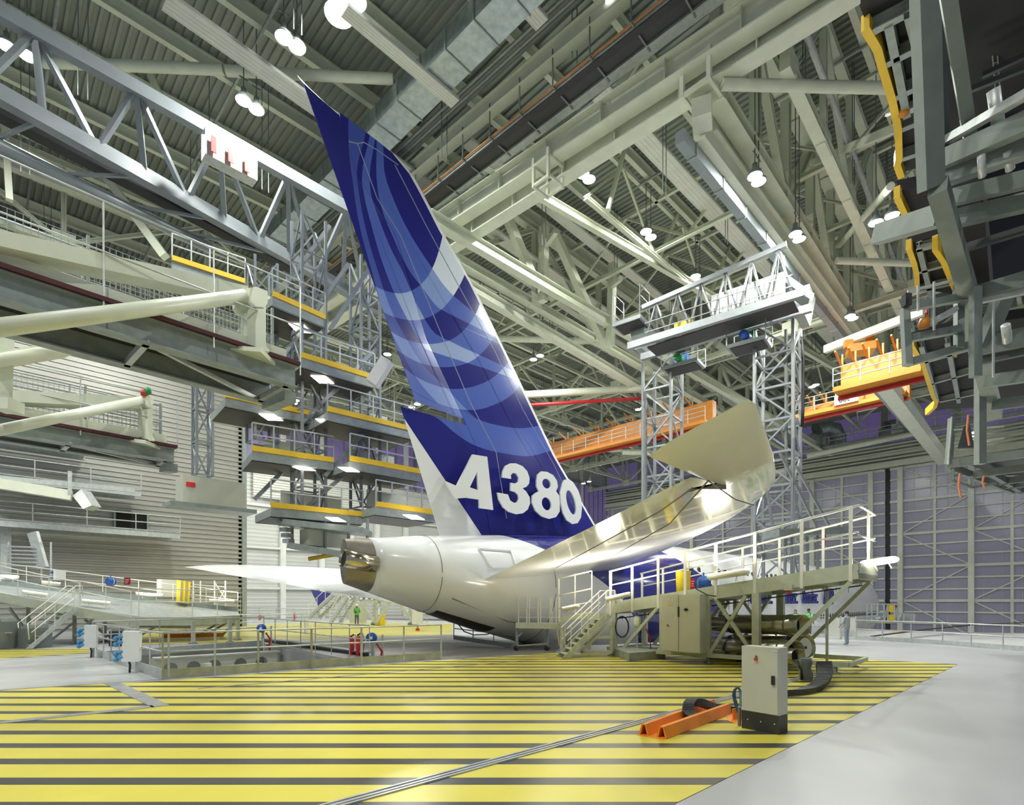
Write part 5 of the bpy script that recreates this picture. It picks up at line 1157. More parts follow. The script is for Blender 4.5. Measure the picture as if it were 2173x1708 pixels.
p = lerp(ca, cbb, .46).xy.to_3d() + fo * 1.1 + UPV * (zlo + (zhi - zlo) * .7); m = MB(); m.beam(p - UPV * .17, p + UPV * .17, .03, .05, uh); m.build('handle', BLACKM, cc)
p = lerp(ca, cbb, .66).xy.to_3d() + fo * 1.12 + UPV * (zlo + (zhi - zlo) * .74); m = MB(); m.lathe(p, [(0, -.04), (.05, -.04), (.05, .04), (0, .04)], 12, wv); m.beam(p - uh * .09, p + uh * .06, .03, .03); m.build('rotary_switch', BLACKM, cc)
p = lerp(ca, cbb, .2).xy.to_3d() + fo * 1.08 + UPV * (zlo + (zhi - zlo) * .82); m = MB(); m.poly([[p - uh * .05, p + uh * .05, p + UPV * .1]], wv * -.01); m.build('warning_triangle', YEL2, cc)
p = lerp(ca, cbb, .18).xy.to_3d() + fo * 1.08 + UPV * (zlo + (zhi - zlo) * .46); m = MB(); m.lathe(p, [(0, -.03), (.03, -.03), (.03, .02), (0, .02)], 10, wv); m.build('red_button', REDB, cc)
# fluorescent fittings on the railings
def fluo(a, da, b, db_, label, lit=False, r=.10, grp=None):
    p, q = W(a[0], a[1], da), W(b[0], b[1], db_); t = thing('fluorescent_fitting', p, label, 'light fitting', grp); m = MB(); ax, s, tt = frame(p, q); n = 12
    rings = []
    for c_, sc in ((p, .5), (lerp(p, q, .04), 1), (lerp(p, q, .96), 1), (q, .5)): rings.append([c_ + s * math.cos(2 * math.pi * i / n) * r * 1.5 * sc + tt * math.sin(2 * math.pi * i / n) * r * .8 * sc for i in range(n)])
    m.loft(rings); m.build('housing', LAMPT if lit else mat('fitting_cream', (.75, .74, .62), .3), t, True)
    if not lit: m = MB(); m.beam(p + tt * r * .75, q + tt * r * .75, r * 1.6, .02); m.build('diffuser', LAMPT, t)
    for f_ in (.25, .75): m = MB(); c_ = lerp(p, q, f_); m.beam(c_, c_ - UPV * .25 + s * .15, .02, .03); m.build('bracket', GALV, t)
    return p, q
FL = [fluo((1196, 1293), 20.8, (1228, 1286), 20.4, 'cream tube light fitting above the foot of the right-hand stairs'),
 fluo((1287, 1272), 20.6, (1336, 1261), 20.0, 'cream tube light fitting at the low end of the near right stand'),
 fluo((1504, 1226), 18.4, (1588, 1213), 17.3, 'long cream tube light fitting on the middle of the near right stand', r=.13)]
l1 = fluo((1836, 1196), 15.9, (1896, 1187), 16.6, 'glaring white tube lamp at the raised end of the near right stand', True, r=.13)
FILL = [((1212, 1288), 20.4), ((1312, 1262), 20.1), ((1546, 1212), 17.7), ((1866, 1184), 16.2)]
for (a, dd), pw in zip(FILL, (100, 170, 170, 110)):
    c_ = W(a[0], a[1], dd); area('tube_light', c_ + UPV * .2, pw, .9, (1, .93, .74), c_ + UPV * 5)
# blue hose reels, red sign, yellow bin on stand
def reel(c, label, m_=BLUEM, r=.22, grp=None):
    t = thing('hose_reel', c, label, 'hose reel', grp); ax = Vector((-cT, -sT, 0)); m = MB(); m.lathe(c, [(0, -.1), (r, -.1), (r, -.07), (r * .55, -.06), (r * .55, .06), (r, .07), (r, .1), (0, .1)], 22, ax); m.build('drum', m_, t, True)
    m = MB(); m.lathe(c, [(r * .56, -.05), (r * .85, -.05), (r * .85, .05), (r * .56, .05)], 18, ax); m.build('hose', RUBBER if m_ is not BLUEM else WHITE, t, True)
    m = MB(); m.beam(c + UPV * r, c + UPV * (r + .12), .05, .03); m.build('hanger', m_, t); return t
reel(W(1493, 1236, 18.6), 'blue hose reel on the railing of the near right stand')
m = MB(); m.path([W(1480, 1226, 18.5), W(1473, 1236, 18.4), W(1478, 1250, 18.4), W(1500, 1262, 18.2), W(1520, 1265, 18)], .02, 6); m.build('power_cable', RUBBER, label='thin black cable looping from the blue reel on the right stand', cat='cable')
def sign(px, py, d, w, h, m_, label, txt=None):
    c = W(px, py, d); t = thing('safety_sign', c, label, 'sign'); m = MB(); r = Vector((sT, -cT, 0)); m.beam(c - r * w / 2, c + r * w / 2, .02, h); m.build('plate', m_, t)
    m = MB()
    for k in range(3): m.beam(c - r * w * .35 - Vector((cT, sT, 0)) * .015 + UPV * h * (.2 - .22 * k), c + r * w * (.35 - .1 * k) - Vector((cT, sT, 0)) * .015 + UPV * h * (.2 - .22 * k), .005, h * .07)
    m.build('lettering', WHITE, t)
sign(1470, 1238, 19.0, .16, .36, REDB, 'small red notice plate on the railing of the near right stand')
m = MB(); cby = W(1428, 1263, 19.8) + wv * .8; m.lathe(cby, [(.24, 0), (.27, .85), (.29, .9), (.24, .9), (0, .85)], 18); m.build('bin', YEL2, label='bright yellow drum standing on the near right stand', cat='drum', smooth=True)
m = MB(); c = SP(.78, -.12, .02); m.box(c, .22, .14, .16, math.atan2(uh.y, uh.x)); jb = m.build('junction_box', BEIGE, label='small pale junction box with red plug on the stand edge beam', cat='junction box'); m = MB(); m.lathe(c - UPV * .2, [(.04, 0), (.05, .12), (0, .12)], 10); m.build('red_plug', REDB, jb)
# duct bundle under the stand
for (x0, y0, x1, y1, d0, d1, r_, lb) in ((1500, 1322, 1706, 1327, 21.2, 17.2, .33, 'upper long metal tube under the near right stand'), (1500, 1375, 1690, 1382, 20.6, 16.8, .34, 'lower front metal tube with open dark end under the right stand'), (1500, 1372, 1712, 1374, 21.4, 17.6, .44, 'large metal tube with white end cap under the right stand'), (1560, 1392, 1694, 1393, 19.4, 16.2, .24, 'smallest metal tube nested between the larger ones')):
    p, q = W(x0, y0, d0), W(x1, y1, d1); t = thing('metal_tube', p, lb, 'tube'); m = MB(); m.pipe(p, q, r_, .02, 26); m.build('pipe_body', PIPEM, t, True)
    for f_ in (.3, .6, .88): c = lerp(p, q, f_); m = MB(); m.pipe(c, c + (q - p).normalized() * .05, r_ + .02, .02, 26); m.build('clamp_ring', DGREY, t, True)
    if 'cap' in lb: m = MB(); c = lerp(p, q, .985); m.tube(c, c + (q - p).normalized() * .02, r_ * .72, 26); m.build('end_cap', WHITE, t); m = MB(); m.tube(c, c + (q - p).normalized() * .04, .05, 10); m.build('cap_handle', BLACKM, t)
    m = MB(); c = lerp(p, q, .9); m.tube(c, c + (q - p).normalized() * .01, r_ * .96, 20); m.build('inner_baffle', BLACKM, t)
# jack under the end of the stand and cable chain
jk = thing('jack_foot', WZ(1710, 1443, 0), 'dark machined drive foot under the outer end of the right stand', 'jack'); c = WZ(1710, 1443, 0)
m = MB(); m.box(c + UPV * .12, .34, .3, .24, .4); m.lathe(c + UPV * .24, [(.14, 0), (.12, .1), (.16, .22), (.13, .34), (0, .34)], 16); m.build('jack_body', DGREY, jk, 'auto'); m = MB(); m.path([c + Vector((-.1, .1, .3)), c + Vector((-.3, .1, .5)), c + Vector((-.35, 0, .3)), c + Vector((-.3, 0, .05))], .03, 8); m.build('jack_cable', RUBBER, jk, True)
def chain(pts, w_, label, side):
    pts = [Vector(p) for p in pts]; t = thing('cable_chain', pts[0], label, 'cable chain'); side = Vector(side).normalized() * w_ / 2; th_ = .05; n = len(pts)
    rings = []
    for i, p in enumerate(pts):
        d_ = (pts[min(i + 1, n - 1)] - pts[max(i - 1, 0)]).normalized(); nn = side.cross(d_).normalized() * th_
        rings.append([p - side - nn, p + side - nn, p + side + nn, p - side + nn])
    m = MB(); m.loft(rings); m.build('chain_band', RUBBER, t)
    m = MB()
    for r_ in rings[::1]: m.beam((r_[0] + r_[3]) / 2 * 1.0, (r_[1] + r_[2]) / 2, .02, .13, (r_[3] - r_[0]))
    m.build('link_ribs', mat('chain_rib', (.05, .05, .055), .45), t)
def arc(pts, n=8):
    out = []; P_ = [pts[0]] + list(pts) + [pts[-1]]
    for i in range(1, len(P_) - 2):
        for k in range(n):
            t = k / n; a, b, c, d = [Vector(x) for x in P_[i - 1:i + 3]]; out.append(.5 * ((2 * b) + (c - a) * t + (2 * a - 5 * b + 4 * c - d) * t * t + (3 * b - a - 3 * c + d) * t ** 3))
    out.append(Vector(pts[-1])); return out
cq = [W(1748, 1408, 14.6), W(1750, 1430, 13.7), W(1738, 1452, 13.0), W(1712, 1468, 12.4), W(1680, 1474, 12.1)]
for c_ in cq: c_.z = max(c_.z, .075)
chain(arc(cq), .5, 'black cable chain curving from the stand end down to the floor cabinet', Vector((sT, -cT, 0)) * 1 + Vector((cT, sT, 0)) * .3)
# ================================================================ foreground cabinet, orange guides, chain
fa, fb = WZ(1574, 1545, 0), WZ(1652, 1560, 0); u2 = (fb - fa).normalized(); v2 = Vector((-u2.y, u2.x, 0)); v2 = v2 if v2.dot(Vector((cT, sT, 0))) > 0 else -v2
Dp = .30; Hc = zat(1370, (fa.x * cT + fa.y * sT)); pl = .30
fc_ = thing('electrical_cabinet', (fa.x, fa.y, 0), 'tall pale grey electrical cabinet on a dark plinth in the right foreground', 'electrical cabinet')
def P2(a, b, z): return fa + u2 * a + v2 * b + UPV * z
Lc = (fb - fa).length
m = MB(); m.hexa([P2(0, 0, pl), P2(Lc, 0, pl), P2(Lc, Dp, pl), P2(0, Dp, pl)], [P2(0, 0, Hc), P2(Lc, 0, Hc), P2(Lc, Dp, Hc), P2(0, Dp, Hc)]); m.build('body', BEIGE, fc_)
m = MB(); m.hexa([P2(.01, -.012, pl + .01), P2(Lc - .01, -.012, pl + .01), P2(Lc - .01, 0, pl + .01), P2(.01, 0, pl + .01)], [P2(.01, -.012, Hc - .03), P2(Lc - .01, -.012, Hc - .03), P2(Lc - .01, 0, Hc - .03), P2(.01, 0, Hc - .03)]); dr = m.build('door', BEIGE, fc_)
m = MB(); m.hexa([P2(.0, -.005, 0), P2(Lc, -.005, 0), P2(Lc, Dp, 0), P2(0, Dp, 0)], [P2(0, -.005, pl), P2(Lc, -.005, pl), P2(Lc, Dp, pl), P2(0, Dp, pl)]); m.build('plinth', mat('plinth_dark', (.035, .035, .03), .45), fc_)
for k in range(3): m = MB(); m.beam(P2(.1 + k * .22, -.012, pl * .55), P2(.12 + k * .22, -.012, pl * .55), .01, .02); m.build('bolt', GALV, fc_)
c = P2(Lc * .42, -.03, Hc - .20); m = MB(); m.lathe(c, [(0, -.02), (.025, -.02), (.025, .02), (0, .02)], 14, v2); m.build('emergency_button', REDB, dr); m = MB(); m.lathe(c + UPV * .045 + v2 * .01, [(0, -.01), (.018, -.01), (.018, .01), (0, .01)], 12, v2); m.build('green_button', GREENM, dr)
c = P2(Lc * .88, -.03, pl + .55); m = MB(); m.beam(c - UPV * .07, c + UPV * .07, .03, .045, u2); m.build('lock', BLACKM, dr)
m = MB(); m.beam(P2(Lc * .82, -.014, Hc - .05), P2(Lc * .99, -.014, Hc - .05), .003, .02); m.build('label_strip', PANEL, dr)
# orange guide profiles
gt_ = thing('cable_guide', WZ(1450, 1545, 0), 'orange U-shaped floor guide trough holding the black cable chain, right foreground', 'cable guide')
def profile(a, b, name):
    p, q = WZ(a[0], a[1], 0), WZ(b[0], b[1], 0); u_ = (q - p).normalized(); s_ = Vector((-u_.y, u_.x, 0)); m = MB()
    sh = [(-.09, 0), (-.035, .17), (.035, .17), (.09, 0)]; inn = [(-.055, 0), (-.02, .15), (.02, .15), (.055, 0)]
    A = [p + s_ * x + UPV * (y + .012) for x, y in sh + inn[::-1]]; B_ = [v + (q - p) for v in A]; m.loft([A, B_], cap=True); m.build(name, ORGF, gt_)
profile((1366, 1561), (1512, 1503), 'far_profile'); profile((1404, 1567), (1546, 1513), 'near_profile')
m = MB(); m.poly([[WZ(1352, 1560, .006), WZ(1408, 1570, .006), WZ(1556, 1513, .006), WZ(1510, 1499, .006)]], (0, 0, .006)); m.build('base_plate', ORGF, gt_)
m = MB(); m.poly([[WZ(1546, 1530, .006), WZ(1590, 1545, .006), WZ(1600, 1505, .006), WZ(1535, 1500, .006)]], (0, 0, .006)); m.build('end_plate', ORGF, gt_)
m = MB(); m.beam(WZ(1555, 1516, .1), WZ(1575, 1515, .1), .03, .2); m.build('stop_plate', ORGF, gt_)
cq = [W(1474, 1526, 9.4), W(1462, 1516, 9.5), W(1461, 1497, 9.7), W(1470, 1490, 9.8), W(1490, 1492, 9.95), W(1520, 1502, 10.1), W(1560, 1508, 10.3)]
chain(arc(cq, 6), .2, 'short black cable chain curling over the orange guide trough', Vector((-cT, sT, 0)) * .2 + Vector((sT, -cT, 0)))
m = MB(); m.path(arc([W(1568, 1512, 9.5), W(1560, 1480, 9.6), W(1560, 1465, 9.6), W(1566, 1459, 9.6), W(1571, 1470, 9.55), W(1572, 1500, 9.4)], 6), .02, 8); m.path(arc([W(1566, 1512, 9.6), W(1556, 1478, 9.7), W(1560, 1462, 9.7), W(1568, 1460, 9.6), W(1574, 1475, 9.5), W(1574, 1500, 9.4)], 6), .018, 8); m.build('hose_loop', mat('dark_blue_hose', (.02, .06, .12), .4), label='dark blue hose loop rising beside the foreground cabinet', cat='hose')
m = MB(); m.tube(W(1569, 1542, 9.2), W(1569, 1500, 9.2), .03, 8); m.build('conduit', DGREY, label='short dark conduit at the left corner of the foreground cabinet', cat='conduit')
# drill press like mixer stand on a pallet
t = thing('machine_plinth', WZ(1380, 1400, 0), 'flat grey box plinth with a pale pump on a stem under the right stand', 'machine'); c = WZ(1362, 1398, 0)
m = MB(); m.hexa([WZ(1300, 1391, 0), WZ(1335, 1404, 0), WZ(1412, 1398, 0), WZ(1400, 1384, 0)], [v + UPV * .3 for v in (WZ(1300, 1391, 0), WZ(1335, 1404, 0), WZ(1412, 1398, 0), WZ(1400, 1384, 0))]); m.build('plinth', GALVD, t)
c = W(1352, 1385, 20.4); m = MB(); m.lathe(c, [(.32, 0), (.3, .06), (.1, .1), (0, .1)], 18); m.build('round_base', PANEL, t, True); m = MB(); m.tube(c, c + UPV * .95, .04, 8); m.tube(c + Vector((.2, -.1, 0)), c + Vector((.2, -.1, 1.2)), .03, 8); m.build('stem', GALV, t); m = MB(); m.lathe(c + UPV * .95, [(.1, 0), (.14, .1), (.14, .35), (.08, .42), (0, .42)], 14); m.build('pump_head', CREAM2, t, True)
m = MB(); m.path([c + Vector((.3, -.2, .9)), c + Vector((.42, -.3, .5)), c + Vector((.45, -.3, .1)), c + Vector((.7, -.5, .1)), c + Vector((.8, -.6, .7))], .025, 6); m.build('red_hose', REDB, t, True)
m = MB(); m.path([W(1320 + 14 * math.cos(a), 1330 + 22 * math.sin(a), 20.8) for a in [i * .45 for i in range(15)]], .03, 6); m.build('cable_coil', RUBBER, label='black coiled cable hanging below the low end of the right stand', cat='cable')
# people
# ================================================================ pit with steel girder
PITM = mat('pit_wall', (.30, .31, .30), .5)
m = MB(); pp = [Vector((p.x, p.y, 0)) for p in PIT]
for a, b in zip(pp, pp[1:] + pp[:1]): m.beam(a - UPV * 1.9 + (a - b) * 0, b - UPV * 1.9, .06, 3.6)
struct('trim_5', m, PITM)
t = thing('pit_girder', WZ(350, 1400, -.9), 'deep pale girder with round holes lying across the floor pit', 'girder')
ga_, gb_ = WZ(340, 1386, -.02), WZ(600, 1372, -.02); gz0, gz1 = -1.05, -.18
def GP(x, z, off=0): 
    p = lerp(ga_, gb_, x); n_ = Vector((-cT, -sT, 0)) * off; return Vector((p.x + n_.x, p.y + n_.y, z))
L_ = (gb_ - ga_).length
holes = []
for cx_ in (.14, .31, .47, .68, .86): 
    holes.append([GP(cx_ + .26 * math.cos(a) / L_, -.62 + .24 * math.sin(a), .6) for a in [i * math.pi / 9 for i in range(18)]])
m = MB(); m.poly([[GP(0, gz0, .6), GP(1, gz0, .6), GP(1, gz1, .6), GP(0, gz1, .6)]] + holes, Vector((cT, sT, 0)) * .04); m.build('web_plate', CREAM2, t)
m = MB(); m.beam(GP(0, gz1, .45), GP(1, gz1, .45), .5, .05); m.build('top_flange', PANEL, t); m = MB(); m.beam(GP(0, gz0, .45), GP(1, gz0, .45), .4, .05); m.build('bottom_flange', CREAM, t)
m = MB(); m.beam(WZ(205, 1390, .12), WZ(560, 1364, .12), .12, .26); m.build('pit_kerb', GALV, label='galvanised kerb along the far edge of the floor pit', cat='kerb')
m = MB(); m.ibeam(WZ(560, 1369, -.2), WZ(784, 1404, -.2), .35, .75, .05); m.build('pit_beam', DGREY, label='dark grey beam closing the right side of the floor pit', cat='beam')
m = MB(); m.beam(W(352, 1424, 15), W(556, 1408, 16.5), .05, .05); m.build('pit_pipe', CREAM, label='thin rail inside the floor pit below the front kerb', cat='pipe')
# ---------------------------------------------------------------- pit railings
KERB = mat('kerb_steel', (.42, .43, .36), .35, .5, .2, 3)
t = thing('pit_railing', WZ(345, 1442, 0), 'galvanised railing with high kick plate along the front edge of the pit', 'railing')
ra, rb = WZ(345, 1442, 0), WZ(937, 1399, 0)
m = MB(); m.beam(ra + UPV * .14, rb + UPV * .14, .03, .26); m.build('kick_plate', KERB, t)
HR = 1.24
for h_ in (HR, .74): m = MB(); m.tube(ra + UPV * h_, rb + UPV * h_, .024, 8); m.build('handrail' if h_ > 1 else 'midrail', GALV, t, True)
def fxpx(a, b, px):
    lo, hi = -.3, 1.3
    for _ in range(40):
        mid = (lo + hi) / 2; p = lerp(a, b, mid); d_ = p.x * cT + p.y * sT; r_ = p.x * sT - p.y * cT
        if CX + F * r_ / d_ < px: lo = mid
        else: hi = mid
    return lo
for px in (345, 358, 456, 548, 661, 767, 857, 936): p = lerp(ra, rb, fxpx(ra, rb, px)); m = MB(); m.beam(p, p + UPV * HR, .07 if px in (345, 548, 661, 767) else .04, .05, (rb - ra)); m.build('post', KERB if px in (345, 548, 661) else GALV, t)
m = MB(); m.box(W(440, 1413, 15.6), .22, .08, .16, .4); m.build('switch_box', CREAM, label='small pale switch box on the pit railing kick plate', cat='switch box')
t = thing('pit_railing', WZ(205, 1392, 0), 'galvanised railing running back along the left end of the pit', 'railing')
railing(t, [WZ(345, 1442, 0), WZ(205, 1392, 0)], HR, GALV, r=.024, rails=(1, .6), toe=.28, step=1.3)
t = thing('pit_railing', WZ(205, 1392, 0), 'thin railing along the far edge of the pit', 'railing')
railing(t, [WZ(196, 1390, 0), WZ(560, 1364, 0)], HR * 1.05, GALV, r=.024, rails=(1, .6), toe=0, step=2.4)
t = thing('pit_railing', WZ(600, 1370, 0), 'railing along the dark beam on the right side of the pit', 'railing')
railing(t, [WZ(560, 1366, 0), WZ(784, 1403, 0)], HR, GALV, r=.022, rails=(1, .6), toe=0, step=1.6)
t = thing('deck_railing', WZ(700, 1330, 0), 'distant thin railing across the yellow floor left of the tail cone', 'railing')
railing(t, [WZ(300, 1352, 0), WZ(560, 1342, 0), WZ(640, 1340, 0)], 1.2, GALV, r=.03, rails=(1, .6, .3), toe=0, step=2.2)
# socket cabinets with blue plugs
def sockets(x0, y0, x1, y1, px, label, d):
    t = thing('socket_cabinet', WZ((x0 + x1) / 2, px, 0), label, 'socket cabinet', None); A, B_ = W(x0, (y0 + y1) / 2, d), W(x1, (y0 + y1) / 2, d + .15); hh = (y1 - y0) / F * d
    m = MB(); m.beam(A, B_, .3, hh); m.build('body', WHITE, t)
    c0 = A + Vector((-sT, cT, 0)) * .02
    for zz in (.22, -.28):
        for k in (-.06, .1): 
            c = W(x0, (y0 + y1) / 2, d - .1) + UPV * (zz * hh); m = MB(); e = c - Vector((sT, -cT, 0)) * .18 - UPV * .05 + UPV * k; m.tube(c + UPV * k, e, .055, 10); m.tube(e, e - UPV * .06 - Vector((sT, -cT, 0)) * .07, .07, 10); m.build('blue_socket', CYANM, t, True)
    m = MB(); c = W(x1 - 8, y1, d + .1); m.beam(c, Vector((c.x, c.y, 0)), .07, .07); m.build('stand_post', GALV, t)
    m = MB(); m.path([W(x0 + 12, y1, d), W(x0 + 14, y1 + 8, d), W(x0 + 13, y1 + 24, d)], .03, 6); m.build('cable', RUBBER, t, True)
sockets(262, 1339, 298, 1403, 1428, 'pale socket cabinet with blue plugs at the pit corner, the nearer one', 15.9)
sockets(180, 1326, 206, 1374, 1396, 'pale socket cabinet with blue plugs at the far pit corner, the farther one', 20.3)
# extinguishers and hose posts
def exting(px, py, label, h=.62, grp='red fire extinguishers by the pit'):
    c = WZ(px, py, 0); t = thing('fire_extinguisher', c, label, 'fire extinguisher', grp); m = MB(); m.lathe(c, [(.09, 0), (.1, .03), (.1, h * .75), (.05, h * .88), (.03, h * .9), (0, h * .9)], 14); m.build('cylinder', REDB, t, True)
    m = MB(); m.beam(c + UPV * h * .9 - Vector((.06, 0, 0)), c + UPV * (h * .97) + Vector((.1, 0, .03)), .03, .05); m.build('valve', BLACKM, t); m = MB(); m.path([c + UPV * h * .93, c + UPV * h * 1.0 + Vector((.12, -.1, 0)), c + UPV * h * .6 + Vector((.17, -.12, 0)), c + UPV * h * .2 + Vector((.15, -.1, 0))], .014, 6); m.build('hose', BLACKM, t, True)
exting(746, 1389, 'left red fire extinguisher of the pair behind the front railing', .78, None); exting(761, 1391, 'right red fire extinguisher of the pair behind the front railing', .86, None)
exting(551, 1316, 'tiny distant red fire extinguisher near the white wall, left', .7, None); exting(624, 1316, 'tiny distant red fire extinguisher near the white wall, right', .8, None)
def hosepost(px, top, foot, label):
    c = WZ(px, foot, 0); d_ = c.x * cT + c.y * sT; zt = zat(top, d_); t = thing('hose_post', c, label, 'hose post'); m = MB(); m.beam(c, c + UPV * zt, .07, .07); m.beam(c + Vector((.3, -.2, 0)), c + Vector((.3, -.2, zt)), .05, .05); m.build('post', GALV, t)
    ax = Vector((-cT, -sT, 0)); cc = c + UPV * (zt - .1) + ax * .1; m = MB(); m.lathe(cc, [(0, -.07), (.19, -.07), (.19, .07), (0, .07)], 20, ax); m.build('blue_reel', BLUEM, t, True); m = MB(); m.lathe(cc, [(0, .07), (.06, .07), (.06, .09), (0, .09)], 12, ax); m.build('reel_hub', WHITE, t)
    m = MB(); m.path([cc - UPV * .2 + Vector((.15, -.1, 0)), cc - UPV * .5 + Vector((.3, -.2, 0)), cc - UPV * .8 + Vector((.25, -.2, 0)), cc - UPV * 1.0 + Vector((.3, -.2, 0))], .04, 8); m.build('red_hose', REDM, t, True); m = MB(); m.path([cc - UPV * .45 + Vector((.05, -.1, 0)), cc - UPV * 1.2 + Vector((.08, -.1, 0))], .025, 6); m.build('white_rope', PANEL, t)
hosepost(790, 1347, 1398, 'post with blue hose reel and red hose just right of the pit beam'); hosepost(557, 1328, 1374, 'farther post with blue hose reel and red hose at the pit corner')
KL = 1.23
def WL(x, y, d): return W(x, y, d * KL)
def fluoL(a, da, b, db_, label, lit=False, r=.1, grp=None): return fluo(a, da * KL, b, db_ * KL, label, lit, r * 1.1, grp)
# ================================================================ left access stand (mirror of the right one)
ls = thing('access_stand', WZ(300, 1372, 0), 'long grey sloping access stand with railings under the far tailplane, left', 'access stand')
def seg(pa, da, pb, db_): return WL(pa[0], pa[1], da), WL(pb[0], pb[1], db_)
D0, D1 = (-30, 1252, 20.5), (278, 1310, 22.0); D2 = (512, 1312, 26.0)
A0, A1 = WL(*D0), WL(*D1); A2 = WL(408, 1310, 22.8)
bk0, bk1 = WL(-30, 1238, 23), WL(505, 1298, 26.5)
m = MB(); m.add([A0 + UPV * .0, A1, A2, WL(506, 1308, 24.8), bk1, bk0], [[0, 1, 2, 3, 4, 5]]); 
m = MB(); top = [A0, A1, A2, WL(510, 1306, 24.6), bk1, bk0]; m.hexa([p - UPV * .3 for p in top], top); m.build('deck', GALV, ls)
for a, b in ((A0, A1), (A1, A2), (A2, WL(510, 1306, 24.6))): m = MB(); m.beam(a - UPV * .2 - Vector((cT, sT, 0)) * .05, b - UPV * .2 - Vector((cT, sT, 0)) * .05, .08, .42); m.build('edge_beam', OLIVE, ls)
m = MB(); m.beam(bk0 + UPV * .1, bk1 + UPV * .1, .05, .3); m.build('toe_board', GALVD, ls)
railing(ls, [A0 + UPV * .0, WL(168, 1292, 21.4)], 1.25, RAILW, r=.025, rails=(1, .6), toe=0, step=1.3); 
railing(ls, [WL(170, 1288, 21.5), A1 + UPV * .02], 1.25, RAILW, r=.025, rails=(1, .6), toe=0, step=1.3)
railing(ls, [A1 + UPV * .05 + Vector((.3, -.1, 0)), A2, WL(510, 1306, 24.6)], 1.4, RAILW, r=.025, rails=(1, .55), toe=0, step=1.7)
railing(ls, [bk0, bk1], 1.15, RAILW, r=.025, rails=(1, .6), toe=0, step=1.6)
for (x, y, dd) in ((158, 1365, 21.8), (222, 1362, 23), (410, 1366, 23.2), (290, 1370, 22.5), (488, 1364, 25.2), (505, 1358, 27), (-5, 1372, 21), (60, 1366, 23)):
    b = WZ(x, y, 0); dd = 2446 / (y - 1275); tz = zat(1316 if x > 280 else 1275 + x * .12, dd); m = MB(); m.beam(b + UPV * .0, Vector((b.x, b.y, tz)), .16, .16); m.build('leg', OLIVE, ls); m = MB(); m.lathe(b, [(.22, 0), (.22, .03), (.08, .1), (.08, .2), (0, .2)], 12); m.build('foot', DGREY, ls, True)
for (a, b, dd) in (((290, 1352), (350, 1318), 22.8), ((425, 1345), (470, 1318), 24.5), ((440, 1345), (488, 1318), 25), ((470, 1350), (500, 1318), 25.5), ((160, 1350), (200, 1310), 22), ((60, 1345), (20, 1290), 22), ((230, 1350), (180, 1315), 23)):
    m = MB(); m.beam(WL(a[0], a[1], dd), WL(b[0], b[1], dd), .1, .1); m.build('brace', OLIVE, ls)
m = MB(); m.beam(WL(292, 1325, 22.5), WL(405, 1328, 23), .1, .28); m.build('storage_box', GALVD, ls)
f0 = WZ(60, 1378, 0); stairs('access_stairs', f0 + UPV * .02, WL(162, 1292, 21.2), WZ(18, 1374, 0) - WZ(60, 1378, 0), .95, 8, GALV, 'grey steel stairs leading up to the left access stand', RAILW, True, 1.1)
m = MB(); p = WZ(100, 1372, 0); m.beam(WL(98, 1366, 21.8), WL(160, 1318, 21.8), .08, .08); m.beam(WL(60, 1372, 21.8), WL(158, 1362, 21.8), .08, .08); m.build('stair_support', GALVD, label='diagonal grey strut under the left access stairs', cat='strut')
LEFTG = 'cream light fittings on the left access stand'
fluoL((47, 1256), 21.2, (100, 1264), 21.6, 'cream light fitting nearest the head of the left stairs', grp=None, r=.11); fluoL((174, 1275), 22, (233, 1281), 22.4, 'cream light fitting at the middle of the left access stand', r=.11)
fluoL((288, 1260), 24.5, (346, 1264), 25, 'cream light fitting on the back rail left of the yellow slide', r=.11); fluoL((444, 1274), 26, (497, 1278), 26.4, 'cream light fitting at the right end of the left access stand', r=.11); fluoL((88, 1236), 22, (128, 1240), 22.4, 'cream light fitting below the small control box on the left stand', r=.1)
fluoL((-12, 1223), 21, (40, 1224), 21.5, 'glaring white tube lamp at the far left edge above the stand', True, r=.09)
area('tube_light', WL(20, 1215, 21), 50, .8, (1, .95, .85), WL(20, 900, 25)); area('tube_light', WL(480, 1262, 26), 60, 1, (1, .96, .88), WL(560, 1100, 28)); area('tube_light', WL(310, 1250, 24), 40, 1, (1, .96, .88), WL(400, 1050, 28))
m = MB(); c = WL(126, 1220, 21.8); m.box(c, .42, .25, .48, .3); bxo = m.build('control_box', WHITE, label='small white control box with blue plugs on the left stand railing', cat='control box')
for k in (-.12, .12): m = MB(); e = WL(114, 1220, 21.7) + UPV * k; m.tube(e, e + Vector((-sT, cT, 0)) * .12, .06, 10); m.build('blue_plug', BLUEM, bxo, True)
reel(WL(235, 1234, 23), 'blue hose reel on the left access stand railing', BLUEM, .22); sign(270, 1233, 23.2, .26, .30, REDM, 'dark red notice plate beside the blue reel on the left stand')
m = MB(); c = WL(390, 1254, 25.2); m.hexa([WL(374, 1278, 25.1), WL(401, 1281, 25.1), WL(401, 1281, 25.6), WL(374, 1278, 25.6)], [WL(375, 1230, 25.1), WL(405, 1235, 25.1), WL(405, 1235, 25.5), WL(375, 1230, 25.5)]); ys = m.build('slide_panel', YEL2, label='orange-yellow upright panel standing on the left access stand', cat='panel')
for x in (383, 393): m = MB(); m.beam(WL(x, 1279, 25.05), WL(x + 2, 1232, 25.05), .05, .04); m.build('strap', GALV, ys)
m = MB(); m.box(WL(355, 1248, 26), 1.3, .3, 1.0, .7); m.build('equipment_box', PANEL, label='pale equipment box left of the orange-yellow panel', cat='box')
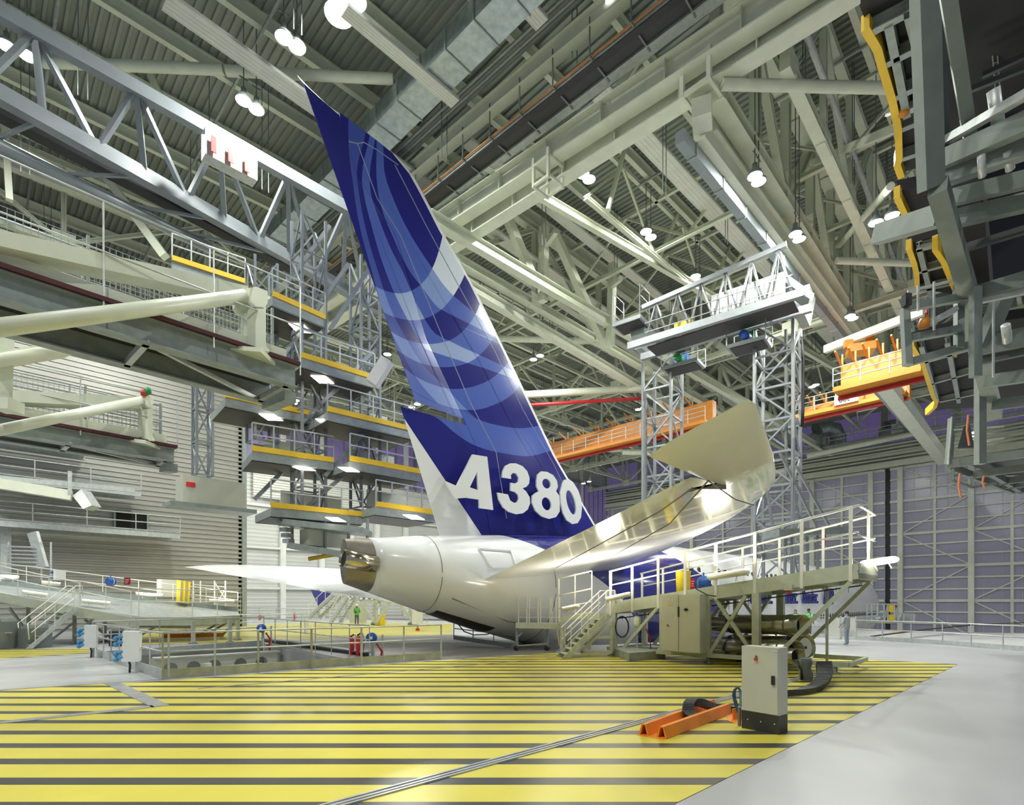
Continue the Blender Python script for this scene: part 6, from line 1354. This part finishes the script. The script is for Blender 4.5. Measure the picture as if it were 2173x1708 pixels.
# scaffold frame behind
sf = thing('scaffold_frame', WL(440, 1300, 27), 'white braced scaffold frame at the right end of the left stand', 'scaffold')
for x in (410, 425, 455, 478): m = MB(); m.beam(WL(x, 1300, 27), WL(x, 1232, 27), .07, .07); m.build('upright', RAILW, sf)
for (a, b) in (((455, 1235), (478, 1270)), ((455, 1290), (478, 1250)), ((410, 1240), (478, 1245)), ((410, 1270), (478, 1273))): m = MB(); m.beam(WL(a[0], a[1], 27), WL(b[0], b[1], 27), .05, .05); m.build('brace', RAILW, sf)
# ================================================================ wall walkways, far left
def walkway(a, b, z, w_, label, drop=.45, rail=1.1, brk=True):
    p, q = WY(a[0], a[1], 47.2), WY(b[0], b[1], 47.2); z = z if z else p.z; p.z = q.z = z; t = thing('wall_walkway', p, label, 'walkway'); o = Vector((0, -w_, 0))
    m = MB(); m.beam(p + o / 2, q + o / 2, w_, .12); m.build('grating', GALVD, t)
    for k in (0, 1): m = MB(); m.ibeam(p + o * k - UPV * .2, q + o * k - UPV * .2, .16, drop, .04); m.build('side_beam', GALV, t)
    railing(t, [p + o, q + o], rail, GALV, r=.035, rails=(1, .5), toe=0, step=2.4)
    return p, q
walkway((-60, 1105), (365, 1142), None, 2.2, 'long galvanised walkway on the corrugated wall below the dark opening')
walkway((-60, 1010), (286, 1032), None, 2.0, 'galvanised walkway higher on the corrugated wall')
walkway((-60, 928), (180, 946), None, 1.6, 'topmost thin galvanised walkway on the corrugated wall')
for (a, b, dd, w_, lb) in (((62, 1108), (166, 1066), 40, .5, 'galvanised stair flight between the two upper wall walkways, lower part'), ((92, 1194), (226, 1137), 40, .5, 'galvanised stair flight rising to the wall walkway under the dark opening'), ((170, 1257), (222, 1232), 40, .45, 'short galvanised stair flight low on the corrugated wall'), ((60, 1008), (190, 960), 42, .4, 'thin galvanised stair flight just under the smaller docking platform')):
    t = thing('wall_stairs', W(a[0], a[1], dd), lb, 'stairs'); p, q = W(a[0], a[1], dd), W(b[0], b[1], dd); m = MB(); m.beam(p, q, .9, .35); m.build('stringer', GALV, t)
    for h_ in (1.1, .55): m = MB(); m.tube(p + UPV * h_, q + UPV * h_, .035, 6); m.build('handrail', GALV, t)
    for i in range(5): c = lerp(p, q, (i + .5) / 5); m = MB(); m.tube(c, c + UPV * 1.1, .03, 6); m.build('post', GALV, t)
for (x, y0_, y1_, dd, w_, lb) in ((239, 1236, 770, 42.5, .45, 'tall galvanised column carrying the wall walkways'), (352, 1130, 800, 43.5, .16, 'thin pipe running up the corrugated wall'), (12, 1250, 1112, 34, .5, 'stout galvanised column at the left edge')):
    m = MB(); m.beam(W(x, y0_, dd), W(x, y1_, dd), w_, w_); m.build('steel_column', GALV, label=lb, cat='column')
wt = thing('enclosed_gangway', W(80, 1035, 33), 'cream enclosed gangway with grey angled end plate at left, over the wall walkways', 'gangway')
m = MB(); m.beam(W(-30, 1022, 32), W(152, 1052, 34), .55, .6); m.build('arm_body', CREAM2, wt)
m = MB(); m.hexa([W(154, 1052, 34), W(176, 1080, 34), W(195, 1072, 34.3), W(172, 1038, 34.3)], [p + Vector((cT, sT, 0)) * .8 for p in (W(154, 1052, 34), W(176, 1080, 34), W(195, 1072, 34.3), W(172, 1038, 34.3))]); m.build('end_plate', GALV, wt)
m = MB(); m.beam(W(-30, 1012, 31.8), W(285, 1040, 37), .12, .3); m.build('top_beam', GALV, wt)
m = MB(); m.beam(W(148, 1000, 33.8), W(148, 1050, 33.8), .2, .2); m.build('mast', GALV, wt)
for (x0_, y0_, x1_, y1_, dd, lb) in ((112, 1124, 155, 1127, 40, 'bright tube lamp under the long wall walkway'), (253, 1052, 264, 1048, 41, 'small bright lamp under the upper wall walkway'), (259, 1152, 270, 1149, 41, 'small bright lamp under the long wall walkway by the column'), (6, 1112, 18, 1112, 34, 'small glowing lamp at the left edge on the stout column')):
    m = MB(); m.beam(W(x0_, y0_, dd), W(x1_, y1_, dd), .3, .2); m.build('tube_lamp', LAMPT, label=lb, cat='lamp')
area('wall_lamp_light', W(262, 1056, 40.5), 500, .5, (1, .9, .75), W(262, 1300, 42)); area('wall_lamp_light', W(300, 1150, 41), 900, .4, (1, .95, .85), W(420, 1050, 44))
# spiral-like rack at the left
rk = thing('folding_stairs', W(50, 1240, 30), 'grey folded stair unit with sloped sides at the left, below the wall walkway', 'stair unit')
m = MB(); m.beam(W(70, 1130, 30), W(92, 1205, 30), .2, .5); m.build('side_frame', GALV, rk)
for k in range(6): m = MB(); m.beam(W(22, 1160 + 8 * k, 30), W(82, 1162 + 8 * k, 30), .5, .08); m.build('step', GALV, rk)
m = MB(); m.beam(W(15, 1235, 30), W(100, 1235, 30), .6, .2); m.build('base', GALVD, rk)
for x in (18, 88, 108): m = MB(); m.beam(W(x, 1250, 30), W(x, 1150, 30), .08, .08); m.build('post', GALV, rk)
# clutter under the left stand
for i, (x, y, dd, sx, sz, m_, lb) in enumerate([(12, 1345, 24, .8, 1.2, DGREY, 'dark machine unit under the left access stand, at the edge'), (75, 1335, 24.5, 1.0, .9, DGREY, 'dark crate under the left stand behind the stairs'), (250, 1345, 25.5, .4, .7, RUBBER, 'black bag standing under the left access stand')]):
    c = W(x, y, dd); m = MB(); m.box(Vector((c.x, c.y, sz / 2)), sx, .6, sz, .5); o = m.build('equipment_unit', m_, label=lb, cat='equipment'); m = MB(); m.box(Vector((c.x, c.y, sz + .08)), sx * .7, .4, .16, .5); m.build('lid', GALVD, o); m = MB(); m.beam(Vector((c.x - .2, c.y - .35, sz * .6)), Vector((c.x + .2, c.y - .35, sz * .6)), .03, .03); m.build('handle', GALV, o)
m = MB(); m.beam(WZ(345, 1349, .12), WZ(475, 1346, .12), .3, .22); m.build('floor_beam', ORGF, label='long orange beam lying on the floor behind the left stand', cat='beam')
# ================================================================ work under the far tailplane: stairs, trestle, cabinet
def farstairs(a, b, w_, dd, label):
    t = thing('access_stairs', W(a[0], a[1], dd), label, 'stairs'); p, q = W(a[0], a[1], dd), W(b[0], b[1], dd); wv_ = Vector((sT, -cT, 0)) * w_
    for k in (0, 1): m = MB(); m.beam(p + wv_ * k, q + wv_ * k, .08, .3); m.build('stringer', GALV, t)
    for i in range(11): c = lerp(p, q, (i + .5) / 11); m = MB(); m.beam(c, c + wv_, .3, .04); m.build('tread', GALV, t)
    for k in (0, 1):
        m = MB(); m.tube(p + wv_ * k + UPV * 1.1, q + wv_ * k + UPV * 1.1, .03, 6); m.build('handrail', RAILW, t)
        for i in range(4): c = lerp(p, q, i / 3) + wv_ * k; m = MB(); m.tube(c, c + UPV * 1.1, .025, 6); m.build('post', RAILW, t)
farstairs((655, 1312), (708, 1262), .9, 46, 'left one of two grey stair flights under the far tailplane'); farstairs((700, 1324), (738, 1266), .8, 44, 'right one of two grey stair flights under the far tailplane')
tr = thing('trestle_frame', WZ(800, 1325, 0), 'cream braced trestle frame under the far tailplane with a lattice top', 'trestle')
for (a, b) in (((798, 1322), (798, 1264)), ((876, 1322), (876, 1264)), ((772, 1290), (798, 1322)), ((826, 1280), (798, 1322)), ((846, 1280), (876, 1318)), ((770, 1276), (880, 1280)), ((740, 1262), (860, 1274)), ((866, 1274), (876, 1300)), ((812, 1264), (800, 1290))):
    m = MB(); m.beam(W(a[0], a[1], 46), W(b[0], b[1], 46), .22, .22); m.build('frame_bar', OLIVE, tr)
for i in range(10): m = MB(); x = 742 + i * 12; m.beam(W(x, 1264, 46), W(x + 12, 1276, 46), .1, .1); m.beam(W(x + 12, 1265, 46), W(x, 1275, 46), .1, .1); m.build('lattice', GALVD, tr)
for x in (798, 876): c = WZ(x, 1326, 0); m = MB(); m.lathe(c, [(.45, 0), (.45, .15), (.2, .4), (0, .4)], 12); m.build('foot', DGREY, tr, True)
m = MB(); c = W(760, 1300, 49); m.box(Vector((c.x, c.y, zat(1301, 49))), 1.3, .8, 1.75, TH - math.pi / 2); m.build('electrical_cabinet', BEIGE, label='beige cabinet behind the worker in the green vest', cat='electrical cabinet')
m = MB(); c = WZ(886, 1338, 0); m.box(c + UPV * 1.1, .7, .4, 1.3, TH - math.pi / 2); k_o = m.build('socket_cabinet', PANEL, label='pale twin cabinet on a post right of the trestle, in the distance', cat='socket cabinet'); m = MB(); m.beam(c, c + UPV * .6, .08, .08); m.build('post', GALV, k_o); m = MB(); m.box(c + UPV * .08, .2, .2, .16); m.build('red_base', REDB, k_o)
m = MB(); c = WZ(650, 1345, 0); m.beam(c, c + UPV * .95, .25, .2); m.build('bollard', PANEL, label='small pale bollard with red side beyond the pit', cat='bollard')
m = MB(); c = W(807, 1315, 47); m.box(c, .7, .5, .9, .3); m.build('yellow_bin', YEL2, label='small yellow bin under the trestle behind the worker', cat='bin')
t = thing('deck_railing', WZ(600, 1320, 0), 'very thin railing in front of the white wall in the distance', 'railing'); railing(t, [W(515, 1318, 54), W(660, 1321, 52)], 1.3, GALV, r=.03, rails=(1, .6), toe=0, step=2.2)
t = thing('deck_railing', WZ(900, 1330, 0), 'thin railing right of the distant trestle', 'railing'); railing(t, [W(820, 1322, 50), W(1000, 1322, 46)], 1.3, GALV, r=.03, rails=(1, .6), toe=0, step=2.5)
# railing under the fuselage at the opening
t = thing('deck_railing', WZ(1000, 1395, 0), 'low grey railing around the opening under the tail', 'railing'); railing(t, [W(963, 1357, 27), W(962, 1358, 27.2) + Vector((3.6, 1.5, 0)) * .0 + (W(1100, 1375, 24) - W(963, 1357, 27)) * .98], 1.1, GALVD, r=.025, rails=(1, .5), toe=.2, step=1.5)
m = MB(); m.path([W(972, 1324, 26), W(985, 1340, 26), W(1005, 1347, 25.6), W(1035, 1346, 25), W(1060, 1332, 25), W(1075, 1325, 25)], .03, 6); m.build('bent_tube', DGREY, label='dark bent tube hanging under the tail', cat='tube')
# ================================================================ right deck edge: fence, gate, steps
t = thing('deck_railing', WZ(1950, 1365, 0), 'long thin glazed railing along the deck edge in front of the near wing', 'railing')
fa_, fb_, fc2 = WZ(1816, 1357, 0), WZ(2000, 1368, 0), WZ(2290, 1392, 0)
railing(t, [fa_, fb_, fc2], 1.05, GALV, r=.028, rails=(1, .55), toe=.22, step=1.55)
t = thing('deck_gate', WZ(1790, 1357, 0), 'pale grey perforated gate panels at the left end of the deck railing', 'gate')
for (x0_, x1_) in ((1752, 1783), (1785, 1816)):
    a, b = WZ(x0_, 1354, 0), WZ(x1_, 1357, 0); m = MB(); m.beam(a + UPV * .65, b + UPV * .65, .04, 1.05); m.build('gate_panel', mat('perforated_panel', (.52, .52, .48), .5), t)
    for p in (a, b): m = MB(); m.beam(p, p + UPV * 1.25, .06, .06); m.build('gate_post', GALV, t)
t = thing('deck_railing', WZ(1650, 1350, 0), 'thin railing running behind the metal tubes toward the fuselage', 'railing'); railing(t, [W(1560, 1352, 34), W(1752, 1352, 31)], 1.15, GALV, r=.028, rails=(1, .55), toe=.2, step=1.6)
# mobile steps with yellow panel near the doors
ms = thing('mobile_steps', W(1880, 1318, 52), 'distant grey mobile steps with yellow panels in front of the hangar doors', 'mobile steps')
for (x0_, y0_, x1_, y1_, m_, nm) in ((1886, 1282, 1896, 1298, YEL2, 'yellow_panel'), (1886, 1304, 1898, 1316, YEL2, 'yellow_panel'), (1897, 1283, 1903, 1289, REDM, 'red_notice'), (1858, 1308, 1868, 1313, WHITE, 'white_box')):
    m = MB(); m.beam(W((x0_ + x1_) / 2, y1_, 52), W((x0_ + x1_) / 2, y0_, 52), .05, (x1_ - x0_) / F * 52, (sT, -cT, 0)); m.build(nm, m_, ms)
for x in (1840, 1850, 1862, 1876, 1884, 1898, 1906, 1918, 1940): m = MB(); m.beam(W(x, 1320, 52), W(x, 1282 if x < 1910 else 1302, 52), .1, .1); m.build('upright', GALV, ms)
for (a, b) in (((1838, 1320), (1942, 1320)), ((1838, 1300), (1884, 1300)), ((1838, 1282), (1908, 1282)), ((1876, 1320), (1884, 1284)), ((1898, 1316), (1907, 1284)), ((1906, 1302), (1942, 1303)), ((1838, 1308), (1884, 1308))): m = MB(); m.beam(W(a[0], a[1], 52), W(b[0], b[1], 52), .1, .12); m.build('rail', GALV, ms)
m = MB(); m.hexa([W(1906, 1320, 52.5), W(1938, 1320, 52.5), W(1938, 1320, 54), W(1906, 1320, 54)], [W(1914, 1303, 52.5), W(1938, 1303, 52.5), W(1938, 1303, 54), W(1914, 1303, 54)]); m.build('steps_body', GALV, ms)
m = MB(); c = W(1872, 1322, 58); m.lathe(c, [(0, 0), (1.3, 0), (1.2, .1), (.4, .2), (0, .2)], 18); m.build('engine_cover', mat('olive_cover', (.38, .38, .08), .4), label='olive-yellow rounded cover beside the distant mobile steps', cat='cover', smooth=True)
# ================================================================ people
SKIN = mat('skin', (.45, .28, .2), .5); VEST = mat('green_vest', (.15, .55, .12), .6); JEAN = mat('blue_jeans', (.05, .08, .16), .7); GREYC = mat('grey_jacket', (.38, .39, .38), .7); HAIR = mat('dark_hair', (.03, .02, .015), .6); HELM = mat('white_helmet', (.8, .8, .8), .3); LTJ = mat('light_jeans', (.28, .34, .42), .7)
def person(px, py, label, top, legs, h=1.72, yaw=0.0, arms=(0, 0), head='hair', lean=0.0, pos=None):
    g = WZ(px, py, 0) if pos is None else Vector(pos); t = thing('person', g, label, 'person'); s = h / 1.75; R = Matrix.Rotation(yaw, 3, 'Z')
    def T(x, y, z): return g + R @ Vector((x, y + lean * max(0, z - .9), z)) * s
    J = [(0, 0, .95), (0, 0, 1.2), (0, 0, 1.42), (0, 0, 1.52), (0, .01, 1.60)]
    vs = [T(*p) for p in J]; rad = [.15, .15, .16, .06, .06]; ed = [(0, 1), (1, 2), (2, 3), (3, 4)]
    def ch(root, pts, rr):
        pr = root
        for p, r in zip(pts, rr): vs.append(T(*p)); rad.append(r); ed.append((pr, len(vs) - 1)); pr = len(vs) - 1
    for s_, ar in ((-1, arms[0]), (1, arms[1])):
        ch(0, [(s_ * .09, 0, .88), (s_ * .10, .02, .5), (s_ * .11, -.01, .09), (s_ * .12, .12, .04)], [.10, .07, .05, .045])
        ch(2, [(s_ * .18, 0, 1.41), (s_ * .23, .02 + ar * .1, 1.14), (s_ * (.24 - .1 * ar), .06 + ar * .3, .90 + ar * .28), (s_ * (.24 - .14 * ar), .09 + ar * .36, .80 + ar * .33)], [.07, .052, .04, .035])
    me = bpy.data.meshes.new('body'); me.from_pydata([v - g for v in vs], ed, []); b = bpy.data.objects.new('body', me); COL.objects.link(b); b.parent = t; OFF[b.name] = g
    sk = b.modifiers.new('s', 'SKIN'); sb = b.modifiers.new('u', 'SUBSURF'); sb.levels = sb.render_levels = 1
    for i, r in enumerate(rad): me.skin_vertices[0].data[i].radius = (r * s, r * s * (.72 if i < 3 else 1))
    me.skin_vertices[0].data[0].use_root = True; b.data.materials.append(legs)
    def cloth(nm, prof, c, m_):
        m = MB(); rings = [[T(rx * math.cos(2 * math.pi * k / 16), ry * math.sin(2 * math.pi * k / 16) + (lean * 0), z) for k in range(16)] for rx, ry, z in prof]; m.loft(rings); return m.build(nm, m_, t, True)
    cloth('jacket', [(.17, .12, .86), (.185, .135, .95), (.175, .13, 1.15), (.205, .135, 1.35), (.19, .12, 1.44), (.07, .07, 1.49)], None, top)
    for s_, ar in ((-1, arms[0]), (1, arms[1])):
        m = MB(); m.path([T(s_ * .18, 0, 1.42), T(s_ * .235, .02 + ar * .1, 1.14), T(s_ * (.24 - .1 * ar), .06 + ar * .3, .93 + ar * .27)], .062 * s, 10); m.build('sleeve', top, t, True)
        hc = Vector((s_ * (.24 - .14 * ar), .10 + ar * .38, .78 + ar * .34)); m = MB()
        for k in range(4): o = Vector((s_ * .012 * (k - 1.5), .0, 0)); m.tube(T(*(hc + o)), T(*(hc + o + Vector((0, .03, -.075 + .01 * abs(k - 1.5))))), .010 * s, 6)
        m.tube(T(*(hc + Vector((-s_ * .03, 0, .01)))), T(*(hc + Vector((-s_ * .045, .035, -.03)))), .011 * s, 6); m.build('fingers', SKIN, t, True)
    m = MB(); prof = [(.02, -.005), (.052, .012), (.066, .05), (.076, .10), (.078, .15), (.066, .20), (.035, .23), (.005, .24)]
    m.loft([[T(r * math.cos(2 * math.pi * k / 16), r * 1.18 * math.sin(2 * math.pi * k / 16) + .02, 1.50 + z) for k in range(16)] for r, z in prof]); hd_ = m.build('head', SKIN, t, True)
    m = MB(); m.add([T(-.012, .10, 1.60), T(.012, .10, 1.60), T(0, .13, 1.605), T(0, .10, 1.65)], [[0, 1, 2], [0, 2, 3], [1, 3, 2]]); m.build('nose', SKIN, hd_)
    for s_ in (-1, 1): m = MB(); m.lathe(T(s_ * .03, .10, 1.635), [(0, -.006), (.009, 0), (0, .006)], 8); m.build('eye', BLACKM, hd_); m = MB(); m.lathe(T(s_ * .08, .02, 1.60), [(0, -.03), (.015, 0), (0, .03)], 8); m.build('ear', SKIN, hd_)
    m = MB(); m.beam(T(-.02, .105, 1.565), T(.02, .105, 1.565), .01, .008); m.build('mouth', REDM, hd_)
    pr = [(.083, .12), (.088, .17), (.075, .22), (.04, .25), (.005, .262)] if head == 'hair' else [(.10, .14), (.105, .16), (.10, .20), (.075, .25), (.03, .275), (.005, .28)]
    m = MB(); m.loft([[T(r * math.cos(2 * math.pi * k / 16), r * 1.15 * math.sin(2 * math.pi * k / 16) + .005, 1.50 + z) for k in range(16)] for r, z in pr]); m.build('hair' if head == 'hair' else 'helmet', HAIR if head == 'hair' else HELM, t, True)
    return t
fwd_yaw = TH - math.pi / 2
person(757, 1327, 'worker in green vest and white helmet, seen from behind at the beige cabinet', VEST, JEAN, 1.78, fwd_yaw, (.9, .9), 'helmet')
person(1797, 1369, 'person in grey jacket and light jeans standing near the deck gate at right', GREYC, LTJ, 1.62, fwd_yaw + .6, (.5, .5))
person(1716, 1352, 'dark-haired person in a green top by the railing, right of the metal tubes', VEST, JEAN, 1.66, fwd_yaw - 1.2, (.3, .2))
person(1655, 1352, 'white-helmeted person in green vest behind the metal tubes, the left one', VEST, JEAN, 1.62, fwd_yaw + .3, (.3, .3), 'helmet')
person(1688, 1353, 'dark-haired person in green vest behind the metal tubes, the right one', VEST, JEAN, 1.60, fwd_yaw + 2.6, (.3, .3))
